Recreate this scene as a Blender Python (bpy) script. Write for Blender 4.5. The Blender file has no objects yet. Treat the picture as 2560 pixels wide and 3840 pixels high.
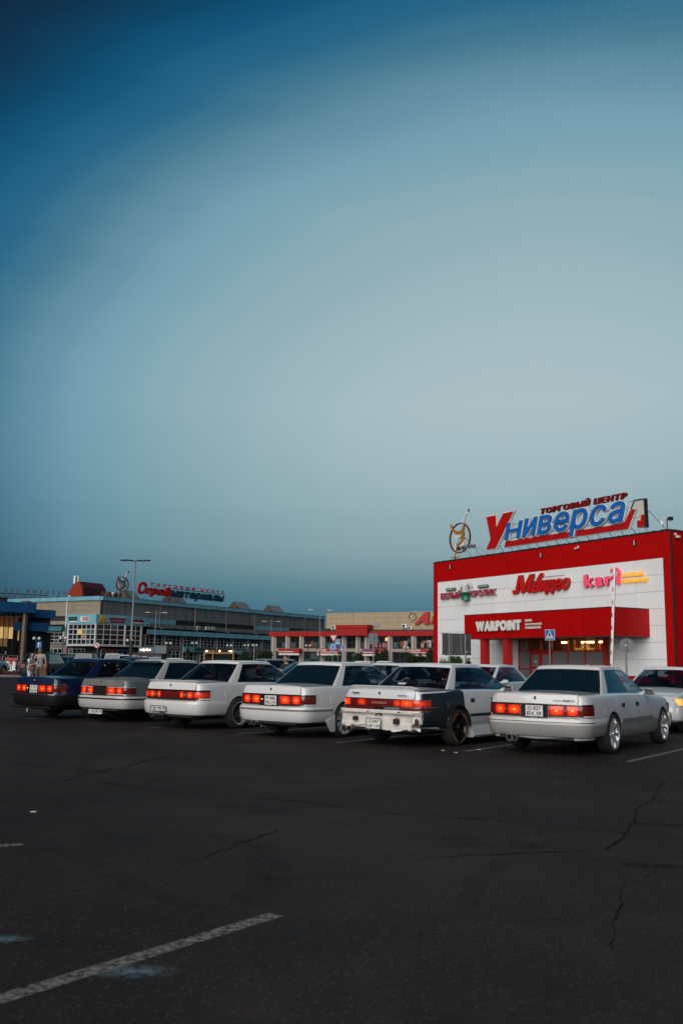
import bpy, bmesh, math, random
from mathutils import Vector, Matrix
import numpy as np
random.seed(7)
R_ = math.radians
scene = bpy.context.scene
col = scene.collection

# ------------------------------------------------------------------ camera
CAM_H = 1.35; F_PX = 3500.0; PITCH = math.atan((2486-1920)/F_PX); ROLL = R_(0.83)
cam_d = bpy.data.cameras.new('camera'); cam = bpy.data.objects.new('camera', cam_d); col.objects.link(cam)
cam_d.sensor_fit = 'VERTICAL'; cam_d.sensor_height = 36.0; cam_d.lens = 36.0*F_PX/3840.0
cam_d.clip_start = 0.1; cam_d.clip_end = 5000
cam.matrix_world = Matrix.Translation((0, 0, CAM_H)) @ Matrix.Rotation(R_(90)+PITCH, 4, 'X') @ Matrix.Rotation(ROLL, 4, 'Z')
scene.camera = cam
cam_d.dof.use_dof = True; cam_d.dof.focus_distance = 17.0; cam_d.dof.aperture_fstop = 2.8

# ------------------------------------------------------------------ dusk sky, afterglow sun, exposure
SUN_AZ = R_(207)          # compass angle from +Y towards +X: the sun has set behind and to the left of the viewer
SUN_EL = R_(27)
world = bpy.data.worlds.new('World'); scene.world = world; world.use_nodes = True
def build_world():
    nt = world.node_tree; nt.nodes.clear(); N = nt.nodes.new; L = nt.links.new
    out = N('ShaderNodeOutputWorld')
    sky = N('ShaderNodeTexSky'); sky.sky_type = 'NISHITA'; sky.sun_disc = False
    sky.sun_elevation = SUN_EL; sky.sun_rotation = SUN_AZ; sky.air_density = 1.0; sky.dust_density = 2.0; sky.ozone_density = 3.0
    bg1 = N('ShaderNodeBackground'); bg1.inputs['Strength'].default_value = 0.006
    L(sky.outputs['Color'], bg1.inputs['Color'])
    # dusk gradient that goes all round: deep blue high up, paler lower down, a band of dull haze along the horizon
    tc = N('ShaderNodeTexCoord')
    # distance from the pale lower sky that lies fore and aft of the viewer
    df = N('ShaderNodeVectorMath'); df.operation = 'SUBTRACT'; L(tc.outputs['Generated'], df.inputs[0]); df.inputs[1].default_value = (.185, 0, .20)
    ds = N('ShaderNodeVectorMath'); ds.operation = 'MULTIPLY'; L(df.outputs[0], ds.inputs[0]); ds.inputs[1].default_value = (.7, 0, 1.0)
    dm = N('ShaderNodeVectorMath'); dm.operation = 'MAXIMUM'; L(ds.outputs[0], dm.inputs[0]); dm.inputs[1].default_value = (-9, -9, 0)
    tilt = N('ShaderNodeVectorMath'); tilt.operation = 'LENGTH'; L(dm.outputs[0], tilt.inputs[0])
    nz = N('ShaderNodeTexNoise'); nz.inputs['Scale'].default_value = 2.6; nz.inputs['Detail'].default_value = 5
    mp = N('ShaderNodeMapping'); mp.inputs['Rotation'].default_value = (0, R_(25), 0); mp.inputs['Scale'].default_value = (1, 1, 5.0); L(tc.outputs['Generated'], mp.inputs['Vector']); L(mp.outputs['Vector'], nz.inputs['Vector'])
    nm = N('ShaderNodeMath'); nm.operation = 'MULTIPLY_ADD'; nm.inputs[1].default_value = .035; nm.inputs[2].default_value = -.0175; L(nz.outputs['Fac'], nm.inputs[0])
    ma = N('ShaderNodeMath'); ma.operation = 'ADD'; L(nm.outputs[0], ma.inputs[0]); L(tilt.outputs['Value'], ma.inputs[1])
    def ramp(pts, src, interp='EASE'):
        rp = N('ShaderNodeValToRGB'); cr = rp.color_ramp; cr.interpolation = interp
        cr.elements[0].position = pts[0][0]; cr.elements[0].color = (*pts[0][1], 1); cr.elements[1].position = pts[-1][0]; cr.elements[1].color = (*pts[-1][1], 1)
        for p, c in pts[1:-1]: e = cr.elements.new(p); e.color = (*c, 1)
        L(src, rp.inputs['Fac']); return rp.outputs['Color']
    sp = N('ShaderNodeSeparateXYZ'); L(tc.outputs['Generated'], sp.inputs[0])
    mx = N('ShaderNodeMix'); mx.data_type = 'RGBA'; mx.blend_type = 'MULTIPLY'; mx.inputs[0].default_value = 1.0
    L(ramp(SKY_RAMP, ma.outputs[0], 'CARDINAL'), mx.inputs[6]); L(ramp(HAZE_RAMP, sp.outputs['Z'], 'CARDINAL'), mx.inputs[7])
    bg2 = N('ShaderNodeBackground'); bg2.inputs['Strength'].default_value = SKY_STR
    L(mx.outputs[2], bg2.inputs['Color'])
    ad = N('ShaderNodeAddShader'); L(bg1.outputs[0], ad.inputs[0]); L(bg2.outputs[0], ad.inputs[1]); L(ad.outputs[0], out.inputs['Surface'])
def srgb(r, g, b): return tuple(((c/255+.055)/1.055)**2.4 if c > 10 else c/255/12.92 for c in (r, g, b))
SKY_STR = 1.0
def less(c, n): return tuple(max(.0006, a-b) for a, b in zip(c, n))    # the gradient carries what the physical sky below does not
NSH = (.0034, .009, .0185)
SKY_RAMP = [(p, less(tuple(a*b for a, b in zip(srgb(*c), (.98, 1.0, .96))), NSH)) for p, c in ((0.0, (173, 190, 200)), (.10, (170, 188, 198)), (.15, (163, 185, 195)), (.21, (152, 178, 190)), (.26, (140, 171, 185)), (.29, (130, 166, 183)), (.335, (112, 153, 175)), (.375, (82, 130, 155)), (.405, (50, 108, 142)), (.435, (28, 92, 131)), (.46, (8, 76, 113)), (.49, (3, 56, 87)), (.52, (2, 42, 68)), (1.0, (2, 42, 68)))]
HAZE_RAMP = [(0.0, (.10, .22, .33)), (.059, (.15, .33, .44)), (.087, (.33, .49, .54)), (.113, (.55, .65, .68)), (.165, (.74, .82, .83)), (.27, (1., 1., 1.)), (1., (1., 1., 1.))]
build_world()
sun_d = bpy.data.lights.new('sun', 'SUN'); sun_d.energy = 3.15; sun_d.angle = R_(70); sun_d.color = (1.0, .94, .89)
sun = bpy.data.objects.new('sun', sun_d); col.objects.link(sun)
_sd = Vector((math.sin(SUN_AZ)*math.cos(SUN_EL), math.cos(SUN_AZ)*math.cos(SUN_EL), math.sin(SUN_EL)))
sun.rotation_euler = (-_sd).to_track_quat('-Z', 'Y').to_euler()
sun.location = (0, 0, 60)
scene.view_settings.view_transform = 'Standard'; scene.view_settings.look = 'None'
scene.view_settings.exposure = 0.0; scene.view_settings.gamma = 1.0
scene.render.engine = 'CYCLES'
scene.cycles.max_bounces = 6; scene.cycles.transparent_max_bounces = 16
scene.cycles.use_denoising = True; scene.cycles.sample_clamp_indirect = 4.0

# ------------------------------------------------------------------ helpers
def mat(name, rgb, rough=.6, metal=0., var=.0, scale=6., bump=0., coat=0., emit=None, estr=0., spec=.5, alpha=1.):
    m = bpy.data.materials.new(name); m.use_nodes = True; nt = m.node_tree; b = nt.nodes['Principled BSDF']
    b.inputs['Roughness'].default_value = rough; b.inputs['Metallic'].default_value = metal
    b.inputs['Coat Weight'].default_value = coat; b.inputs['Coat Roughness'].default_value = .04
    b.inputs['Specular IOR Level'].default_value = spec
    b.inputs['Base Color'].default_value = (*rgb, 1)
    if var or bump:
        tc = nt.nodes.new('ShaderNodeTexCoord'); n = nt.nodes.new('ShaderNodeTexNoise'); n.inputs['Scale'].default_value = scale; n.inputs['Detail'].default_value = 6; n.inputs['Roughness'].default_value = .65
        nt.links.new(tc.outputs['Object'], n.inputs['Vector'])
        if var:
            mx = nt.nodes.new('ShaderNodeMix'); mx.data_type = 'RGBA'
            mx.inputs[6].default_value = (*[max(0, c*(1-var)) for c in rgb], 1); mx.inputs[7].default_value = (*[min(1, c*(1+var)) for c in rgb], 1)
            cr = nt.nodes.new('ShaderNodeMapRange'); cr.inputs[1].default_value = .3; cr.inputs[2].default_value = .7
            nt.links.new(n.outputs['Fac'], cr.inputs[0]); nt.links.new(cr.outputs[0], mx.inputs[0]); nt.links.new(mx.outputs[2], b.inputs['Base Color'])
        if bump:
            bp = nt.nodes.new('ShaderNodeBump'); bp.inputs['Strength'].default_value = bump; bp.inputs['Distance'].default_value = .02
            nt.links.new(n.outputs['Fac'], bp.inputs['Height']); nt.links.new(bp.outputs[0], b.inputs['Normal'])
    if emit:
        b.inputs['Emission Color'].default_value = (*emit, 1); b.inputs['Emission Strength'].default_value = estr
    return m
def glass_mat(name, tint, refl=1.0, rough=.02, film_sheen=None):
    m = bpy.data.materials.new(name); m.use_nodes = True; nt = m.node_tree; nt.nodes.clear(); N = nt.nodes.new; L = nt.links.new
    o = N('ShaderNodeOutputMaterial'); t = N('ShaderNodeBsdfTransparent'); t.inputs[0].default_value = (*tint, 1)
    g = N('ShaderNodeBsdfGlossy'); g.inputs['Roughness'].default_value = rough; g.inputs['Color'].default_value = (refl, refl, refl, 1)
    fr = N('ShaderNodeFresnel'); ge = N('ShaderNodeNewGeometry'); mi = N('ShaderNodeMapRange'); mi.inputs[3].default_value = 1.55; mi.inputs[4].default_value = 1/1.55; L(ge.outputs['Backfacing'], mi.inputs[0]); L(mi.outputs[0], fr.inputs['IOR'])
    mx = N('ShaderNodeMixShader'); L(fr.outputs[0], mx.inputs[0]); L(t.outputs[0], mx.inputs[1]); L(g.outputs[0], mx.inputs[2]); L(mx.outputs[0], o.inputs[0])
    if film_sheen:   # bluish diffuse laid over the tint in place of reflected sky
        d = N('ShaderNodeBsdfDiffuse'); d.inputs[0].default_value = (*film_sheen, 1); m2 = N('ShaderNodeMixShader'); m2.inputs[0].default_value = .3; L(t.outputs[0], m2.inputs[1]); L(d.outputs[0], m2.inputs[2]); L(m2.outputs[0], mx.inputs[1])
    return m
class MB:
    def __init__(s): s.v = []; s.f = []; s.m = []
    def add(s, vs, fs, mi=0):
        o = len(s.v); s.v += [tuple(map(float, v)) for v in vs]; s.f += [tuple(i+o for i in f) for f in fs]; s.m += [mi]*len(fs)
        return s
    def box(s, x0, x1, y0, y1, z0, z1, mi=0):
        return s.add([(x0,y0,z0),(x1,y0,z0),(x1,y1,z0),(x0,y1,z0),(x0,y0,z1),(x1,y0,z1),(x1,y1,z1),(x0,y1,z1)],
                     [(0,3,2,1),(4,5,6,7),(0,1,5,4),(1,2,6,5),(2,3,7,6),(3,0,4,7)], mi)
    def bevbox(s, x0, x1, y0, y1, z0, z1, r, mi=0):
        # box with its vertical faces chamfered on all sides (24 verts)
        vs = []
        for z, i in ((z0, r), (z0+r, 0), (z1-r, 0), (z1, r)):
            c = r
            for (a, b) in ((x0+i+c, y0+i), (x1-i-c, y0+i), (x1-i, y0+i+c), (x1-i, y1-i-c), (x1-i-c, y1-i), (x0+i+c, y1-i), (x0+i, y1-i-c), (x0+i, y0+i+c)): vs.append((a, b, z))
        fs = [tuple(range(7, -1, -1)), tuple(range(24, 32))]
        for l in range(3):
            for k in range(8): fs.append((l*8+k, l*8+(k+1) % 8, l*8+8+(k+1) % 8, l*8+8+k))
        return s.add(vs, fs, mi)
    def grid(s, P, mi=0, closed_u=False, flip=False):
        n = len(P); k = len(P[0]); vs = [p for r in P for p in r]; fs = []
        for i in range(n if closed_u else n-1):
            for j in range(k-1):
                a, b, c, d = i*k+j, ((i+1) % n)*k+j, ((i+1) % n)*k+j+1, i*k+j+1
                fs.append((a, d, c, b) if flip else (a, b, c, d))
        return s.add(vs, fs, mi)
    def tube(s, pts, r, n=8, mi=0, caps=True, r2=None):
        pts = [Vector(p) for p in pts]; rings = []
        for i, p in enumerate(pts):
            d = (pts[min(i+1, len(pts)-1)]-pts[max(i-1, 0)]).normalized()
            u = d.orthogonal().normalized() if i == 0 else (u-d*u.dot(d)).normalized()
            w = d.cross(u); rr = r[i] if isinstance(r, (list, tuple)) else r
            rings.append([p+(u*math.cos(a)+w*math.sin(a))*rr for a in [2*math.pi*k/n for k in range(n)]])
        vs = [q for g in rings for q in g]; fs = []
        for i in range(len(pts)-1):
            for k in range(n): fs.append((i*n+k, i*n+(k+1) % n, (i+1)*n+(k+1) % n, (i+1)*n+k))
        if caps: fs += [tuple(range(n-1, -1, -1)), tuple(range((len(pts)-1)*n, len(pts)*n))]
        return s.add(vs, fs, mi)
    def lathe(s, prof, n=24, axis='z', origin=(0, 0, 0), mi=0, closed=False):
        o = Vector(origin); vs = []
        for r, h in prof:
            for k in range(n):
                a = 2*math.pi*k/n; c, q = r*math.cos(a), r*math.sin(a)
                vs.append(o+Vector({'z': (c, q, h), 'y': (q, h, c), 'x': (h, c, q)}[axis]))
        fs = []; m = len(prof)
        for i in range(m if closed else m-1):
            for k in range(n): fs.append((i*n+k, i*n+(k+1) % n, ((i+1) % m)*n+(k+1) % n, ((i+1) % m)*n+k))
        return s.add(vs, fs, mi)
    def prism(s, poly, d, to3, mi=0):
        # polygon in 2D, extruded by d; to3(u, v, w) maps into space
        n = len(poly); vs = [to3(u, v, 0) for u, v in poly]+[to3(u, v, d) for u, v in poly]
        fs = [tuple(range(n-1, -1, -1)), tuple(range(n, 2*n))]+[(i, (i+1) % n, n+(i+1) % n, n+i) for i in range(n)]
        return s.add(vs, fs, mi)
    def mesh(s, name, smooth=False, fix=True):
        me = bpy.data.meshes.new(name); me.from_pydata(s.v, [], s.f)
        me.polygons.foreach_set('material_index', s.m)
        if fix:
            bm = bmesh.new(); bm.from_mesh(me); bmesh.ops.recalc_face_normals(bm, faces=bm.faces); bm.to_mesh(me); bm.free()
        me.update()
        if smooth: shade(me, smooth if smooth is not True else 35)
        return me
    def build(s, name, m, parent=None, smooth=False, fix=True):
        return put(name, s.mesh(name, smooth, fix), m, parent)
def shade(me, ang=35):
    me.polygons.foreach_set('use_smooth', [True]*len(me.polygons))
    try: me.set_sharp_from_angle(angle=R_(ang))
    except Exception: pass
def put(name, me, m=None, parent=None):
    if m is not None:
        for i, x in enumerate(m if isinstance(m, (list, tuple)) else [m]):
            if i < len(me.materials): me.materials[i] = x
            else: me.materials.append(x)
    o = bpy.data.objects.new(name, me); col.objects.link(o)
    if parent: o.parent = parent
    return o
def inst(name, me, parent=None, loc=(0, 0, 0), rot=(0, 0, 0), scale=(1, 1, 1)):
    o = bpy.data.objects.new(name, me); col.objects.link(o); o.parent = parent; o.location = loc; o.rotation_euler = rot; o.scale = scale
    return o
def empty(name, loc=(0, 0, 0), rz=0., parent=None):
    o = bpy.data.objects.new(name, None); o.empty_display_size = .3; col.objects.link(o); o.location = loc; o.rotation_euler = (0, 0, rz); o.parent = parent
    return o
def tag(o, label, cat, group=None, kind=None):
    if label: o['label'] = label
    if cat: o['category'] = cat
    if group: o['group'] = group
    if kind: o['kind'] = kind
    return o
def structure(o): o['kind'] = 'structure'; return o
def gz(Y): return .0033*max(0., Y-50.)
def ray(px, py):
    x, y = px-1280., py-1920.; c, s = math.cos(ROLL), math.sin(ROLL); x, y = c*x+s*y, -s*x+c*y
    c, s = math.cos(PITCH), math.sin(PITCH); v = -y/F_PX
    return Vector((x/F_PX, c-v*s, s+v*c))
def at(px, py, Y): d = ray(px, py); return d*(Y/d.y)+Vector((0, 0, CAM_H))
def atg(px, Y):    # point on the ground seen in column px (measured at the horizon) at depth Y
    p = at(px, 2486+(px-1280)*.0145, Y); return Vector((p.x, Y, gz(Y)))
_glyph = {}
def text_mesh(body, size=1., bold=0., shear=0., depth=0., spacing=1., width=1.):
    """characters as a mesh; a bold stroke is the glyph repeated in a small ring, each repeat a hair behind the last"""
    k = (body, size, bold, shear, depth, spacing, width)
    if k not in _glyph:
        low = body == 'н'      # the small letter is the capital at x-height
        c = bpy.data.curves.new('t', 'FONT'); c.body = 'H' if low else body; c.size = size; c.extrude = max(depth, .001); c.space_character = spacing; c.resolution_u = 3
        o = bpy.data.objects.new('t', c); m = o.to_mesh(); V = np.array([v.co[:] for v in m.vertices]); Fc = [tuple(p.vertices) for p in m.polygons]; o.to_mesh_clear()
        bpy.data.objects.remove(o); bpy.data.curves.remove(c)
        V[:, 0] *= width; V[:, 1] *= (.75 if low else 1.); V[:, 0] += shear*V[:, 1]; vs = V.tolist(); fs = list(Fc); n = len(V)
        if bold:
            for q in range(10):
                a = 2*math.pi*q/10; W = V+np.array([bold*math.cos(a), bold*math.sin(a), -.0006*(q+1)]); o_ = len(vs); vs += W.tolist(); fs += [tuple(x+o_ for x in f) for f in Fc]
        me = bpy.data.meshes.new('glyph'); me.from_pydata(vs, [], fs); me.update(); _glyph[k] = me
    return _glyph[k].copy()
def fit_mesh(me, x0, x1, z0, z1, y=0.):
    # text lies in XY: stand it up in XZ and stretch it into a box
    co = np.array([v.co[:] for v in me.vertices]); lo = co.min(0); hi = co.max(0)
    for v in me.vertices:
        a = (v.co.x-lo[0])/max(1e-9, hi[0]-lo[0]); b = (v.co.y-lo[1])/max(1e-9, hi[1]-lo[1])
        v.co = (x0+a*(x1-x0), y-v.co.z, z0+b*(z1-z0))
    return me
# ------------------------------------------------------------------ shared materials
BLACK = mat('black_rubber', (.012, .012, .013), .75)
TRIM = mat('black_trim', (.015, .015, .016), .4)
TYRE = mat('tyre_rubber', (.014, .014, .014), .85, var=.3, scale=30)
CHROME = mat('chrome', (.6, .6, .6), .18, 1.)
DULLMETAL = mat('dull_metal', (.22, .2, .19), .5, .9, var=.3, scale=18)
INTERIOR = mat('car_interior', (.02, .019, .019), .8)
SEATRED = mat('seat_fabric', (.10, .045, .045), .9, var=.2, scale=30)
PLATE = mat('plate_white', (.62, .62, .60), .5, var=.12, scale=14)
INK = mat('plate_ink', (.012, .012, .014), .6)
RIMSILVER = mat('rim_silver', (.68, .68, .69), .26, .72)
RIMDARK = mat('rim_dark', (.05, .05, .055), .35, .8)
RIMBLACK = mat('rim_black', (.01, .01, .011), .25, .3)
ORANGE = mat('orange_print', (.75, .22, .02), .5)
LENS_OFF = mat('lens_unlit', (.13, .006, .006), .3, coat=.15, spec=.3)
LENS_AMBER = mat('lens_amber', (.11, .008, .005), .15, coat=.7)
LENS_CLEAR = mat('lens_clear', (.15, .14, .14), .25, coat=.3)
HOUSING = mat('lamp_housing', (.02, .012, .012), .2)
def lit_lens(name, rim, hot, estr, pw=1.6):
    # red lens lit by the bulb behind it: hot in the middle, deep red towards the edges of the lens
    m = bpy.data.materials.new(name); m.use_nodes = True; nt = m.node_tree; b = nt.nodes['Principled BSDF']; N = nt.nodes.new; L = nt.links.new
    tc = N('ShaderNodeTexCoord'); sb = N('ShaderNodeVectorMath'); sb.operation = 'SUBTRACT'; sb.inputs[1].default_value = (.5, .5, .5); L(tc.outputs['Generated'], sb.inputs[0])
    sc = N('ShaderNodeVectorMath'); sc.operation = 'MULTIPLY'; sc.inputs[1].default_value = (0, 1.7, 1.5); L(sb.outputs[0], sc.inputs[0])
    ln = N('ShaderNodeVectorMath'); ln.operation = 'LENGTH'; L(sc.outputs[0], ln.inputs[0])
    rp = N('ShaderNodeValToRGB'); cr = rp.color_ramp; cr.interpolation = 'EASE'
    cr.elements[0].position = 0.02; cr.elements[0].color = (*hot, 1); cr.elements[1].position = .95; cr.elements[1].color = (*rim, 1)
    e = cr.elements.new(.26); e.color = (.95, .065, .006, 1)
    wv = N('ShaderNodeTexWave'); wv.inputs['Scale'].default_value = 14; wv.bands_direction = 'Y'
    L(tc.outputs['Generated'], wv.inputs['Vector'])
    mr = N('ShaderNodeMapRange'); mr.inputs[3].default_value = .75; mr.inputs[4].default_value = 1.1; L(wv.outputs['Fac'], mr.inputs[0])
    mu = N('ShaderNodeMath'); mu.operation = 'MULTIPLY'; mu.inputs[1].default_value = estr; L(mr.outputs[0], mu.inputs[0])
    L(ln.outputs['Value'], rp.inputs[0]); L(rp.outputs[0], b.inputs['Emission Color']); L(mu.outputs[0], b.inputs['Emission Strength'])
    b.inputs['Base Color'].default_value = (.25, .008, .006, 1); b.inputs['Roughness'].default_value = .15; b.inputs['Coat Weight'].default_value = .6
    return m
LENS_RED = lit_lens('lens_red_lit', (.30, .005, .0015), (1., .58, .13), 1.3)
LENS_DIM = lit_lens('lens_red_dim', (.16, .004, .002), (.8, .05, .01), .8)
LENS_ORANGE = lit_lens('lens_orange_lit', (.6, .03, .004), (1., .5, .09), 1.35)
HEADLAMP = mat('headlamp_lit', (.8, .78, .7), .1, emit=(1., .62, .22), estr=.8, coat=1.)
HEADLAMP_SIDE = mat('corner_lamp_lit', (.8, .4, .1), .1, emit=(1., .42, .06), estr=1.3, coat=1.)
BUMPER_LIT = mat('bumper_lamp_lit', (.4, .08, .01), .2, emit=(1., .25, .02), estr=1.4)
WARMBULB = mat('warm_bulb', (1, .8, .5), .3, emit=(1., .62, .22), estr=9.)

def paint(name, rgb, rough=.26, coat=.9, dirt=.35, metal=0., dirtcol=(.16, .145, .13), low=None, spec=.5):
    # car paint with road film rising from the sills and fine mottling
    m = bpy.data.materials.new(name); m.use_nodes = True; nt = m.node_tree; b = nt.nodes['Principled BSDF']; N = nt.nodes.new; L = nt.links.new
    b.inputs['Roughness'].default_value = rough; b.inputs['Coat Weight'].default_value = coat; b.inputs['Coat Roughness'].default_value = .05; b.inputs['Metallic'].default_value = metal; b.inputs['Specular IOR Level'].default_value = spec
    tc = N('ShaderNodeTexCoord'); n = N('ShaderNodeTexNoise'); n.inputs['Scale'].default_value = 5; n.inputs['Detail'].default_value = 8; n.inputs['Roughness'].default_value = .7
    L(tc.outputs['Object'], n.inputs['Vector'])
    sp = N('ShaderNodeSeparateXYZ'); L(tc.outputs['Object'], sp.inputs[0])
    mr = N('ShaderNodeMapRange'); mr.inputs[1].default_value = .62; mr.inputs[2].default_value = .2; mr.inputs[3].default_value = 0; mr.inputs[4].default_value = 1.
    L(sp.outputs['Z'], mr.inputs[0])
    ad = N('ShaderNodeMath'); ad.operation = 'MULTIPLY'; L(mr.outputs[0], ad.inputs[0])
    n2 = N('ShaderNodeMapRange'); n2.inputs[1].default_value = .3; n2.inputs[2].default_value = .7; n2.inputs[3].default_value = .35; n2.inputs[4].default_value = 1.; L(n.outputs['Fac'], n2.inputs[0]); L(n2.outputs[0], ad.inputs[1])
    am = N('ShaderNodeMath'); am.operation = 'MULTIPLY_ADD'; am.inputs[1].default_value = dirt; L(ad.outputs[0], am.inputs[0])
    n3 = N('ShaderNodeMath'); n3.operation = 'MULTIPLY'; n3.inputs[1].default_value = .10; L(n.outputs['Fac'], n3.inputs[0]); L(n3.outputs[0], am.inputs[2])
    mx = N('ShaderNodeMix'); mx.data_type = 'RGBA'; mx.inputs[6].default_value = (*rgb, 1); mx.inputs[7].default_value = (*dirtcol, 1)
    if low:   # two-tone: the sills and lower bumper have a second colour
        gt = N('ShaderNodeMath'); gt.operation = 'LESS_THAN'; gt.inputs[1].default_value = low[0]; L(sp.outputs['Z'], gt.inputs[0])
        m2 = N('ShaderNodeMix'); m2.data_type = 'RGBA'; m2.inputs[6].default_value = (*rgb, 1); m2.inputs[7].default_value = (*low[1], 1); L(gt.outputs[0], m2.inputs[0]); L(m2.outputs[2], mx.inputs[6])
    L(am.outputs[0], mx.inputs[0]); L(mx.outputs[2], b.inputs['Base Color'])
    rr = N('ShaderNodeMath'); rr.operation = 'MULTIPLY_ADD'; rr.inputs[1].default_value = .5; rr.inputs[2].default_value = rough; L(am.outputs[0], rr.inputs[0]); L(rr.outputs[0], b.inputs['Roughness'])
    return m
G_DARK = glass_mat('glass_dark_tint', (.03, .036, .04), 1.3, film_sheen=(.010, .035, .055))
G_MID = glass_mat('glass_mid_tint', (.36, .42, .44), 1.05)
G_CLEAR = glass_mat('glass_clear', (.5, .56, .56))

# ------------------------------------------------------------------ car generator (x forward from the rear bumper, y left, z up)
SEDAN = dict(L=4.69, ZB=[(0, .31), (.5, .27), (1.5, .20), (3.3, .20), (4.2, .22), (4.7, .26)],
    ZS=[(0, .905), (.12, .91), (1.0, .925), (2.2, .915), (3.4, .885), (3.8, .855), (4.4, .79), (4.7, .73)],
    ZT=[(0, .92), (.12, .935), (.95, .965), (1.6, .95), (3.2, .93), (3.55, .915), (4.45, .82), (4.7, .75)],
    W=[(.10, .715), (.115, .755), (.15, .79), (.22, .816), (.35, .832), (.6, .842), (1.0, .847), (3.4, .845), (3.9, .835), (4.2, .82), (4.42, .79), (4.54, .745), (4.59, .70)],
    xr=(.99, 1.475), xf=(3.28, 2.50), yb=.738, yt=.556, bow_r=(.13, .10), bow_f=(.22, .14), zr=1.308, roof=1.372,
    ax=(1.22, 3.90), rw=.31, arch=.345, b1=.12, bB=.53, bA=.945, deck=True, a_rear=.97, zlight=(.598, .765), bump=(.28, .57))
def kf(keys, x):
    xs = [k[0] for k in keys]; ys = [k[1] for k in keys]; return float(np.interp(x, xs, ys))
def section(P, x):
    w = kf(P['W'], x); zs = kf(P['ZS'], x); zt = kf(P['ZT'], x); zb = kf(P['ZB'], x); zm = .50
    r0, r1, f0, f1 = P['xr'][0]+.10, P['xr'][0]+.22, P['xf'][0]-.16, P['xf'][0]-.06
    tb = min(max((x-r0)/(r1-r0), 0), 1)*min(max((f1-x)/(f1-f0), 0), 1)
    s = P.get('side', 1.)
    pts = [(0, zb), (.45*w, zb), (.80*w, zb), (.93*w, zb+.035), (.978*w, zb+.11), (1.0*w, zm-.03), (1.0*w, zm+.06), (.99*w, zm+.2*(zs-zm)/.4), (.972*w, zs-.10), (.958*w, zs-.05), (.94*w, zs-.018), (.915*w, zs-.003), (.88*w, zs+.004)]
    dk = [(.62*w, zs+(zt-zs)*.55), (.3*w, zs+(zt-zs)*.92), (0, zt)]
    tub = [(.84*w, .58), (.6*w, .5), (0, .5)]
    for a, b in zip(dk, tub): pts.append((a[0]+(b[0]-a[0])*tb, a[1]+(b[1]-a[1])*tb))
    return pts
def side_y(P, x, z):
    pts = section(P, x)[2:13]; return float(np.interp(z, [p[1] for p in pts], [p[0] for p in pts]))
def warp(P, v):
    x, y, z = v
    if x > .8: return (x, y, z)
    k = min(max((.8-x)/.68, 0), 1)
    k1 = k if x > .12 else 1
    x2 = x+.04*min(1, abs(y)/.72)**2*k1+P.get('slant', .22)*max(0, z-.80)*k1
    return (x2, y, z)
_bodies = {}
def body_mesh(P, key):
    if key in _bodies: return _bodies[key]
    xs = sorted(set([k[0] for k in P['W']]+list(np.linspace(.4, P['W'][-1][0]-.05, 34))+[P['xr'][0]+.10, P['xr'][0]+.22, P['xf'][0]-.16, P['xf'][0]-.06]))
    rings = []
    for x in xs:
        h = section(P, x); ring = [(x, y, z) for y, z in h]+[(x, -y, z) for y, z in h[-2:0:-1]]
        rings.append([warp(P, p) for p in ring])
    n = len(rings[0]); mb = MB(); vs = [p for r in rings for p in r]; fs = []
    for i in range(len(rings)-1):
        for k in range(n): fs.append((i*n+k, i*n+(k+1) % n, (i+1)*n+(k+1) % n, (i+1)*n+k))
    fs += [tuple(range(n)), tuple(range((len(rings)-1)*n, len(rings)*n))]
    mb.add(vs, fs); me = mb.mesh('body')
    for nm in (0, 1): me.materials.append(BLACK)
    for p in me.polygons:
        c = p.center
        if P['xr'][0]+.1 < c.x < P['xf'][0]-.05 and c.z < kf(P['ZS'], c.x)-.004 and p.normal.z > -.2 and abs(c.y) < .875*kf(P['W'], c.x): p.material_index = 1
    o = put('tmp', me); cuts = []
    for ax in P['ax']:
        for sg in (-1, 1):
            m2 = MB(); r = P['arch']; zc = P['rw']
            pr = [(r*math.cos(a), zc+.0+r*math.sin(a)) for a in np.linspace(0, 2*math.pi, 40)[:-1]]
            m2.prism(pr, .6, lambda u, v, w: (ax+u, sg*(.56+w), v)); c = m2.mesh('c'); c.materials.append(BLACK); c.materials.append(BLACK)
            for p in c.polygons: p.material_index = 1
            co = put('cut', c); cuts.append(co); mod = o.modifiers.new('b', 'BOOLEAN'); mod.operation = 'DIFFERENCE'; mod.object = co; mod.solver = 'EXACT'
    dg = bpy.context.evaluated_depsgraph_get(); res = bpy.data.meshes.new_from_object(o.evaluated_get(dg))
    for c in cuts: bpy.data.objects.remove(c)
    bpy.data.objects.remove(o); shade(res, 32); _bodies[key] = res
    return res
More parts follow.
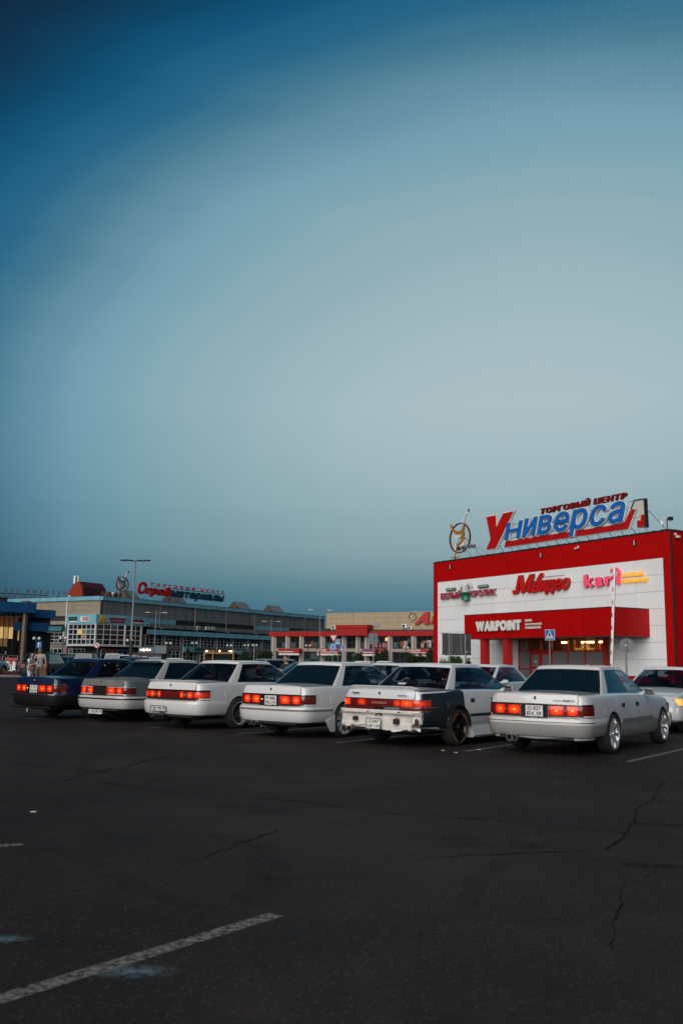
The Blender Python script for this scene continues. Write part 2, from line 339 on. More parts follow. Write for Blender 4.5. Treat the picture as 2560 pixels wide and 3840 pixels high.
def greenhouse(P):
    """returns shell MB (paint 0, trim 1) and glass MBs"""
    A = P['a_rear']
    aa = [0, .3, .55, .72, A-.035, A, A+.008, .988]
    b1, bB, bA = P['b1'], P['bB'], P['bA']; hb = .012
    bb = [.010, .045, b1-.03 if b1 > .1 else b1*.8, b1-.012, b1, (b1*2+bB)/3, (b1+2*bB)/3, bB-hb, bB+hb, (2*bB+bA)/3, (bB+2*bA)/3, bA, bA+.012, .985]
    ff = [.975, .93, .90, .88, .7, .5, .25, 0]
    ts = [0, .045, .085, .3, .5, .7, .93, .965, 1.0]
    def ring(t, sc=1., z=None):
        e = t**1.12
        xr = P['xr'][0]+(P['xr'][1]-P['xr'][0])*t; xf = P['xf'][0]+(P['xf'][1]-P['xf'][0])*t
        y = P['yb']+(P['yt']-P['yb'])*e; br = P['bow_r'][0]+(P['bow_r'][1]-P['bow_r'][0])*t; bf = P['bow_f'][0]+(P['bow_f'][1]-P['bow_f'][0])*t
        pts = [(xr-br*(1-a**2.2), a*y) for a in aa]
        yr_ = P.get('yrear', 1.0)
        pts += [(xr+(xf-xr)*b, y*(1+.035*math.sin(math.pi*b))*(1 if b > .2 else yr_+(1-yr_)*b/.2)) for b in bb]
        pts += [(xf+bf*(1-a**2.2), a*y) for a in ff]
        xm = (P['xr'][1]+P['xf'][1])/2; o = []
        for x, yy in pts:
            zz = (kf(P['ZS'], min(max(x, .12), P['L']-.2))-.012)*(1-t)+P['zr']*t if z is None else z
            xn = min(max((x-P['xr'][1])/(P['xf'][1]-P['xr'][1]), 0), 1); zz += t*(.016*(1-(yy/y)**2)+.014*math.sin(math.pi*xn)-.004)*(1 if z is None else (sc-.05))
            o.append((xm+(x-xm)*sc, yy*sc, zz))
        return o
    R = [ring(t) for t in ts]; dz = P['roof']-P['zr']
    R += [ring(1., .965, P['zr']+dz*.5), ring(1., .90, P['zr']+dz*.75), ring(1., .7, P['zr']+dz*.92), ring(1., .4, P['zr']+dz*.985), ring(1., .05, P['roof'])]
    na, nb, nf = len(aa), len(bb), len(ff); shell = MB(); gl = {}
    iA = aa.index(A); j1 = na+4; jB0 = na+7; jB1 = na+8; jA = na+11; kF = na+nb+3
    nper = na+nb+nf
    for sg in (1, -1):
        for i in range(len(R)-1):
            for k in range(nper-1):
                q = [R[i][k], R[i][k+1], R[i+1][k+1], R[i+1][k]]
                q = [(x, sg*y, z) for x, y, z in q]
                mi = 0; g = None
                if i < len(ts)-1:
                    t0, t1 = ts[i], ts[i+1]; win = t0 >= .084 and t1 <= .931; trm = t0 >= .044 and t1 <= .966
                    if k < iA-1 and win: g = 'rear'
                    elif k < iA and trm: mi = 1
                    elif j1 <= k < jB0 and win: g = 'rearside'+str(sg)
                    elif jB1 <= k < jA and win: g = 'frontside'+str(sg)
                    elif j1-1 <= k <= jA and trm: mi = 2 if t1 <= .0851 else 1
                    elif k >= kF and win: g = 'front'
                    elif k >= kF-1 and trm: mi = 1
                    if jA <= k <= jA+1 and t0 >= .044 and t1 <= .966 and g is None: mi = 1
                    if P.get('pillars_dark') and j1-1 <= k <= jA and t1 <= .966: mi = 1 if g is None else mi
                if g: gl.setdefault(g, MB()).add(q, [(0, 1, 2, 3)])
                else: shell.add(q, [(0, 1, 2, 3)], mi)
    return shell, gl
_gh = {}
def weld(me):
    bm = bmesh.new(); bm.from_mesh(me); bmesh.ops.remove_doubles(bm, verts=bm.verts, dist=.0005); bmesh.ops.recalc_face_normals(bm, faces=bm.faces); bm.to_mesh(me); bm.free()
    return me
def strip(P, path, z0, z1, out=.012, thick=.03, nz=3, bulge=0.):
    """a band following the rear of the car; path = list of (x, y) before the warp, outward = away from the car's middle"""
    mb = MB(); n = len(path); F = []; B = []
    for i, (x, y) in enumerate(path):
        d = Vector(path[min(i+1, n-1)])-Vector(path[max(i-1, 0)]); nn = Vector((d.y, -d.x)).normalized()
        if nn.dot(Vector((x-1.2, y))) < 0: nn = -nn
        F.append([warp(P, (x+nn.x*(out+bulge*math.sin(math.pi*j/(nz-1))), y+nn.y*(out+bulge*math.sin(math.pi*j/(nz-1))), z0+(z1-z0)*j/(nz-1))) for j in range(nz)])
        B.append([warp(P, (x+nn.x*(out-thick), y+nn.y*(out-thick), z0+(z1-z0)*j/(nz-1))) for j in range(nz)])
    mb.grid(F); mb.grid(B, flip=True)
    o = len(mb.v)//2; m = nz
    fs = []
    for i in range(n-1):
        fs += [(i*m, (i+1)*m, o+(i+1)*m, o+i*m), (i*m+m-1, o+i*m+m-1, o+(i+1)*m+m-1, (i+1)*m+m-1)]
    for j in range(m-1): fs += [(j, o+j, o+j+1, j+1), ((n-1)*m+j, (n-1)*m+j+1, o+(n-1)*m+j+1, o+(n-1)*m+j)]
    mb.f += fs; mb.m += [0]*len(fs)
    return mb
def rear_path(P, y0, y1, side):
    """points along the rear from |y|=y0 outwards to |y|=y1 (y1 > flat width means wrapping round the corner); side=-1 right"""
    W = P['W']; pts = []; flat = W[0][1]
    ys = np.linspace(y0, min(y1, flat), max(2, int((min(y1, flat)-y0)/.05)+1)); pts = [(W[0][0], side*y) for y in ys] if y0 < flat else []
    for x, w in W[(1 if y0 < flat else 0):]:
        if w*.985 <= y1 and w*.985 > y0 and x < .8: pts.append((x, side*w*.985))
    return pts
def sweep_bumper(P, path, zs, offs):
    """bumper: path plan polyline (x, y) ordered right to left; section heights and outward offsets"""
    mb = MB(); n = len(path); G = []
    for i, (x, y) in enumerate(path):
        d = Vector(path[min(i+1, n-1)])-Vector(path[max(i-1, 0)]); nn = Vector((-d.y, d.x)).normalized()
        if nn.dot(Vector((x-P['L']/2, y*2))) < 0: nn = -nn
        G.append([(x+nn.x*o, y+nn.y*o, z) for z, o in zip(zs, offs)])
    mb.grid(G); m = len(zs)
    mb.f += [tuple(range(m)), tuple(range((n-1)*m, n*m))]; mb.m += [0, 0]
    for i in range(n-1): mb.f.append((i*m, (i+1)*m, (i+1)*m+m-1, i*m+m-1)); mb.m.append(0)
    return mb
def side_patch(P, poly_l, poly_r, sg, out, nz=7, nx=10):
    """patch on the flank between two (x, z) edge polylines sampled bottom to top, pushed out by out"""
    def edge(pl, t):
        s = t*(len(pl)-1); i = min(int(s), len(pl)-2); k = s-i
        return (pl[i][0]+(pl[i+1][0]-pl[i][0])*k, pl[i][1]+(pl[i+1][1]-pl[i][1])*k)
    F = []; B = []
    for i in range(nx+1):
        f = []; b = []
        for j in range(nz+1):
            l = edge(poly_l, j/nz); r = edge(poly_r, j/nz); x = l[0]+(r[0]-l[0])*i/nx; z = l[1]+(r[1]-l[1])*i/nx
            y = side_y(P, x, z); f.append(warp(P, (x, sg*(y+out), z))); b.append(warp(P, (x, sg*(y-.012), z)))
        F.append(f); B.append(b)
    mb = MB(); mb.grid(F); mb.grid(B, flip=True); o = (nx+1)*(nz+1); m = nz+1; fs = []
    for i in range(nx): fs += [(i*m, (i+1)*m, o+(i+1)*m, o+i*m), (i*m+nz, o+i*m+nz, o+(i+1)*m+nz, (i+1)*m+nz)]
    for j in range(nz): fs += [(j, o+j, o+j+1, j+1), (nx*m+j, nx*m+j+1, o+nx*m+j+1, o+nx*m+j)]
    mb.f += fs; mb.m += [0]*len(fs)
    return mb
_wheel = {}
def wheel(parent, x, y, r, rimr, style, steer=0.):
    """style: (n spokes, spoke half width inner, outer, rim material, lip material, extra)"""
    k = (r, rimr)+style[:3]+(style[3].name, style[4].name, style[5])
    if k not in _wheel:
        n, wi, wo, rm, lm, ex = style; w = .205
        t = MB().lathe([(rimr, .0), (rimr+.012, -.004), (r-.05, -.012), (r-.012, .012), (r, .05), (r, w-.05), (r-.012, w-.012), (r-.05, w), (rimr, w)], 36, 'y')
        rim = MB(); dp = .055 if ex == 'deep' else .018
        rim.lathe([(rimr+.008, -.003), (rimr-.004, -.006), (rimr-.018, .008), (rimr-.03, dp+.03), (rimr-.045, .15), (.05, .15)], 36, 'y', mi=1)
        for i in range(n):
            a = 2*math.pi*i/n; c, s = math.cos(a), math.sin(a)
            def T(u, v, d, c=c, s=s): return (u*c-v*s, d, u*s+v*c)
            ro = rimr-.022
            pr = [(.045, -wi, dp+.012), (.045, wi, dp+.012), (.12, (wi+wo)*.42, dp-.004), (ro, wo, dp-.012), (ro, -wo, dp-.012), (.12, -(wi+wo)*.42, dp-.004)]
            vs = [T(u, v, d) for u, v, d in pr]+[T(u, v*1.25, d+.045) for u, v, d in pr]
            rim.add(vs, [(0, 1, 2, 5), (5, 2, 3, 4)]+[(q, (q+1) % 6, 6+(q+1) % 6, 6+q) for q in range(6)], 0)
        rim.lathe([(0, dp-.012), (.028, dp-.012), (.034, dp+.0), (.07, dp+.01), (.075, dp+.05)], 18, 'y', mi=0)
        for i in range(5):
            a = 2*math.pi*(i+.5)/5; rim.lathe([(0, dp+.0), (.009, dp+.0), (.009, dp+.03)], 6, 'y', (.052*math.cos(a), 0, .052*math.sin(a)), mi=1)
        disc = MB().lathe([(.06, .10), (.15, .10), (.15, .112), (.06, .112)], 28, 'y')
        extra = None
        if ex == 'letters':
            extra = MB()
            for (a0, a1) in ((20, 74), (110, 164), (200, 254), (290, 344)):
                extra.grid([[((rimr+q)*math.cos(R_(a)), -.0075, (rimr+q)*math.sin(R_(a))) for q in (-.006, .006)] for a in np.linspace(a0, a1, 10)])
        _wheel[k] = (t.mesh('tyre', 40), rim.mesh('rim', 30), disc.mesh('disc', 30), extra.mesh('ring', False) if extra else None)
        _wheel[k][0].materials.append(TYRE); [_wheel[k][1].materials.append(q) for q in (rm, lm)]; _wheel[k][2].materials.append(DULLMETAL)
        if extra: _wheel[k][3].materials.append(ORANGE)
    T_, Rm, D_, E_ = _wheel[k]
    # mesh faces -y (the car's right); the left wheel is turned round
    o = inst('wheel', T_, parent, (x, y, r), (0, 0, steer if y < 0 else math.pi+steer)); o.rotation_euler.y = random.uniform(0, 6) if True else 0
    inst('rim', Rm, o); inst('brake_disc', D_, o)
    if E_: inst('rim_lettering', E_, o)
    return o
def plate(parent, P, x, y, z, w, h, lines, tilt=0.):
    """number plate facing backwards, centred at y, z; lines = [(text, x0, x1, z0, z1)] in fractions of the plate"""
    root = MB().bevbox(-w/2, w/2, -.006, .006, -h/2, h/2, .004).mesh('plate')
    o = put('number_plate', root, PLATE, parent); o.location = (x, y, z); o.rotation_euler = (tilt, 0, -math.pi/2)
    fr = MB(); e = .007
    for (a, b, c, d) in ((-w/2, w/2, -h/2, -h/2+e), (-w/2, w/2, h/2-e, h/2), (-w/2, -w/2+e, -h/2, h/2), (w/2-e, w/2, -h/2, h/2)): fr.box(a-.002, b+.002, -.010, -.004, c-.002, d+.002)
    fr.build('plate_frame', INK, o)
    me = None; bm = bmesh.new()
    for (tx, x0, x1, z0, z1) in lines:
        m = fit_mesh(text_mesh(tx, 1., bold=.012), -w/2+x0*w, -w/2+x1*w, -h/2+z0*h, -h/2+z1*h, -.0085); bm.from_mesh(m); bpy.data.meshes.remove(m)
    me = bpy.data.meshes.new('characters'); bm.to_mesh(me); bm.free(); put('characters', me, INK, o)
    return o
RED_LENS_LAYOUT = {}
_mm = []
def mat_mirror():
    if not _mm: _mm.append(mat('mirror_glass', (.02, .022, .024), .08))
    return _mm[0]
def deck_pt(P, x, y, out):
    pts = section(P, x)[11:]; z = float(np.interp(-abs(y), [-p[0] for p in pts], [p[1] for p in pts])); return warp(P, (x, y, z+out))
def lid_patch(P, hw, zlow, xend, out, ny=16):
    prof = [('r', z) for z in np.linspace(zlow, .895, 4)]+[('e', 0)]+[('d', x) for x in (.135, .17, .25, .4, .6, xend)]
    G = []
    for kind, q in prof:
        row = []
        for y in np.linspace(-hw, hw, ny+1):
            if kind == 'r': row.append(warp(P, (.10-out, y, q)))
            elif kind == 'e': row.append(warp(P, (.104-out*.7, y, .912+out*.7)))
            else: row.append(deck_pt(P, q, y, out))
        G.append(row)
    return MB().grid(G)
def bent_strip(P, y0, y1, z0, z1, out, mbulge=0., thick=.03):
    """strip on the rear between signed y0 < y1, wrapping the corners when it reaches them"""
    s = -1 if (y0+y1) < 0 else 1
    if y0 < 0 < y1: path = [(P['W'][0][0], y) for y in np.linspace(y0, y1, 10)]
    else: path = rear_path(P, min(abs(y0), abs(y1)), max(abs(y0), abs(y1)), s)
    return strip(P, path, z0, z1, out, thick, 4, mbulge)
def mk_side(P, root, paint_m, o, sg, nm='door'):
    L = P['L']; ax = P['ax']; ar = P['arch']; zr = P['rw']
    def zs(x): return kf(P['ZS'], x)-.022
    xb = P['xr'][0]+(P['xf'][0]-P['xr'][0])*P['bB']; xA = P['xf'][0]-.06
    zb = kf(P['ZB'], 2.2)+.075
    re = []
    for t in np.linspace(0, 1, 9):
        z = zb+(zs(ax[0]+.25)-zb)*t; dz = z-zr; base = ax[0]+P.get('door_back', .20)
        x = base
        if abs(dz) < ar+.03: x = max(base, ax[0]+math.sqrt(max(0, (ar+.03)**2-dz*dz)))
        if dz < 0: x = max(x, ax[0]+ar+.03)
        re.append((x, z))
    rf = [(xb-.004, zb), (xb-.004, zs(xb))]; fr = [(xb+.004, zb), (xb+.004, zs(xb))]
    fe = [(min(xA, ax[1]-ar-.05)-.02, zb), (min(xA, ax[1]-ar-.03), .5), (xA, .72), (xA, zs(xA))]
    for (l, r, hx) in ((re, rf, ax[0]+.42), (fr, fe, xb+.16)):
        g = .005
        side_patch(P, [(x-g, z-g) for x, z in l[:-1]]+[(l[-1][0]-g, l[-1][1])], [(x+g, z-g) for x, z in r[:-1]]+[(r[-1][0]+g, r[-1][1])], sg, .0012, 10, 10).build('door_gap', BLACK, root, 40)  # black sheet behind the door stands in for its dark gap
        d = side_patch(P, l, r, sg, .0045, 10, 10).build(nm, paint_m, root, 40)
        y = side_y(P, hx+.06, P.get('zh', .745)); zh = P.get('zh', .745)
        if o.get('handles', 1):
            MB().bevbox(hx-.01, hx+.13, sg*y-.012, sg*y+.012, zh-.045, zh+.03, .008).build('door_handle', CHROME if o.get('handles') == 2 else TRIM, d)
    return xb
def make_car(name, label, P, o, pos, heading, group=None, cat='car'):
    """o: options (paint, glass, rear style, wheels ...); pos = ground point under the middle of the rear bumper; heading from +Y to +X in degrees"""
    root = empty(name, (pos[0], pos[1], pos[2] if len(pos) > 2 else 0), R_(90-heading)); tag(root, label, cat, group)
    pm = o['paint']; L = P['L']; key = P['key']; det = o.get('detail', 2)
    body = body_mesh(P, key).copy(); put('body', body, [pm, o.get('inner', BLACK)], root)
    body.materials[1] = INTERIOR
    if key not in _gh:
        sh, gl = greenhouse(P); _gh[key] = (weld(sh.mesh('roof')), {k: weld(g.mesh('win')) for k, g in gl.items()})
        shade(_gh[key][0], 30); [shade(m, 40) for m in _gh[key][1].values()]
    sh, gl = _gh[key]; roof = put('roof', sh.copy(), [o.get('roof', pm), o.get('trim', TRIM), o.get('belt', CHROME)], root)
    for k, m in gl.items():
        g = o['glass']; g = g.get(k[:5].strip('-1'), g['all']) if isinstance(g, dict) else g
        if k.startswith('front') and isinstance(o['glass'], dict): g = o['glass'].get('front' if k == 'front' else 'frontside', g)
        put({'rear': 'rear_window', 'front': 'windscreen'}.get(k, 'side_window'), m.copy(), g, root)
    for s in (-1, 1): mk_side(P, root, o.get('door_paint', pm), o, s)
    # wheels
    tr = o.get('track', (.845, .845)); ws = o['wheel']
    for i, ax in enumerate(P['ax']):
        for s in (-1, 1):
            yo = s*(tr[i]); wheel(root, ax, yo, P['rw'], o.get('rimr', .22), ws if not isinstance(ws, list) else ws[i])
    # underbody
    MB().bevbox(.35, L-.35, -.56, .56, .19, .40, .05).build('underbody', BLACK, root)
    # mirrors
    zs = kf(P['ZS'], P['xf'][0]-.2); yw = kf(P['W'], 3.1)
    for s in (-1, 1):
        mx = P['xf'][0]-.44; m = MB().bevbox(mx, mx+.10, min(s*(yw-.02), s*(yw+.15)), max(s*(yw-.02), s*(yw+.15)), zs-.01, zs+.10, .03)
        m.tube([(mx+.06, s*(yw-.10), zs-.0), (mx+.06, s*(yw+.02), zs+.05)], .03, 6); mo = m.build('wing_mirror', o.get('mirror', pm), root, 40)
        MB().box(mx-.004, mx+.004, min(s*(yw+.0), s*(yw+.14)), max(s*(yw+.0), s*(yw+.14)), zs+.003, zs+.088).build('mirror_glass', mat_mirror(), mo)
    # inside
    zse = P['ZS'][0][1]-.93+.0; zf = kf(P['ZS'], 2)
    if det > 1:
        sm = o.get('seat', INTERIOR)
        for s in (-1, 1):
            x = P['xr'][0]+1.42; st = MB().bevbox(x-.06, x+.08, s*.36-.23, s*.36+.23, .5, zf+.08, .05); so = st.build('front_seat', sm, root, 40)
            MB().bevbox(x-.06, x+.03, s*.36-.13, s*.36+.13, zf+.13, zf+.27, .04).tube([(x-.01, s*.36-.05, zf+.05), (x-.01, s*.36-.05, zf+.16)], .008, 6).tube([(x-.01, s*.36+.05, zf+.05), (x-.01, s*.36+.05, zf+.16)], .008, 6).build('headrest', sm, so, 40)
        x = P['xr'][0]+.55; rs = MB().bevbox(x-.05, x+.16, -.62, .62, .5, zf+.02, .05).build('rear_seat', sm, root, 40)
        for s in (-1, 1): MB().bevbox(x-.05, x+.07, s*.36-.15, s*.36+.15, zf+.03, zf+.16, .045).build('headrest', sm, rs, 40)
        MB().box(P['xr'][0]+.03, x, -.64, .64, zf-.02, zf+.003).build('parcel_shelf', INTERIOR, root)
        xw = P['xf'][0]-.62; wy = -.36
        sw = MB(); ring = []
        for k in range(24):
            a = 2*math.pi*k/24; ring.append((xw+.10*math.cos(a), wy+.185*math.sin(a), zf+.03+.155*math.cos(a)))
        sw.tube(ring+[ring[0]], .014, 6, caps=False); sw.tube([(xw, wy-.18, zf+.03), (xw, wy+.18, zf+.03)], .018, 6); sw.tube([(xw, wy, zf+.03), (xw+.2, wy, zf-.12)], .03, 6)
        sw.build('steering_wheel', o.get('steer', TRIM), root, 50)
        MB().bevbox(xw+.12, P['xf'][0]-.05, -.66, .66, zf-.2, zf+.01, .04).build('dashboard', INTERIOR, root, 40)
        MB().bevbox(P['xf'][1]-.16, P['xf'][1]-.13, -.11, .11, P['zr']-.11, P['zr']-.04, .01).build('rear_view_mirror', TRIM, root)
    rear_end(root, P, o, pm, det); front_end(root, P, o, pm)
    return root
def rear_end(root, P, o, pm, det):
    z0, z1 = P['zlight']; b0, b1 = P['bump']; W = P['W']; L = P['L']; ax = P['ax'][0]
    wr = W[0][1]
    # bumper
    if o.get('bumper', True):
        bw = max(w for x, w in W)+.01
        pa = [(ax-P['arch']-.03, -bw), (.32, -bw), (.18, -bw+.03), (.085, -bw+.11), (.035, -.62), (.012, -.35), (0.005, 0)]
        pa = pa+[(x, -y) for x, y in pa[-2::-1]]
        bz = [b0, b0+.02, b0+.07, b0+.15, b1-.075, b1-.045, b1-.015, b1]; bo = [-.09, -.045, -.016, -.003, .0, .0, -.012, -.07]
        bm_ = sweep_bumper(P, pa, bz, bo).build('rear_bumper', o.get('bumper_paint', pm), root, 35)
        if o.get('bumper_strip'):
            sweep_bumper(P, pa, [b1-.085, b1-.08, b1-.05, b1-.045], [-.02, .008, .008, -.02]).build('bumper_strip', o['bumper_strip'], bm_, 35)
        MB().box(.10, .6, -.6, .6, b0-.03, b0+.05).build('bumper_support', BLACK, root)
    else:
        # crushed inner panel left where the bumper is missing: recesses, holes, torn lower edge
        g = []; rnd = random.Random(4)
        for i, y in enumerate(np.linspace(-.80, .80, 41)):
            row = []
            for j, z in enumerate(np.linspace(b0-.005, z0+.0, 15)):
                t = j/14; x = .085+.02*math.sin(9*y)*(1-t)*.5+.018*(abs(y) > .3)*(.35 < t < .75)-.03*math.exp(-((t-.93)/.1)**2)+rnd.uniform(-.004, .004)*(1-t)*2+.09*max(0, abs(y)-.70)*3
                zz = z+(.018*math.sin(9*y+1)+.012*math.sin(23*y)+.02*(rnd.random()-.5))*(1-t)**3
                if y < -.6: x += .05*math.exp(-((t-.35)/.2)**2)*math.sin(y*30)
                row.append((x, y, zz))
            g.append(row)
        m = MB().grid(g); hs = lambda c: (.30 < abs(c[1]-(-.02)) < .0)
        keep = []
        for f, mi in zip(m.f, m.m):
            c = np.mean([m.v[i] for i in f], 0); y, z = c[1], c[2]; hole = (-.40 < y < -.32 and .38 < z < .47) or (.42 < y < .52 and .40 < z < .47) or (y < -.70 and .33 < z < .39) or (.30 < y < .55 and z < .34)
            if not hole: keep.append(f)
        m.f = keep; m.m = [0]*len(keep)
        q = m.build('rear_panel', o['bumper_paint'], root, 25); q['label'] = 'bare dented white rear panel with rust and square holes, bumper missing'
        MB().box(.16, .5, -.72, .72, .25, z0).build('panel_void', BLACK, root)
        for (y, z, w, h_) in ((-.36, .42, .085, .085), (.47, .44, .075, .06), (-.06, .535, .02, .03), (-.02, .535, .02, .03), (-.42, .57, .025, .02), (.2, .565, .02, .02)):
            MB().box(.03, .09, y-w/2, y+w/2, z-h_/2, z+h_/2).build('hole_shade', BLACK, root)  # black blocks standing proud, in place of the shade inside the holes
        RU = mat('rust', (.10, .035, .012), .9, var=.5, scale=30)
        for (y, z, w, h_) in ((-.745, .42, .05, .12), (-.70, .30, .09, .03), (-.55, .29, .06, .02), (.72, .31, .05, .03)):
            MB().prism([(y-w/2, z-h_*.3), (y-w*.2, z-h_/2), (y+w*.4, z-h_*.4), (y+w/2, z+h_*.1), (y+w*.1, z+h_/2), (y-w*.4, z+h_*.3)], .05, lambda a, b, c: (.045+c, a, b)).build('rust_patch', RU, root)
        MB().box(.035, .10, -.70, .70, .545, .56).build('panel_ledge', o['bumper_paint'], root)
        for s_ in (-1, 1): MB().bevbox(.055, .10, s_*.05-.02, s_*.05+.02, .50, .53, .008).build('bracket', DULLMETAL, root)
    if P['deck']:
        hw = wr*.93
        lid_patch(P, hw+.006, z1+.006, P['xr'][0]-.12, .0016).build('lid_gap', BLACK, root, 30)  # wider black sheet stands in for the gap round the boot lid
        lid = lid_patch(P, hw, z1+.012, P['xr'][0]-.125, .0045).build('trunk_lid', o.get('lid_paint', pm), root, 30)
        MB().bevbox(-.012, .012, -.02, .02, -.024, .024, .006).build('badge', CHROME, lid).location = warp(P, (.088, .0, .865))
        if o.get('badge_text'):
            for tx, y0, y1, zz, hh in o['badge_text']:
                m = fit_mesh(text_mesh(tx, 1., bold=.01, shear=.15), 0, abs(y1-y0), 0, hh, 0); t = put('badge_lettering', m, INK, lid)
                p = warp(P, (.072, min(y0, y1, key=abs), zz)); t.location = (p[0], y0, p[2]); t.rotation_euler = (R_(-12), 0, -math.pi/2)
        if o.get('spoiler'):
            ys = np.linspace(-.70, .70, 25); sp = []
            for y in ys:
                e = min(1, (.70-abs(y))/.10); lift = (.03 if o['spoiler'] == 2 else .012)*e; x, _, z = warp(P, (.12, y, .93))
                sp.append([(x+.20, y, z+.004), (x+.12, y, z+.012+lift), (x-.015, y, z+.024+lift*1.1), (x-.03, y, z+.016+lift), (x-.02, y, z+.004+lift*.8), (x+.02, y, z-.008)])
            MB().grid([r+[r[0]] for r in sp]).add(sp[0], [tuple(range(6))]).add(sp[-1], [tuple(range(6))]).build('spoiler', o.get('spoiler_paint', pm), root, 40)
    # lamp band
    st = o['rear']
    def lens(y0, y1, za, zb_, m, nm='lens', out=.012, bulge=.004, par=None):
        i_ = .014 if st in ('mark', 'cresta') and zb_-za > .12 else 0.
        q = bent_strip(P, y0, y1, za+i_, zb_-i_, out, bulge); return q.build(nm, m, par or root, 40)
    if st in ('mark', 'cresta', 'chaser'):
        ymax = .8205
        h = [bent_strip(P, s*.001 if s > 0 else -ymax, ymax if s > 0 else -.001, z0-.012, z1+.012, .004) for s in (1, -1)]
        for q in h: q.build('lamp_surround', o.get('surround', HOUSING), root, 40)
        for zz in ((z1+.004, z1+.016), (z0-.016, z0-.006)):
            for s in (1, -1): bent_strip(P, s*.001 if s > 0 else -ymax, ymax if s > 0 else -.001, zz[0], zz[1], .016).build('chrome_strip', CHROME, root, 40)
    if st == 'mark':
        for s in (1, -1):
            def sl(a, b, m, nm='lens', par=None, za=z0, zb_=z1): return lens(*(sorted((s*a, s*b))), za, zb_, m, nm, par=par)
            t = sl(.235, .455, LENS_RED, 'tail_light'); sl(.505, .675, LENS_RED, 'tail_light'); sl(.457, .503, LENS_OFF, 'tail_light')
            sl(.463, .497, LENS_CLEAR, 'reversing_light', None, z0+.06, z1-.06); sl(.68, .8205, LENS_AMBER if s < 0 else LENS_OFF, 'turn_signal')
        hw = .225
        rec = MB().box(.078, .10, -hw, hw, z0-.035, z1+.008).build('plate_recess', HOUSING, root)
        for s in (1, -1): MB().box(.060, .085, s*hw-.008, s*hw+.008, z0-.03, z1+.005).build('recess_trim', CHROME, root)
        if o.get('plate'):
            tx = o['plate']; plate(root, P, .066, o.get('plate_y', 0), (z0+z1)/2-.012, .30, .185, [(tx[0], .14, .86, .54, .86), (tx[1], .10, .52, .12, .44), (tx[2], .60, .88, .18, .44), ('RUS', .66, .82, .06, .12)])
        if o.get('recess_lamp'):
            for s in o['recess_lamp']: MB().lathe([(0, -.012), (.012, -.008), (.016, 0)], 10, 'x', (.068, s*.185, (z0+z1)/2)).build('plate_lamp', HEADLAMP_SIDE, root)
    if st == 'cresta':
        lens(-.27, .27, z0+.01, z1-.01, LENS_OFF, 'centre_reflector')
        for s in (1, -1):
            def sl(a, b, m, nm, za=z0+.01, zb_=z1-.01): return lens(*(sorted((s*a, s*b))), za, zb_, m, nm)
            sl(.275, .37, LENS_RED, 'tail_light'); sl(.375, .455, LENS_OFF, 'reversing_light'); sl(.46, .61, LENS_RED, 'tail_light'); sl(.615, .8205, LENS_DIM, 'turn_signal')
            lens(*(sorted((s*.385, s*.445))), z0+.055, z1-.055, LENS_CLEAR, 'reversing_light', out=.016)
    if st == 'chaser':
        zm = z0+.055
        lens(-.27, .27, zm+.008, z1, LENS_OFF, 'centre_panel')
        m = fit_mesh(text_mesh('CHASER', 1., bold=.0, spacing=1.25), 0, .30, 0, .035, 0); t = put('panel_lettering', m, mat('lettering_pink', (.6, .3, .28), .5), root); t.location = (.078, .15, (zm+z1)/2-.015); t.rotation_euler = (0, 0, -math.pi/2)
        for s in (1, -1):
            a = [(.275, .46, LENS_DIM if s > 0 else LENS_OFF), (.462, .62, LENS_OFF if s > 0 else LENS_ORANGE), (.622, .8205, LENS_ORANGE if s > 0 else LENS_DIM)]
            if s < 0: a[0] = (.275, .43, LENS_DIM); a[1] = (.432, .64, LENS_ORANGE); a[2] = (.642, .8205, LENS_DIM)
            for y0, y1, mm in a: lens(*(sorted((s*y0, s*y1))), zm+.008, z1, mm, 'tail_light')
            lens(*(sorted((s*.40, s*.8205))), z0+.004, zm-.012, LENS_OFF, 'lower_lens')
            lens(*(sorted((s*.10, s*.395))), z0+.004, zm-.012, LENS_CLEAR if s < 0 else LENS_OFF, 'reversing_light')
            bent_strip(P, *(sorted((s*.001, s*.83))), zm-.008, zm+.004, .016).build('chrome_strip', CHROME, root, 40)
    if st in ('suv', 'van', 'wagon'):
        for s in (1, -1):
            zz = {'suv': (z0, z1), 'van': (.95, 1.45), 'wagon': (.75, 1.0)}[st]
            zz = o.get('lamp_z', zz)
            W_ = .72 if st != 'van' else .74
            lens(*(sorted((s*o.get('lamp_in', .52), s*.82))), zz[0], zz[1], o.get('lamp', LENS_OFF), 'tail_light', out=.02)
    if o.get('low_plate'):
        tx, y, z, w, h, tilt, x = o['low_plate']; plate(root, P, x, y, z, w, h, tx, tilt)
    for (y, z, r, x) in o.get('exhaust', []):
        MB().lathe([(r*.8, .25), (r*.85, .02), (r, .015), (r, -.11), (r*.86, -.11), (r*.82, .05)], 18, 'x', (x, y, z)).build('exhaust', DULLMETAL, root, 40)
        MB().lathe([(0, 0), (r*.83, 0)], 14, 'x', (x-.03, y, z)).build('exhaust_bore', BLACK, root)
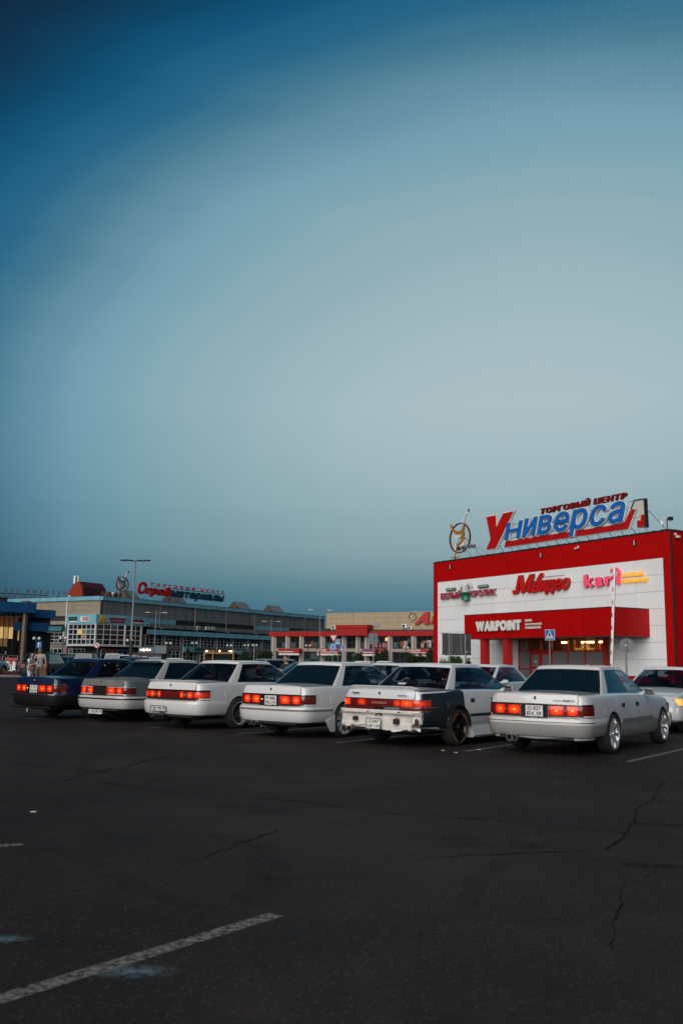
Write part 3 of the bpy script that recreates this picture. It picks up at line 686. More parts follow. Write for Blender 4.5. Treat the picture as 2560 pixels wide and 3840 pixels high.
def front_end(root, P, o, pm):
    L = P['L']; W = P['W']; ax = P['ax'][1]; bw = max(w for x, w in W)+.008; xe = W[-1][0]; zf = P.get('zfront', (.58, .71))
    pa = [(ax+P['arch']+.03, -bw), (L-.30, -bw+.01), (L-.16, -bw+.07), (L-.06, -.62), (L-.02, -.35), (L-.008, 0)]; pa = pa+[(x, -y) for x, y in pa[-2::-1]]
    b0, b1 = P.get('fbump', (.24, .55))
    bo = sweep_bumper(P, pa, [b0, b0+.04, b0+.12, b1-.07, b1-.02, b1], [-.09, -.03, 0, .0, -.01, -.07]).build('front_bumper', o.get('fbumper_paint', o.get('bumper_paint', pm)), root, 35)
    def fx(y): return xe-.045*(abs(y)/.7)**3
    lit = o.get('lights', False)
    for s in (1, -1):
        G = [[(fx(y)+.012, s*y, z) for z in np.linspace(zf[0], zf[1], 4)] for y in np.linspace(.34, .60, 6)]
        MB().grid(G).add([(fx(.34)-.05, s*.34, zf[0]), (fx(.34)-.05, s*.34, zf[1])], []).build('headlight', HEADLAMP if lit else LENS_CLEAR, root, 50)
        path = [(.61, fx(.61)+.01), (.68, fx(.68)+.005), (.73, xe-.06), (.775, xe-.14), (.80, xe-.24)]
        G = [[(x, s*y*1.012, z) for z in np.linspace(zf[0], zf[1], 4)] for y, x in path]
        MB().grid(G).build('corner_light', HEADLAMP_SIDE if lit else LENS_AMBER, root, 50)
        MB().bevbox(L-.10, L-.018, min(s*.36, s*.60), max(s*.36, s*.60), b0+.10, b0+.16, .01).build('bumper_lamp', BUMPER_LIT if lit else LENS_OFF, bo)
    gr = MB().box(xe-.03, xe+.012, -.33, .33, zf[0], zf[1]).build('grille', TRIM, root)
    for k in range(4): MB().box(xe+.012, xe+.018, -.32, .32, zf[0]+.015+k*.03, zf[0]+.025+k*.03).build('grille_bar', CHROME, gr)
    # bonnet shut line and panel
    g = []
    for x in np.linspace(P['xf'][0]+.10, xe-.04, 12):
        w = .86*kf(W, x); pts = section(P, x)[11:]
        g.append([(x, y, float(np.interp(-abs(y), [-p[0] for p in pts], [p[1] for p in pts]))+.005) for y in np.linspace(-w, w, 13)])
    MB().grid(g).build('bonnet', o.get('bonnet_paint', pm), root, 35)
SEDAN['key'] = 'sedan'
# ------------------------------------------------------------------ the six parked saloons, right to left
GRP = 'old saloons parked in a row with tail lights on'
WHITE6 = paint('paint_white_dusty', (.60, .59, .58), dirt=.5, low=(.475, (.30, .295, .29)))
WHITE4 = paint('paint_white_clean', (.66, .66, .66), dirt=.30)
WHITE3 = paint('paint_white_warm', (.66, .655, .64), dirt=.25)
WHITE5 = paint('paint_white_chalky', (.62, .63, .64), dirt=.35)
DARKQ = paint('paint_dark_quarter', (.008, .014, .022), rough=.42, coat=.15, dirt=.08, dirtcol=(.03, .03, .03))
BLUE1 = paint('paint_blue', (.0016, .0095, .042), rough=.3, coat=.5, dirt=.2, dirtcol=(.02, .022, .03))
SILVER2 = paint('paint_grey_patchy', (.125, .148, .165), rough=.42, coat=.3, dirt=.7, metal=.2, dirtcol=(.04, .048, .055))
PRIMER = mat('grey_primer', (.12, .115, .115), .7, var=.35, scale=4)
OLDWHITE = paint('paint_bumper_white', (.5, .5, .49), dirt=.35)
RUSTWHITE = mat('white_rusted_panel', (.60, .57, .53), .5, var=.16, scale=7)
GREYSTRIP = mat('grey_strip', (.17, .165, .17), .4)
BLACKBUMP = mat('black_bumper', (.008, .008, .009), .55, spec=.15)
W_SIX = (7, .028, .036, RIMSILVER, RIMSILVER, '')
W_FAN = (10, .014, .036, RIMSILVER, RIMSILVER, '')
W_DEEP = (5, .036, .046, RIMDARK, RIMSILVER, 'deep')
W_BLACK = (5, .026, .034, RIMBLACK, RIMBLACK, 'letters')
W_PLAIN = (8, .02, .026, RIMSILVER, RIMDARK, '')
def pose(x, y, hd): a = R_(hd); return (x-.12*math.sin(a), y-.12*math.cos(a), 0)
def _pose(cx, cy, hd):
    """rear bumper middle from the rear right wheel's contact point"""
    a = R_(hd); f = Vector((math.sin(a), math.cos(a))); r = Vector((math.cos(a), -math.sin(a)))
    p = Vector((cx, cy))-f*SEDAN['ax'][0]-r*.80; return (p.x, p.y, 0)
def car6():
    o = dict(paint=WHITE6, glass={'all': G_DARK, 'frontside': G_CLEAR, 'front': G_CLEAR}, rear='mark', plate=('O 837', 'BX', '38'), wheel=W_SIX, rimr=.235, bumper_paint=WHITE6, bumper_strip=None, handles=1,
             exhaust=[(.40, .25, .055, .13), (.32, .25, .05, .14)], surround=HOUSING, badge_text=[('TOYOTA', -.30, -.42, .825, .014), ('MARK II', -.44, -.62, .822, .026)])
    c = make_car('parked_car', 'dusty white saloon with dark rear window and silver spoked wheels, nearest to the red building', SEDAN, o, pose(3.03, 14.67, 35), 35, GRP)
    P = SEDAN
    for s in (-1, 1):
        for x0, x1 in ((.30, .82), (1.60, 2.20), (2.215, 3.20)):
            side_patch(P, [(x0, .465), (x0, .53)], [(x1, .465), (x1, .53)], s, .012, 3, 8).build('side_moulding', GREYSTRIP, c, 40)
    sweep_bumper(P, [(.32, -.86), (.18, -.83), (.085, -.75), (.035, -.62), (.012, -.35), (.005, 0), (.012, .35), (.035, .62), (.085, .75), (.18, .83), (.32, .86)], [.505, .508, .515, .518], [-.01, .004, .004, -.01]).build('bumper_strip', TRIM, c, 40)
    sweep_bumper(P, [(.5, -.80), (.30, -.79), (.20, -.75), (.12, -.66), (.09, -.5), (.08, 0), (.09, .5), (.12, .66), (.20, .75), (.30, .79), (.5, .80)], [.245, .25, .285, .295], [-.05, -.02, -.01, -.05]).build('bumper_lip', OLDWHITE, c, 40)
    side_patch(P, [(.80, .60), (.80, .76)], [(.95, .60), (.95, .76)], -1, .0055, 3, 4).build('fuel_flap', WHITE6, c, 40)
    side_patch(P, [(.795, .595), (.795, .765)], [(.955, .595), (.955, .765)], -1, .004, 3, 4).build('flap_gap', GREYSTRIP, c, 40)  # wider grey sheet stands in for the gap round the flap
    return c
def car5():
    o = dict(paint=WHITE5, glass=G_MID, rear='chaser', bumper=False, bumper_paint=RUSTWHITE, wheel=W_BLACK, rimr=.235, track=(.86, .85), spoiler=2, seat=SEATRED, steer=mat('wood_rim', (.30, .10, .03), .4), handles=1,
             exhaust=[(.52, .27, .05, .06), (.66, .265, .045, .10)], badge_text=[('Avante', .58, .42, .845, .035), ('TOYOTA', -.36, -.54, .825, .022)],
             low_plate=([('E 047', .20, .86, .55, .88), ('HP', .12, .48, .10, .42), ('138', .56, .92, .16, .42)], .07, .37, .29, .175, R_(-8), .03))
    c = make_car('parked_car', 'white saloon with black rear quarter, torn-off rear bumper and black wheels', SEDAN, o, pose(.69, 15.80, 38), 38, GRP)
    P = SEDAN
    arch = lambda x: max(.29, (P['rw']+math.sqrt(max(0, .352**2-(x-1.22)**2))) if abs(x-1.22) < .352 else .29)
    xs = np.linspace(.135, 1.42, 38); F = []
    for x in xs:
        zl = arch(x); zt = kf(P['ZS'], x)-.004
        F.append([warp(P, (x, -(side_y(P, x, z)+.0045), z)) for z in np.linspace(zl, zt, 14)]+[deck_pt(P, x, -y*kf(P['W'], x), .004) for y in (.90, .87)])
    q = MB().grid(F).build('rear_quarter_panel', DARKQ, c, 40); q['label'] = 'black rear quarter panel on white car'
    s = MB()
    for k in range(25):
        a = math.pi*k/24; s.add([(1.22+.345*math.cos(a), -.84, .31+.345*math.sin(a)), (1.22+.365*math.cos(a), -.845, .31+.365*math.sin(a)), (1.22+.355*math.cos(a), -.885, .31+.355*math.sin(a))], [])
    s.f = [f for k in range(24) for f in ((k*3, k*3+3, k*3+5, k*3+2), (k*3+2, k*3+5, k*3+4, k*3+1))]; s.m = [0]*len(s.f)
    s.build('arch_flare', BLACKBUMP, c, 60)
    for sg in (-1, 1):
        pr = [(.83, .33), (.905, .155), (.88, .12), (.70, .12), (.70, .33)]
        MB().prism(pr, 1.86, lambda u, v, w: (1.62+w, sg*(u-.02*math.sin(w/1.86*3.1)), v)).build('side_skirt', WHITE5, c, 30)
        for x0, x1 in ((1.60, 2.20), (2.215, 3.20)):
            side_patch(P, [(x0, .475), (x0, .52)], [(x1, .475), (x1, .52)], sg, .012, 3, 8).build('side_moulding', TRIM, c, 40)
    MB().tube([(.80, -.02, .955), (1.00, -.06, .985), (1.05, -.35, .99)], .009, 6).build('rear_wiper', TRIM, c)
    t = put('window_sticker', fit_mesh(text_mesh('RIDE', 1., bold=.03, shear=.2), 0, .16, 0, .05), mat('sticker_white', (.7, .7, .7), .6), c); t.location = (.868, .17, 1.005); t.rotation_euler = (R_(-58), 0, -math.pi/2)
    MB().lathe([(0, 0), (.055, 0)], 16, 'y', (.87, -.853, .68)).build('fuel_flap', DULLMETAL, c)
    return c
def car4():
    o = dict(paint=WHITE4, glass={'all': G_DARK, 'frontside': G_CLEAR, 'front': G_CLEAR}, rear='mark', plate=('M 446', 'MO', '124'), wheel=W_FAN, rimr=.25, bumper_strip=GREYSTRIP, exhaust=[(.36, .26, .042, .06), (.26, .26, .042, .06)],
             recess_lamp=(1,), plate_y=-.03, handles=1)
    c = make_car('parked_car', 'clean white saloon with opaque dark rear window, large fan-spoked wheels and white mud flap', SEDAN, o, pose(-1.22, 17.28, 37.5), 37.5, GRP)
    for s in (-1, 1):
        MB().prism([(.67, .30), (.74, .20), (.81, .12), (.92, .12), (.91, .42), (.84, .40)], .03, lambda u, v, w: (u, s*(.845+w-.02), v)).build('mud_flap', WHITE4, c)
        side_patch(SEDAN, [(.32, .49), (.32, .535)], [(.83, .49), (.83, .535)], s, .010, 3, 8).build('side_moulding', GREYSTRIP, c, 40)
    side_patch(SEDAN, [(.80, .62), (.80, .77)], [(.95, .62), (.95, .77)], -1, .0045, 3, 4).build('fuel_flap', WHITE4, c, 40)
    return c
def car3():
    o = dict(paint=WHITE3, glass=G_MID, rear='cresta', wheel=W_DEEP, rimr=.225, track=(.87, .85), spoiler=1, seat=SEATRED, handles=1, exhaust=[(.40, .25, .035, .10)],
             low_plate=([('P 821 PM', .06, .70, .18, .82), ('38', .76, .94, .30, .84)], .22, .40, .46, .11, R_(4), -.008))
    c = make_car('parked_car', 'white saloon with full-width red lamp band, lip spoiler and plate mounted on the bumper', SEDAN, o, pose(-3.36, 19.09, 36.5), 36.5, GRP)
    for s in (-1, 1): side_patch(SEDAN, [(.32, .485), (.32, .525)], [(.82, .485), (.82, .525)], s, .010, 3, 8).build('side_moulding', GREYSTRIP, c, 40)
    MB().bevbox(-.03, .16, .08, .14, .27, .33, .01).tube([(.0, .11, .30), (-.05, .11, .30), (-.06, .11, .36)], .022, 8).build('tow_hitch', DULLMETAL, c)
    side_patch(SEDAN, [(.80, .64), (.80, .78)], [(.94, .64), (.94, .78)], -1, .0045, 3, 4).build('fuel_flap', WHITE3, c, 40)
    return c
def car2():
    o = dict(paint=SILVER2, glass=G_DARK, rear='mark', lid_paint=PRIMER, roof=paint('paint_roof_pale', (.42, .41, .40), dirt=.1), wheel=W_PLAIN, bumper_paint=OLDWHITE, bumper_strip=TRIM, surround=OLDWHITE, handles=1,
             low_plate=([('O 105 KM', .05, .68, .16, .84), ('138', .74, .95, .30, .84)], .10, .215, .47, .11, R_(-6), .06))
    c = make_car('parked_car', 'patchy grey saloon with primer boot lid and plate hanging under a white bumper', SEDAN, o, pose(-5.24, 21.03, 36), 36, GRP)
    g = []
    for t in (0, 1):
        g.append([(1.40-.16*t, y, 1.32+.0*t-.05*t+.02*math.cos(y*2)) for y in np.linspace(-.52, .52, 13)])
    MB().grid(g).add([], []).build('rear_window_visor', TRIM, c, 40)
    return c
def car1():
    o = dict(paint=BLUE1, glass={'all': G_MID}, rear='mark', plate=('E 727', 'HE', '138'), plate_y=-.06, recess_lamp=(1,), wheel=W_PLAIN, bumper_paint=BLACKBUMP, bumper_strip=None, surround=HOUSING, handles=1, trim=TRIM)
    c = make_car('parked_car', 'dark blue saloon with black bumper at the far end of the row', SEDAN, o, pose(-6.98, 21.8, 37.5), 37.5, GRP)
    sweep_bumper(SEDAN, [(.32, -.86), (.18, -.83), (.085, -.75), (.035, -.62), (.012, -.35), (.005, 0), (.012, .35), (.035, .62), (.085, .75), (.18, .83), (.32, .86)], [.54, .543, .556, .56], [-.01, .006, .006, -.01]).build('chrome_strip', CHROME, c, 40)
    MB().box(.02, .25, -.80, .80, .235, .265).build('rear_lip', BLACKBUMP, c)
    m = MB().prism([(-.05, .09), (-.025, .03), (.025, .03), (.05, .09), (.04, .0), (.0, -.07), (-.04, .0)], .006, lambda u, v, w: (.17+w, .30-u, .19+v)); m.build('sticker', mat('sticker_pale', (.6, .6, .6), .6), c)
    return c
for fn in (car6, car5, car4, car3, car2, car1): fn()
# ------------------------------------------------------------------ ground
def asphalt():
    m = bpy.data.materials.new('asphalt'); m.use_nodes = True; nt = m.node_tree; b = nt.nodes['Principled BSDF']; N = nt.nodes.new; L = nt.links.new
    tc = N('ShaderNodeTexCoord')
    def noise(s, d=5, r=.6):
        n = N('ShaderNodeTexNoise'); n.inputs['Scale'].default_value = s; n.inputs['Detail'].default_value = d; n.inputs['Roughness'].default_value = r; L(tc.outputs['Object'], n.inputs['Vector']); return n
    def mr(src, a, b_, c, d):
        q = N('ShaderNodeMapRange'); q.inputs[1].default_value = a; q.inputs[2].default_value = b_; q.inputs[3].default_value = c; q.inputs[4].default_value = d; L(src, q.inputs[0]); return q.outputs[0]
    big = noise(.22, 6, .62); mid = noise(1.7, 6, .7); fine = noise(60, 3, .7)
    vo = N('ShaderNodeTexVoronoi'); vo.inputs['Scale'].default_value = 58; vo.inputs['Randomness'].default_value = 1.0; L(tc.outputs['Object'], vo.inputs['Vector'])
    c1 = N('ShaderNodeMix'); c1.data_type = 'RGBA'; c1.inputs[6].default_value = (.0185, .0148, .0142, 1); c1.inputs[7].default_value = (.0360, .0293, .0280, 1); L(mr(big.outputs['Fac'], .36, .66, 0, 1), c1.inputs[0])
    c2 = N('ShaderNodeMix'); c2.data_type = 'RGBA'; c2.blend_type = 'MULTIPLY'; c2.inputs[0].default_value = 1
    g = N('ShaderNodeCombineColor'); v = mr(mid.outputs['Fac'], .3, .7, .68, 1.3)
    for i in range(3): L(v, g.inputs[i])
    L(c1.outputs[2], c2.inputs[6]); L(g.outputs[0], c2.inputs[7])
    # pale and dark stones in the binder
    c3 = N('ShaderNodeMix'); c3.data_type = 'RGBA'; c3.inputs[7].default_value = (.14, .128, .12, 1); L(c2.outputs[2], c3.inputs[6])
    st = N('ShaderNodeMath'); st.operation = 'MULTIPLY'; L(mr(vo.outputs['Color'], .62, .95, 0, .8), st.inputs[0]); L(mr(vo.outputs['Distance'], .0, .55, 1, 0), st.inputs[1]); L(st.outputs[0], c3.inputs[0])
    # damp / oily darker stains
    st2 = noise(.75, 5, .66); c4 = N('ShaderNodeMix'); c4.data_type = 'RGBA'; c4.inputs[7].default_value = (.0105, .0092, .0092, 1); L(c3.outputs[2], c4.inputs[6]); L(mr(st2.outputs['Fac'], .56, .70, 0, .8), c4.inputs[0])
    # sparse blue-ish chalk smear areas stay separate meshes
    L(c4.outputs[2], b.inputs['Base Color'])
    L(mr(mid.outputs['Fac'], .3, .7, .60, .85), b.inputs['Roughness']); b.inputs['Specular IOR Level'].default_value = .07
    bp = N('ShaderNodeBump'); bp.inputs['Strength'].default_value = .55; bp.inputs['Distance'].default_value = .006
    ad = N('ShaderNodeMath'); ad.operation = 'ADD'; L(vo.outputs['Distance'], ad.inputs[0]); L(fine.outputs['Fac'], ad.inputs[1]); L(ad.outputs[0], bp.inputs['Height'])
    bp2 = N('ShaderNodeBump'); bp2.inputs['Strength'].default_value = .35; bp2.inputs['Distance'].default_value = .06; L(mid.outputs['Fac'], bp2.inputs['Height']); L(bp2.outputs[0], bp.inputs['Normal']); L(bp.outputs[0], b.inputs['Normal'])
    return m
def worn_paint(name, rgb, lo=.42, hi=.55, sc=9., blob=False, amt=1.):
    m = bpy.data.materials.new(name); m.use_nodes = True; nt = m.node_tree; b = nt.nodes['Principled BSDF']; N = nt.nodes.new; L = nt.links.new
    tc = N('ShaderNodeTexCoord'); n = N('ShaderNodeTexNoise'); n.inputs['Scale'].default_value = sc; n.inputs['Detail'].default_value = 9; n.inputs['Roughness'].default_value = .78; L(tc.outputs['Object'], n.inputs['Vector'])
    r = N('ShaderNodeMapRange'); r.inputs[1].default_value = lo; r.inputs[2].default_value = hi; L(n.outputs['Fac'], r.inputs[0])
    b.inputs['Base Color'].default_value = (*rgb, 1); b.inputs['Roughness'].default_value = .8; b.inputs['Specular IOR Level'].default_value = .2
    fac = r.outputs[0]
    if blob:
        gs = N('ShaderNodeVectorMath'); gs.operation = 'DISTANCE'; gs.inputs[1].default_value = (.5, .5, 0); fl = N('ShaderNodeVectorMath'); fl.operation = 'MULTIPLY'; fl.inputs[1].default_value = (1, 1, 0); L(tc.outputs['Generated'], fl.inputs[0]); L(fl.outputs[0], gs.inputs[0]); gr = N('ShaderNodeMapRange'); gr.inputs[1].default_value = .48; gr.inputs[2].default_value = .12; L(gs.outputs['Value'], gr.inputs[0])
        ml = N('ShaderNodeMath'); ml.operation = 'MULTIPLY'; L(fac, ml.inputs[0]); L(gr.outputs[0], ml.inputs[1]); fac = ml.outputs[0]
    sc_ = N('ShaderNodeMath'); sc_.operation = 'MULTIPLY'; sc_.inputs[1].default_value = amt; L(fac, sc_.inputs[0])
    tr = N('ShaderNodeBsdfTransparent'); ms = N('ShaderNodeMixShader'); L(sc_.outputs[0], ms.inputs[0]); L(tr.outputs[0], ms.inputs[1]); L(b.outputs[0], ms.inputs[2]); L(ms.outputs[0], nt.nodes['Material Output'].inputs['Surface'])
    return m
ASPHALT = asphalt()
def build_ground():
    ys = [-40, 0, 10, 20, 30, 50, 75, 100, 150, 200, 300, 500, 900, 1600]; xs = [-1200, -500, -200, -80, -30, 0, 30, 80, 200, 500, 1200]
    g = MB().grid([[(x, y, gz(min(y, 400))) for y in ys] for x in xs]).build('ground', ASPHALT); structure(g); g['label'] = 'dark worn asphalt of the car park'
    PW = worn_paint('worn_white_paint', (.25, .24, .235), .40, .60, 26., amt=.9); PF = worn_paint('worn_white_paint_faint', (.26, .25, .24), .5, .66, 16.)
    def line(a, b, w, m=PW, z=.004):
        a, b = Vector(a), Vector(b); d = (b-a).normalized(); n = Vector((-d.y, d.x))*w/2; k = max(2, int((b-a).length/.12)); rows = []
        for i in range(k+1):
            p = a+(b-a)*i/k; j = random.uniform(-.004, .004); rows.append([(p.x+n.x*(1+j/w*2), p.y+n.y*(1+j/w*2), z), (p.x-n.x*(1+j/w), p.y-n.y*(1+j/w), z)])
        o = MB().grid(rows).build('painted_line', m, g, fix=False); return o
    def gp(px, py):
        d = ray(px, py); t = -CAM_H/d.z; return (d.x*t, d.y*t)
    line(gp(-220, 3818), gp(1035, 3432), .105)
    line(gp(-900, 3232), gp(88, 3168), .10)
    hd = R_(35.5); f = Vector((math.sin(hd), math.cos(hd)))
    for px, py, ln in ((2350, 2858, 4.6), (1745, 2818, 4.8), (1262, 2786, 4.8), (888, 2754, 4.8), (560, 2730, 4.6), (100, 2695, 4.6)):
        a = Vector(gp(px, py)); line(a, a+f*ln, .10)
    r = Vector((f.y, -f.x)); a = Vector(gp(2350, 2858))+f*4.9; line(a-r*.1, a+r*9, .10, PW)
    line(Vector(gp(1680, 2822))-r*.1, Vector(gp(1760, 2822)), .05, PF)
    # cracks traced across the lot
    CR = mat('crack_dark', (.010, .0085, .008), .95, spec=.04)
    rnd = random.Random(3)
    for path, w in (([(237, 2931), (330, 2898), (470, 2878), (560, 2850), (645, 2836)], .045), ([(375, 2934), (700, 2975), (1143, 3007), (1390, 3045), (1796, 3073), (2302, 3122), (2557, 3146)], .030),
                    ([(2486, 2934), (2440, 3005), (2380, 3030), (2375, 3075), (2350, 3122), (2278, 3187)], .03), ([(690, 3245), (830, 3190), (1040, 3115)], .02), ([(2470, 3250), (2330, 3340), (2310, 3420), (2300, 3560)], .012), ([(1440, 3235), (1800, 3205), (2278, 3187)], .02)):
        P = [Vector((*gp(*q), 0)) for q in path]; pts = []
        for i in range(len(P)-1):
            n = max(3, int((P[i+1]-P[i]).length/.10))
            for k in range(n): pts.append(P[i].lerp(P[i+1], k/n)+Vector((rnd.gauss(0, .016), rnd.gauss(0, .016), 0)))
        pts.append(P[-1]); rows = []
        for i, p in enumerate(pts):
            d = (pts[min(i+1, len(pts)-1)]-pts[max(i-1, 0)]).normalized(); wob = .5+.5*math.sin(i*.23+w*900)*math.sin(i*.071+1); n = Vector((-d.y, d.x, 0))*w*.5*rnd.uniform(.2, 1.1)*max(.4, wob)*1.05
            rows.append([(p.x+n.x, p.y+n.y, .003), (p.x-n.x, p.y-n.y, .003)])
        MB().grid(rows).build('crack', CR, g, fix=False)
    # faint tyre marks and tar patches
    TM = worn_paint('tyre_mark', (.010, .009, .009), .34, .66, 4., amt=.17); TP = worn_paint('tar_patch', (.008, .0085, .009), .3, .6, 6., amt=.5)
    def ribbon(path, w, m, nm, z):
        P = [Vector((*gp(*q), 0)) for q in path]; rows = []; pts = []
        for i in range(len(P)-1):
            for k in range(10): t = k/10; pts.append(P[i].lerp(P[i+1], t))
        pts.append(P[-1])
        for i, q in enumerate(pts):
            d = (pts[min(i+2, len(pts)-1)]-pts[max(i-2, 0)]).normalized(); n = Vector((-d.y, d.x, 0))*w/2; rows.append([(q.x+n.x, q.y+n.y, z), (q.x-n.x, q.y-n.y, z)])
        MB().grid(rows).build(nm, m, g, fix=False)
    for off in (0, 70): ribbon([(880+off, 3400), (960+off, 3330), (985+off, 3250), (930+off, 3180), (800+off, 3130)], .16, TM, 'tyre_mark', .0015)
    ribbon([(310, 2900), (330, 2850), (420, 2800), (560, 2775)], .2, TM, 'tyre_mark', .0015); ribbon([(1560, 2870), (1850, 2895), (2250, 2925), (2560, 2935)], .16, TM, 'tyre_mark', .0015); ribbon([(0, 2860), (500, 2905), (1100, 2930), (1700, 2935)], .2, TM, 'tyre_mark', .0015); ribbon([(280, 3200), (520, 3330), (800, 3420)], .2, TM, 'tyre_mark', .0015); ribbon([(1750, 3400), (1790, 3300), (1900, 3225)], .16, TM, 'tyre_mark', .0015)
    ribbon([(2375, 3090), (2460, 3093), (2560, 3097), (2700, 3100)], .16, TP, 'tar_patch', .002); ribbon([(2335, 3243), (2430, 3246), (2560, 3252), (2700, 3258)], .14, TP, 'tar_patch', .002)
    # bluish chalk smears on the tarmac
    SM = worn_paint('blue_chalk_smear', (.10, .155, .185), .40, .56, 18, blob=True)
    for (px, py, w, h) in ((500, 3645, .20, .085), (20, 3520, .13, .07)):
        c = gp(px, py); pts = [(c[0]+w*(1+.4*rnd.random())*math.cos(a), c[1]+h*(1+.6*rnd.random())*math.sin(a), .0035) for a in np.linspace(0, 2*math.pi, 18)[:-1]]
        MB().add(pts, [tuple(range(len(pts)))]).build('chalk_smear', SM, g, fix=False)
    # scraps of litter
    LT = mat('paper_scrap', (.45, .43, .36), .8)
    for i, (px, py) in enumerate(((1660, 2815), (1709, 2823), (128, 3046), (1795, 2812))):
        c = gp(px, py); o = MB().prism([(-.03, -.01), (.02, -.02), (.03, .01), (-.01, .02)], .008, lambda u, v, w: (c[0]+u, c[1]+v, .002+w)).build('paper_scrap', LT)
        tag(o, ['tiny pale scrap of paper on the asphalt before the black-quartered car', 'tiny paper scrap on the asphalt beside a painted bay line', 'tiny pale scrap lying alone on open asphalt', 'tiny paper scrap on the asphalt before the dusty white car'][i], 'litter', 'litter on the asphalt')
build_ground()

# ------------------------------------------------------------------ facade helpers
_cube = {}
def cube_mesh(m):
    if m.name not in _cube:
        me = MB().box(0, 1, 0, 1, 0, 1).mesh('unit'); me.materials.append(m); _cube[m.name] = me
    return _cube[m.name]
def slab(parent, name, x0, x1, y0, y1, z0, z1, m, rz=0.):
    """a box given in the frame of the parent turned by rz (0 or -90 deg)"""
    c, s = math.cos(rz), math.sin(rz)
    return inst(name, cube_mesh(m), parent, (x0*c-y0*s, x0*s+y0*c, z0), (0, 0, rz), (x1-x0, y1-y0, z1-z0))
def letters(root, text, x0, x1, zb, zt, y, m, depth=.06, bold=.02, shear=0., gap=.10, space=.4, ref=None, edge=None, edge_w=.03, name='letter', edge_y=.03):
    """each character its own mesh standing in XZ; zb/zt = baseline and top of the reference character"""
    raw = []; cx = 0.
    for ch in text:
        if ch == ' ': cx += space; continue
        me = text_mesh(ch, 1., bold=bold, shear=shear); xs_ = [v.co.x for v in me.vertices]; lo, hi = min(xs_), max(xs_); lo2 = min(v.co.x-shear*v.co.y for v in me.vertices); hi2 = max(v.co.x-shear*v.co.y for v in me.vertices)
        raw.append((ch, me, cx-lo2)); cx += hi2-lo2+gap
    tot = cx-gap; H = max(v.co.y for v in text_mesh(ref or text.strip()[0], 1., bold=bold).vertices); sx = (x1-x0)/tot; sz = (zt-zb)/H; out = []
    for ch, me, off in raw:
        bpy.data.meshes.remove(me); me = text_mesh(ch, 1., bold=bold, shear=shear, depth=depth/2)
        for v in me.vertices: v.co = (x0+(v.co.x+off)*sx, y-v.co.z, zb+v.co.y*sz)
        o = put(name, me, m, root); out.append(o)
        if edge:
            e = text_mesh(ch, 1., bold=bold+edge_w, shear=shear, depth=depth/2)
            for v in e.vertices: v.co = (x0+(v.co.x+off)*sx, y+edge_y-v.co.z, zb+v.co.y*sz)
            put('letter_edge', e, edge, o)
    return out
def flat_text(root, text, x0, x1, z0, z1, y, m, bold=.01, shear=0., name='lettering', depth=.004, spacing=1.):
    me = fit_mesh(text_mesh(text, 1., bold=bold, shear=shear, depth=depth, spacing=spacing), x0, x1, z0, z1, y); return put(name, me, m, root)
def emblem(root, cx, cz, sc, y, ring_m, gold, white, depth=.12):
    """ring with a figure that throws one arm up and holds a crescent scarf; drawn in units of the ring radius"""
    ro, ri = 1.0, .93; n = 40; m = MB()
    def T(u, v, w): return (cx+u*sc*1.1, y+w, cz+v*sc)
    for k in range(n):
        a, b = 2*math.pi*k/n, 2*math.pi*(k+1)/n
        m.add([T(r*math.cos(t), r*math.sin(t), w) for t in (a, b) for r in (ri, ro) for w in (0, depth)], [(0, 1, 3, 2), (4, 6, 7, 5), (0, 4, 5, 1), (2, 3, 7, 6), (0, 2, 6, 4), (1, 5, 7, 3)])
    weld(m.mesh('r')); m.build('ring', ring_m, root, 40)
    def pr(nm, poly, mt, d=depth, off=-.02): MB().prism(poly, d, lambda u, v, w: T(u, v, w+off)).build(nm, mt, root)
    pr('scarf', [(-.85, 1.02), (-.80, .98), (-.62, .66), (-.25, .46), (.10, .47), (.22, .53), (.14, .28), (-.05, .23), (-.40, .30), (-.68, .55), (-.88, .88)], gold)
    pr('scarf_fringe', [(-.60, .42), (-.25, .22), (.10, .18), (.14, .05), (-.1, .08), (-.42, .10), (-.55, .2)], white, depth*.5, .04)
    pr('torso', [(.22, .53), (.38, .80), (.52, .98), (.48, .70), (.40, .40), (.48, .22), (.38, .05), (.10, -.12), (.05, .0), (.22, .2), (.16, .3)], gold)
    pr('raised_arm', [(.44, .92), (.54, 1.18), (.66, 1.46), (.80, 1.52), (.93, 1.46), (.90, 1.58), (.74, 1.66), (.60, 1.54), (.42, 1.12), (.36, .86)], white)
    pr('hand_star', [(.84, 1.60), (.90, 1.70), (.80, 1.72), (.87, 1.82), (.93, 1.73), (1.02, 1.74), (.95, 1.66), (.98, 1.58), (.91, 1.62)], ring_m, depth*.4)
    pr('bent_leg', [(.05, .02), (.36, .05), (.60, -.12), (.10, -.42), (-.12, -.44), (-.06, -.32), (.28, -.14)], gold)
    pr('straight_leg', [(-.06, -.32), (-.12, -.6), (-.36, -1.18), (-.50, -1.34), (-.46, -1.10), (-.28, -.62), (-.18, -.30)], gold)
    pr('outline', [(.62, -.10), (.72, -.06), (.40, -.46), (.0, -.78), (-.36, -1.30), (-.40, -1.22), (-.10, -.68), (.12, -.44)], white, depth*.6, .02)
    pr('curls', [(-.45, .25), (-.2, .1), (-.28, -.15), (-.42, -.30), (-.32, -.55), (-.50, -.78), (-.44, -1.05), (-.56, -.80), (-.52, -.45), (-.36, -.1), (-.50, .1)], white, depth*.4, .05)

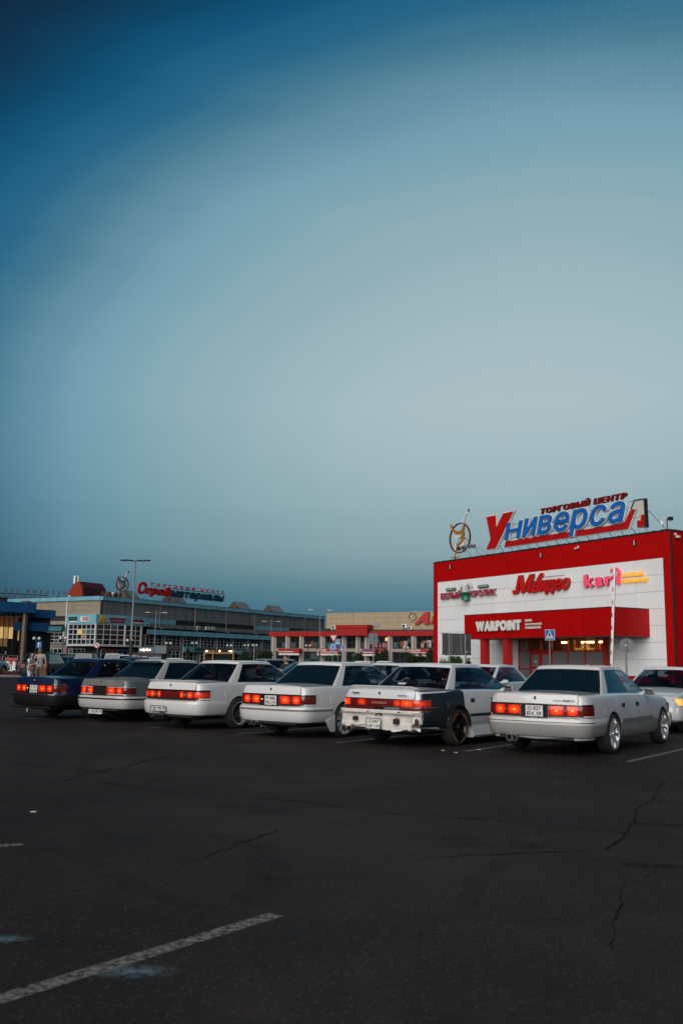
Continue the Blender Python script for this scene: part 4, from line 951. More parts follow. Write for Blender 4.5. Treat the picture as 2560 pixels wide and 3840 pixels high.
# ------------------------------------------------------------------ red and white shopping centre on the right
def mottle(name, rgb, rough=.5, v=.08, sc=.9, bump=.0, streak=0.):
    m = mat(name, rgb, rough, var=v, scale=sc, bump=bump, spec=.18)
    return m
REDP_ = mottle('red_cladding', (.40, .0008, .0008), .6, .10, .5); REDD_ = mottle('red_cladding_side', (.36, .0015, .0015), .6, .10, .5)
WHT_ = mottle('white_cladding', (.74, .757, .765), .5, .05, .35); JOINT = mat('joint_dark', (.20, .18, .18), .8); REDJ = mat('joint_red', (.08, .003, .003), .8)
def clad(name, rgb, streak, amt, rough=.5, spread=.05):
    """sheet cladding: every sheet a slightly different tone, thin runs of dirt that follow gravity"""
    m = bpy.data.materials.new(name); m.use_nodes = True; nt = m.node_tree; b = nt.nodes['Principled BSDF']; N = nt.nodes.new; L = nt.links.new
    g = N('ShaderNodeNewGeometry'); mp = N('ShaderNodeMapping'); mp.inputs['Scale'].default_value = (7, 7, .45); n = N('ShaderNodeTexNoise'); n.inputs['Scale'].default_value = .55; n.inputs['Detail'].default_value = 8; n.inputs['Roughness'].default_value = .7
    L(g.outputs['Position'], mp.inputs['Vector']); L(mp.outputs[0], n.inputs['Vector']); r = N('ShaderNodeMapRange'); r.inputs[1].default_value = .48; r.inputs[2].default_value = .74; r.inputs[4].default_value = amt; L(n.outputs['Fac'], r.inputs[0])
    mx = N('ShaderNodeMix'); mx.data_type = 'RGBA'; mx.inputs[6].default_value = (*rgb, 1); mx.inputs[7].default_value = (*streak, 1); L(r.outputs[0], mx.inputs[0])
    oi = N('ShaderNodeObjectInfo'); v = N('ShaderNodeMapRange'); v.inputs[3].default_value = 1-spread; v.inputs[4].default_value = 1+spread; L(oi.outputs['Random'], v.inputs[0]); hs = N('ShaderNodeHueSaturation'); L(v.outputs[0], hs.inputs['Value']); L(mx.outputs[2], hs.inputs['Color']); L(hs.outputs[0], b.inputs['Base Color'])
    b.inputs['Roughness'].default_value = rough; b.inputs['Specular IOR Level'].default_value = .2
    n2 = N('ShaderNodeTexNoise'); n2.inputs['Scale'].default_value = .8; L(g.outputs['Position'], n2.inputs['Vector']); bp = N('ShaderNodeBump'); bp.inputs['Strength'].default_value = .25; bp.inputs['Distance'].default_value = .05; L(n2.outputs['Fac'], bp.inputs['Height']); L(bp.outputs[0], b.inputs['Normal'])
    return m
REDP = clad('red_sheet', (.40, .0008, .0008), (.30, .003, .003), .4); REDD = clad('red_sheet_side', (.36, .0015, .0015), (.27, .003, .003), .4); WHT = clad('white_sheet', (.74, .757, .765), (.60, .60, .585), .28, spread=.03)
SIGNRED = mat('sign_red', (.42, .006, .006), .35); SIGNBLUE = mat('sign_blue', (.010, .12, .42), .35); SIGNWHITE = mat('sign_white', (.66, .66, .64), .45); SIGNDARKRED = mat('sign_dark_red', (.24, .006, .008), .4)
STEEL = mat('galvanised_steel', (.30, .31, .32), .45, .7, var=.2, scale=5); DARKSTEEL = mat('dark_steel', (.03, .033, .036), .5, .4)
GOLD = mat('gold_film', (.45, .22, .035), .4, .3); MAROON = mat('maroon', (.13, .012, .014), .45)
def red_centre():
    r = empty('shopping_centre', (8.5, 76.5, 0), R_(-59.5)); tag(r, 'red and white panelled shopping centre with a red entrance canopy', 'building')
    xs = [-1.5, -.91, 1.45, 3.78, 6.11, 7.97, 9.84, 11.72, 13.59, 15.46, 17.76, 20.07, 22.33, 22.97]
    zs = [.02, .80, 1.84, 2.87, 3.91, 4.95, 5.99, 7.02, 8.05, 9.10, 9.68]
    slab(r, 'wall', -1.46, 9.5, .06, 26, .01, 9.6, JOINT); slab(r, 'wall', 17.5, 22.93, .06, 26, .01, 9.6, JOINT); slab(r, 'wall', 9.5, 17.5, .06, 26, 3.3, 9.6, JOINT); slab(r, 'wall', 9.5, 17.5, 5, 26, .01, 3.3, JOINT)
    g = .009
    for i in range(len(xs)-1):
        for j in range(len(zs)-1):
            if 9.8 <= xs[i] < 17.7 and zs[j+1] < 3.0: continue
            zlo = 3.24 if (9.8 <= xs[i] < 17.7 and j == 3) else zs[j]
            red = j >= 8 or i == 0 or i == len(xs)-2 or j == 0
            slab(r, 'panel', xs[i]+g, xs[i+1]-g, random.uniform(-.004, .004), .058, zlo+g, zs[j+1]-g, REDP if red else WHT)
    for k in range(10):                                   # right-hand flank
        for j in range(len(zs)-1):
            y0 = .05+k*2.35; white = 2 <= k <= 6 and 3 <= j <= 7
            slab(r, 'panel', 22.935, 22.99, y0+g, y0+2.35-g, zs[j]+g, zs[j+1]-g, WHT if white else REDD)
    slab(r, 'side_canopy', 22.99, 24.4, 1.3, 9, 6.6, 7.4, REDD)
    slab(r, 'corner_flashing', 22.94, 23.03, -.03, .04, .02, 9.72, DARKSTEEL); slab(r, 'coping', -1.56, 23.03, -.04, .3, 9.69, 9.75, DARKSTEEL); slab(r, 'coping', 22.85, 23.05, .3, 26, 9.69, 9.75, DARKSTEEL)
    # ragged edge of the roof membrane
    m = MB(); rnd = random.Random(1); x = -1.2
    while x < 22.8:
        w = rnd.uniform(.08, .2); m.box(x, x+w, -.03, .25, 9.75, 9.75+rnd.uniform(.01, .05)); x += w
    m.build('roof_membrane_edge', DARKSTEEL, r)['kind'] = 'stuff'
    # entrance canopy
    cx0, cx1, cd, c0, c1 = 6.83, 21.1, -3.3, 3.22, 4.91
    slab(r, 'canopy', cx0+.03, cx1-.03, cd+.04, -.02, c0, c1-.02, REDJ); n = 12; w = (cx1-cx0)/n
    for k in range(n): slab(r, 'canopy_panel', cx0+k*w+.008, cx0+(k+1)*w-.008, cd, cd+.038, c0-.005, c1, REDP)
    for k in range(3): slab(r, 'canopy_panel', cx1-.028, cx1+.01, cd+.03+k*1.09+.008, cd+.03+(k+1)*1.09-.008, c0-.005, c1, REDD)
    slab(r, 'canopy_panel', cx0-.01, cx0+.028, cd+.04, -.03, c0-.005, c1, REDD)
    slab(r, 'canopy_coping', cx0-.03, cx1+.03, cd-.02, 0, c1+.002, c1+.05, DARKSTEEL); slab(r, 'soffit', cx0+.02, cx1-.02, cd+.05, -.03, c0-.02, c0-.006, mat('soffit_grey', (.16, .16, .16), .7))
    COLM = mottle('red_column', (.36, .02, .02), .4, .15, 2.)
    for x in (8.45, 10.9): slab(r, 'column', x, x+.48, cd+.15, cd+.62, 0, c0-.02, COLM); slab(r, 'column_base', x-.04, x+.52, cd+.11, cd+.66, 0, .18, DARKSTEEL)
    # glazed entrance
    FR = mat('red_frame', (.36, .012, .006), .4); y0 = -.38; pos = [9.42, 10.62, 11.71, 12.80, 14.37, 15.96, 17.6]
    FROST = mat('frosted_glass', (.17, .165, .17), .35, var=.15, scale=3.); CLR = glass_mat('shop_glass', (.75, .72, .68)); 
    for x in pos: slab(r, 'mullion', x-.05, x+.05, y0-.04, y0+.06, 0, c0-.02, FR)
    for i in range(len(pos)-1):
        a, b = pos[i]+.05, pos[i+1]-.05; door = i in (1, 2)
        slab(r, 'transom', a, b, y0-.03, y0+.05, 2.33, 2.41, FR); slab(r, 'head_rail', a, b, y0-.03, y0+.05, c0-.10, c0-.02, FR)
        slab(r, 'upper_pane', a, b, y0, y0+.012, 2.41, c0-.10, CLR)
        if door:
            d = slab(r, 'door', a, b, y0-.035, y0+.02, .02, 2.33, FR)
            for z0_, z1_ in ((.25, 1.15), (1.3, 2.12)): slab(r, 'door_pane', a+.12, b-.12, y0-.043, y0-.03, z0_, z1_, FROST)
            slab(r, 'door_handle', (b-.09) if i == 1 else (a+.05), (b-.05) if i == 1 else (a+.09), y0-.09, y0-.036, .9, 1.4, STEEL)
        else:
            slab(r, 'middle_rail', a, b, y0-.03, y0+.05, 1.10, 1.17, FR)
            slab(r, 'lower_pane', a, b, y0, y0+.012, 1.17, 2.33, FROST); slab(r, 'lower_pane', a, b, y0, y0+.012, .02, 1.10, FROST)
    slab(r, 'sticker', 11.05, 11.35, y0-.05, y0-.044, 1.52, 1.62, mat('sticker_green', (.05, .35, .16), .6)); slab(r, 'sticker', 11.05, 11.35, y0-.05, y0-.044, 1.62, 1.70, SIGNWHITE)
    slab(r, 'return_panel', 17.52, 17.64, y0+.06, .0, 0, c0-.02, FR)
    WARMW = mat('hall_wall', (.55, .30, .11), .8); slab(r, 'hall_wall', 9.55, 17.45, 3.0, 3.06, 0, 3.28, WARMW); slab(r, 'hall_floor', 9.55, 17.45, 0, 4.9, .012, .03, mat('hall_floor', (.2, .16, .12), .5)); slab(r, 'hall_ceiling', 9.55, 17.45, -.30, 4.9, 3.24, 3.29, mat('hall_ceiling', (.5, .42, .3), .8))
    TUBE = mat('strip_light', (1, .85, .6), .4, emit=(1., .60, .22), estr=42.)
    for x0, x1 in ((13.0, 13.5), (14.9, 15.9), (16.5, 17.45)): slab(r, 'strip_light', x0, x1, .35, .5, 2.93, 3.01, TUBE)
    slab(r, 'counter', 13.6, 14.9, 1.0, 1.6, 0, 2.62, mat('cream_counter', (.55, .45, .25), .6)); slab(r, 'kiosk_block', 14.1, 14.5, 1.1, 1.5, 2.62, 2.86, SIGNWHITE)
    for x in (13.55, 15.9, 16.55, 17.2): slab(r, 'inner_post', x, x+.10, 1.0, 1.1, 0, 3.24, FR)
    # fittings on the fascia
    for x in (.95, 11.6, 20.2):
        o = slab(r, 'floodlight', x, x+.10, -.16, -.02, 8.98, 9.35, DARKSTEEL); slab(r, 'floodlight_face', x+.02, x+.08, -.175, -.162, 9.02, 9.32, SIGNWHITE)
    for x, z in ((15.2, 9.35), ): slab(r, 'camera_bracket', x, x+.08, -.10, -.02, z, z+.14, SIGNWHITE); slab(r, 'camera_body', x-.18, x+.04, -.22, -.08, z-.07, z, SIGNWHITE)
    slab(r, 'camera_bracket', 23.0, 23.05, .35, .5, 9.4, 9.55, SIGNWHITE); slab(r, 'camera_body', 23.02, 23.2, .45, .62, 9.25, 9.38, SIGNWHITE)
    MB().tube([(22.35, .5, 9.7), (22.35, .5, 10.55), (22.6, .5, 10.6)], .035, 6).build('camera_mast', DARKSTEEL, r); MB().lathe([(0, -.16), (.10, -.14), (.13, 0), (.09, .12), (.0, .16)], 12, 'z', (21.95, .5, 10.3)).tube([(21.95, .5, 10.45), (22.0, .5, 10.62), (22.35, .5, 10.5)], .03, 6).build('dome_camera', SIGNWHITE, r, 50); slab(r, 'camera_box', 22.5, 22.75, .4, .6, 10.38, 10.6, DARKSTEEL)
    return r
BACK = []
def sign_root(name, label, P0=(8.5, 76.5, 0), th=-59.5, cat='sign', group=None):
    e = empty(name, P0, R_(th)); tag(e, label, cat, group); return e
def red_centre_signs():
    RS0 = (8.5-.42*.5075, 76.5+.42*.8616, 0)
    s = sign_root('roof_sign', 'large red and blue roof lettering with a red underline and broken last letter', RS0); y = .35
    U = [(5.61, 12.78), (6.68, 12.78), (6.72, 11.75), (7.62, 12.80), (8.73, 12.82), (6.62, 10.22), (5.57, 10.24), (6.10, 11.0)]
    MB().prism(U, .22, lambda u, v, w: (u, y-.15+w, v)).build('letter', SIGNRED, s)
    Uo = [(5.52, 12.88), (6.76, 12.88), (6.80, 11.98), (7.58, 12.90), (8.90, 12.92), (6.68, 10.12), (5.42, 10.14), (6.02, 11.0)]
    MB().prism(Uo, .16, lambda u, v, w: (u, y-.06+w, v)).build('letter_edge', SIGNWHITE, s)
    letters(s, 'ниверса', 7.78, 19.45, 10.78, 12.02, y-.10, SIGNBLUE, .2, .02, .24, gap=.10, ref='н', edge=SIGNWHITE, edge_w=.026, edge_y=.08)
    bar = [(7.52, 10.24), (7.69, 10.64), (19.36, 10.62), (20.05, 11.46), (20.36, 11.42), (19.72, 10.24)]
    MB().prism(bar, .16, lambda u, v, w: (u, y+w, v)).build('underline', SIGNRED, s)
    MB().prism([(7.42, 10.18), (7.62, 10.70), (19.32, 10.69), (20.0, 11.52), (20.45, 11.50), (19.78, 10.16)], .12, lambda u, v, w: (u, y+.08+w, v)).build('underline_edge', SIGNWHITE, s)
    hood = [(20.03, 11.50), (20.37, 12.04), (21.19, 12.02), (21.23, 10.16), (20.52, 10.20), (20.56, 11.34), (20.42, 11.40)]
    MB().prism(hood, .20, lambda u, v, w: (u, y+.02+w, v)).build('broken_letter', mat('bare_sign_tray', (.5, .48, .43), .7, var=.2, scale=5), s)
    for p in ([(20.03, 11.52), (20.36, 12.05), (21.2, 12.03), (21.2, 11.96), (20.40, 11.98), (20.08, 11.46)], [(21.14, 12.03), (21.23, 12.03), (21.27, 10.14), (21.17, 10.14)]): MB().prism(p, .26, lambda u, v, w: (u, y-.03+w, v)).build('tray_rim', DARKSTEEL, s)
    MB().prism([(20.55, 10.24), (20.55, 10.62), (20.72, 10.68), (20.86, 10.56), (20.90, 10.98), (21.12, 10.99), (21.14, 10.22)], .05, lambda u, v, w: (u, y-.05+w, v)).build('broken_face', SIGNRED, s)
    b = MB(); 
    for i in range(7):
        for j in range(9):
            u, v = 20.2+i*.135, 10.75+j*.14
            if (u > 20.62 or v > 11.45) and v < 11.95 and v < 11.4+(u-20.0)*1.5: b.lathe([(0, 0), (.022, .02), (.025, .05)], 6, 'y', (u, y-.02, v))
    b.build('lamp_dots', SIGNWHITE, s)['kind'] = 'stuff'
    letters(s, 'ТОРГОВЫЙ ЦЕНТР', 11.5, 19.65, 12.24, 12.64, y, SIGNDARKRED, .12, .04, .18, gap=.13, ref='Т', edge=DARKSTEEL, edge_w=.012, edge_y=.06)
    fr = []
    for k, x in enumerate(np.arange(6.2, 21.2, 1.02)):
        MB().tube([(x, y+.1, 9.6), (x, y+.1, 10.25)], .028, 5).build('upright', STEEL, s)
        MB().tube([(x+.35, 1.4, 9.6), (x+.02, y+.12, 10.8 if x > 7.4 else 11.2)], .024, 5).build('brace', STEEL, s)
    MB().tube([(8.0, y+.22, 11.9), (19.4, y+.22, 11.9)], .022, 5).build('rail', STEEL, s); MB().tube([(6.4, y+.22, 10.9), (20.9, y+.22, 10.9)], .022, 5).build('rail', STEEL, s)
    for x in np.arange(11.9, 19.5, 1.5): MB().tube([(x, y+.06, 11.8), (x, y+.06, 12.3)], .018, 5).build('upright', STEEL, s)
    MB().tube([(21.2, .5, 11.4), (22.1, 1.6, 9.7)], .03, 5).build('brace', STEEL, s); MB().tube([(19.5, y+.1, 12.0), (20.3, y+.1, 12.0)], .02, 5).build('rail', STEEL, s)
    e = sign_root('emblem_sign', 'round roof emblem with a golden leaping figure beside the big red lettering', RS0); emblem(e, 2.07, 11.52, 1.24, .3, MAROON, GOLD, SIGNWHITE)
    letters(e, 'ФОРТУНА', 1.98, 4.42, 10.50, 10.80, .10, mat('navy_letters', (.012, .02, .06), .5), .06, .02, .2, gap=.12, edge=SIGNWHITE, edge_w=.02, edge_y=.04)
    MB().lathe([(.10, -.02), (.13, -.02), (.13, .03), (.10, .03)], 14, 'y', (4.62, .15, 10.88), closed=True).build('registered_mark', SIGNWHITE, e)
    for x, x2 in ((1.6, 1.6), (2.9, 2.6), (4.2, 4.2)): MB().tube([(x, .35, 9.6), (x2, .35, 11.2 if x < 4 else 10.5)], .026, 5).build('upright', STEEL, e); MB().tube([(x+.9, 1.6, 9.6), (x2, .4, 11.6 if x < 4 else 10.6)], .022, 5).build('brace', STEEL, e)
    MB().tube([(1.0, .3, 10.02), (2.2, .3, 9.95)], .03, 5).tube([(1.0, .3, 10.02), (1.0, .3, 9.9)], .03, 5).build('foot_rail', STEEL, e)
    k = sign_root('pet_shop_sign', 'pink-red wall lettering with a green hat and white ears between two words')
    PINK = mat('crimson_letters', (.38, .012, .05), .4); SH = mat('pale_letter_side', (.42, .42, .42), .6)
    letters(k, 'БЕЛЫЙ', -.22, 2.42, 6.62, 7.08, -.18, PINK, .1, .012, 0, gap=.12, edge=SH, edge_w=.035, edge_y=.07); letters(k, 'КРОЛИК', 3.62, 6.66, 6.62, 7.08, -.18, PINK, .1, .012, 0, gap=.12, edge=SH, edge_w=.035, edge_y=.07)
    GRN = mat('sign_green', (.008, .15, .09), .35)
    MB().lathe([(.0, 6.36), (.40, 6.36), (.36, 6.48), (.30, 6.80), (.28, 6.82), (.0, 6.82)], 20, 'z', (3.08, -.18, 0)).build('hat', GRN, k, 40); MB().lathe([(.30, 6.80), (.32, 6.82), (.62, 6.94), (.60, 6.98), (.30, 6.90), (.0, 6.90)], 22, 'z', (3.08, -.18, 0)).build('hat_brim', GRN, k, 40); MB().lathe([(.305, 6.68), (.315, 6.68), (.30, 6.80), (.29, 6.80)], 20, 'z', (3.08, -.18, 0)).build('hat_band', SIGNWHITE, k)
    EAR = mat('ear_pale', (.5, .51, .51), .5)
    MB().tube([(2.95, -.2, 6.85), (2.93, -.2, 7.2), (2.82, -.2, 7.42), (2.62, -.2, 7.47), (2.50, -.2, 7.34), (2.47, -.2, 7.2)], [.12, .15, .15, .14, .10, .03], 10).build('ear', EAR, k, 60); MB().tube([(3.18, -.2, 6.85), (3.22, -.2, 7.3), (3.36, -.2, 7.58), (3.58, -.2, 7.62), (3.70, -.2, 7.44), (3.66, -.2, 7.22)], [.12, .15, .15, .14, .11, .03], 10).build('ear', EAR, k, 60)
    for (x0, x1, z0, z1, tx) in ((.42, 1.72, 7.24, 7.46, 'ЗООМАРКЕТ'), (4.48, 5.80, 7.24, 7.46, 'ВЕТАПТЕКА')):
        MB().bevbox(x0, x1, -.22, -.08, z0, z1, .06).build('green_pill', GRN, k); flat_text(k, tx, x0+.12, x1-.12, z0+.06, z1-.06, -.228, SIGNWHITE)
        for x in (x0+.2, x1-.2): MB().tube([(x, -.12, z0), (x, -.12, z0-.2)], .02, 5).build('bracket', SIGNWHITE, k)
    v = sign_root('electronics_sign', 'bright red script lettering in the middle of the white wall')
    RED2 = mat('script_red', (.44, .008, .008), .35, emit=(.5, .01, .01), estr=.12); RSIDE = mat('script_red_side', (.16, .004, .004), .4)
    letters(v, 'М', 8.85, 10.45, 6.62, 7.88, -.16, RED2, .14, .03, .28, edge=RSIDE, edge_w=.012, edge_y=.10); letters(v, '.', 10.58, 10.84, 6.58, 6.78, -.16, RED2, .14, .05, 0, edge=RSIDE, edge_w=.01, edge_y=.1)
    letters(v, 'видео', 10.75, 14.3, 6.60, 7.36, -.16, RED2, .14, .03, .30, gap=.05, ref='и', edge=RSIDE, edge_w=.012, edge_y=.10)
    MB().prism([(8.55, 6.62), (8.62, 6.52), (8.86, 6.55), (9.15, 6.8), (9.05, 7.0), (8.9, 6.8), (8.72, 6.78), (8.62, 6.86), (8.5, 6.86)], .14, lambda a, b, w: (a, -.16+w, b)).build('swash', RED2, v)
    MB().prism([(11.0, 7.25), (11.35, 7.72), (11.62, 7.92), (11.85, 7.86), (11.8, 7.65), (11.5, 7.4), (11.3, 7.2), (11.45, 7.45), (11.65, 7.68), (11.7, 7.78), (11.55, 7.78), (11.3, 7.5), (11.12, 7.2)], .14, lambda a, b, w: (a, -.16+w, b)).build('swash', RED2, v)
    MB().tube([(10.3, -.06, 7.6), (13.9, -.06, 7.6)], .015, 5).build('rail', STEEL, v)
    q = sign_root('shoe_shop_sign', 'glowing pink wall lettering with two lines of small yellow words')
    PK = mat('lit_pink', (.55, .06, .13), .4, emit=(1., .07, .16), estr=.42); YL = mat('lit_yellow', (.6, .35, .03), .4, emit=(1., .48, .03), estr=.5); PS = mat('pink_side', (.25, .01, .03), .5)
    letters(q, 'kar', 15.82, 18.30, 6.64, 7.20, -.16, PK, .14, .035, 0, gap=.12, ref='a', edge=PS, edge_w=.006, edge_y=.08)
    MB().prism([(18.62, 6.64), (18.92, 6.64), (18.92, 7.18), (18.62, 7.18)], .14, lambda a, b, w: (a, -.2+w, b)).build('letter', PK, q)
    arc = [(18.12+.42*math.cos(t)+.42, 7.25+.42*math.sin(t)) for t in np.linspace(2.6, .1, 12)]
    MB().tube([(a, -.13, b) for a, b in arc]+[(18.93, -.13, 7.35), (18.78, -.13, 7.22)], [.05]+[.09]*11+[.14, .10], 8).build('loop', PK, q, 60)
    letters(q, 'СЕМЕЙНЫЙ', 19.05, 20.84, 7.07, 7.29, -.12, YL, .08, .02, 0, gap=.10); letters(q, 'ГИПЕРМАРКЕТ', 19.05, 21.26, 6.68, 6.90, -.12, YL, .08, .02, 0, gap=.10)
    w = sign_root('arena_sign', 'white block lettering with three small lines on the red canopy'); WS = mat('white_block_letter', (.68, .68, .66), .5)  # plain white letters without any glow
    letters(w, 'WARPOiNT', 8.35, 13.15, 3.78, 4.42, -3.42, WS, .12, .085, 0, gap=.02, ref='W', edge=mat('letter_side_red', (.18, .004, .004), .5), edge_w=.008, edge_y=.08)  # the letters have dark red sides
    for tx, z, x1 in (('ПАРК', 4.26, 14.15), ('ВИРТУАЛЬНОЙ', 4.02, 15.05), ('РЕАЛЬНОСТИ', 3.78, 14.95)): flat_text(w, tx, 13.5, x1, z, z+.16, -3.36, WS, .03, name='small_line', depth=.03)
red_centre(); red_centre_signs()
# ------------------------------------------------------------------ long blue-trimmed shopping centre on the left
def rusty(name, rgb, streak, sc=(6., 6., .35), amt=.5):
    """sheet cladding with dark runs of dirt that follow gravity"""
    m = bpy.data.materials.new(name); m.use_nodes = True; nt = m.node_tree; b = nt.nodes['Principled BSDF']; N = nt.nodes.new; L = nt.links.new
    g = N('ShaderNodeNewGeometry'); mp = N('ShaderNodeMapping'); mp.inputs['Scale'].default_value = sc; n = N('ShaderNodeTexNoise'); n.inputs['Scale'].default_value = .25; n.inputs['Detail'].default_value = 7; n.inputs['Roughness'].default_value = .65
    L(g.outputs['Position'], mp.inputs['Vector']); L(mp.outputs[0], n.inputs['Vector'])
    r = N('ShaderNodeMapRange'); r.inputs[1].default_value = .46; r.inputs[2].default_value = .68; r.inputs[4].default_value = amt; L(n.outputs['Fac'], r.inputs[0])
    mx = N('ShaderNodeMix'); mx.data_type = 'RGBA'; mx.inputs[6].default_value = (*rgb, 1); mx.inputs[7].default_value = (*streak, 1); L(r.outputs[0], mx.inputs[0]); L(mx.outputs[2], b.inputs['Base Color'])
    b.inputs['Roughness'].default_value = .65; b.inputs['Specular IOR Level'].default_value = .2
    return m
LBLUE = rusty('pale_blue_fascia', (.15, .37, .46), (.09, .23, .30), (2, 2, .5), .5); GREYC = rusty('grey_cladding', (.17, .18, .18), (.06, .063, .063), amt=.75); BEIGEC = rusty('beige_cladding', (.26, .22, .165), (.17, .145, .11), (2, 2, .6), .4)
STONE = mottle('brown_stone', (.17, .135, .12), .8, .2, 2.5); DARKGAP = mat('dark_recess', (.012, .014, .016), .8); WFRAME = mat('white_window_frame', (.56, .57, .57), .5, var=.1, scale=3)
BGLASS = mat('building_glass', (.010, .014, .017), .06, spec=.5); BGLASS2 = mat('building_glass_curtain', (.05, .085, .095), .12); PIPE = rusty('downpipe', (.26, .22, .19), (.10, .045, .025), (9, 9, .8), .9)
def window(root, x0, x1, z0, z1, y, nx, nz, rz=0., glass=BGLASS, odd=None, fw=.05, frame=WFRAME):
    """window frame (one part) that carries its panes as pieces"""
    m = MB(); w = (x1-x0)/nx; h = (z1-z0)/nz
    for i in range(nx+1): m.box(x0+i*w-fw/2, x0+i*w+fw/2, y-.05, y+.03, z0-fw/2, z1+fw/2)
    for j in range(nz+1): m.box(x0-fw/2, x1+fw/2, y-.045, y+.025, z0+j*h-fw/2, z0+j*h+fw/2)
    o = m.build('window', frame, root); o.rotation_euler = (0, 0, rz)
    for i in range(nx):
        for j in range(nz):
            g = glass
            if odd and (i, j) in odd: g = odd[(i, j)]
            elif random.random() < .14: g = BGLASS2
            slab(o, 'pane', x0+i*w+fw/2, x0+(i+1)*w-fw/2, y, y+.012, z0+j*h+fw/2, z0+(j+1)*h-fw/2, g)
    return o
LITW = mat('lit_window_warm', (.5, .35, .15), .4, emit=(1., .55, .16), estr=.24); LITDIM = mat('lit_window_dim', (.2, .12, .05), .4, emit=(1., .5, .2), estr=.06)
def ac_unit(root, x, y, z, rz=0., s=1., nm='air_conditioner'):
    o = MB().bevbox(0, .85*s, -.3, 0, 0, .6*s, .03).build(nm, SIGNWHITE, root); o.location = (x*math.cos(rz)-y*math.sin(rz), x*math.sin(rz)+y*math.cos(rz), z); o.rotation_euler = (0, 0, rz)
    MB().lathe([(0, -.305), (.24*s, -.305), (.24*s, -.295)], 16, 'y', (.32*s, 0, .3*s)).build('fan_grille', DARKSTEEL, o)
def left_centre():
    C0 = (-38.49, 151.52, gz(151)); base = gz(151)
    r = empty('shopping_centre', (C0[0], C0[1], 0), R_(59)); tag(r, 'long grey shopping centre with pale blue fascias and glazed corner bay', 'building')
    Q = R_(-90)      # left face: turned by -90, its own x runs to the corner (0) from negative values
    # core
    slab(r, 'wall', .25, 68, .25, 24, 0, 11.0, DARKGAP); slab(r, 'wall', .25, 24, .25, 26, 0, 10.95, DARKGAP)
    # fascia of the roof
    for k in range(34): slab(r, 'fascia_panel', -.1+k*2.0+.01, -.1+(k+1)*2.0-.01, -.25, .25, 10.86, 11.5, LBLUE)
    for k in range(13): slab(r, 'fascia_panel', -26+k*2.0-.25+.01, -26+(k+1)*2.0-.25-.01, -.25, .25, 10.86, 11.5, LBLUE, Q)
    slab(r, 'roof_edge', -.2, 68, -.27, .4, 11.502, 11.56, DARKSTEEL); slab(r, 'roof_edge', -26, -.3, -.27, .4, 11.502, 11.56, DARKSTEEL, Q)
    # cladding of the right facade: three rows
    zr = [7.0, 8.42, 9.28, 10.12, 10.86]; pipes = [13.9, 23.35, 32.57, 41.7, 51.2, 59.95]
    for k in range(34):
        for j in range(4):
            x0, x1 = .25+k*2, .25+(k+1)*2
            if j == 0:
                if x1 > 18.5 and x0 < 41.5 or x0 > 54: m = DARKGAP
                elif x0 > 7: m = LBLUE
                else: m = GREYC
                slab(r, 'cladding_panel', x0+.012, x1-.012, .05 if m is LBLUE else .16, .24, 7.62, 8.42, m); slab(r, 'cladding_panel', x0+.012, x1-.012, .10, .24, 6.9, 7.60, GREYC)
            else: slab(r, 'cladding_panel', x0+.012, x1-.012, .06+random.uniform(0, .01), .24, zr[j]+.012, zr[j+1]-.012, GREYC)
    for x in pipes: MB().tube([(x, -.08, 10.85), (x, -.08, 7.2), (x+.15, -.1, 6.9), (x+.5, -.4, 6.75)], .09, 8).build('downpipe', PIPE, r, 50)
    # cladding of the left face
    for k in range(13):
        for j in range(4):
            x0 = -26.2+k*2.0; slab(r, 'cladding_panel', x0+.012, x0+2-.012, .06, .24, [8.4, 9.2, 10.05][min(j, 2)]+.012 if j < 3 else 7.0, [9.2, 10.05, 10.86][j]-.012 if j < 3 else 8.39, BEIGEC, Q)
    slab(r, 'corner_post', -.02, .25, .03, .3, 6.5, 10.86, DARKSTEEL)
    slab(r, 'downpipe', -7.95, -7.75, -.15, .05, 4, 10.8, WFRAME, Q)
    slab(r, 'dark_strip', -13, -8, .02, .05, 7.6, 8.42, DARKGAP, Q)
    # canopy fascia and ground floors of the right facade
    for k in range(23): slab(r, 'canopy_panel', 9.8+k*2.0+.01, 9.8+(k+1)*2-.01, -1.2, -.95, 5.68, 6.49, LBLUE)
    slab(r, 'canopy_roof', 9.8, 56, -1.2, .2, 6.49, 6.56, DARKSTEEL)
    xs = [10.1+k*4.86 for k in range(10)]
    for k, x in enumerate(xs):
        slab(r, 'pier', x-.42, x+.02, -.35, .2, base, 5.68, STONE); slab(r, 'pier_trim', x+.05, x+.17, -.42, -.2, base, 5.68, WFRAME)
        if k == len(xs)-1: break
        a, b = x+.25, x+4.86-.5
        window(r, a, b, 3.85, 5.45, -.15, 4, 3); slab(r, 'spandrel', a-.1, b+.1, -.28, .1, 3.25, 3.72, STONE)
        if k in (2, ): slab(r, 'shop_fascia', a-.3, b+.4, -.9, -.2, 2.9, 3.75, LBLUE); slab(r, 'green_sign', b-1.6, b+.3, -1.0, -.9, 3.1, 3.75, mat('green_sign', (.01, .10, .03), .5)); window(r, a, b, .5, 2.85, -.1, 4, 3)
        elif k in (5, ): slab(r, 'shop_fascia', a-.3, b+.4, -.9, -.2, 2.7, 3.4, LBLUE); window(r, a, b, .5, 2.65, -.1, 4, 3)
        else: window(r, a, b, .55, 3.05, -.15, 4, 4)
    for x, n in ((23.9, 1), (26.4, 1), (27.3, 1), (28.2, 1), (10.3, 1)): ac_unit(r, x, .05, 7.05)
    slab(r, 'plinth', .3, 57, -.4, .2, 0, .75, STONE)
    # corner bay: three glazed runs under a cranked fascia
    out = [(-1.35, 6.4), (-1.35, -.3), (4.4, -1.35), (8.9, -1.35), (8.9, .2), (.25, .2), (.25, 6.4)]
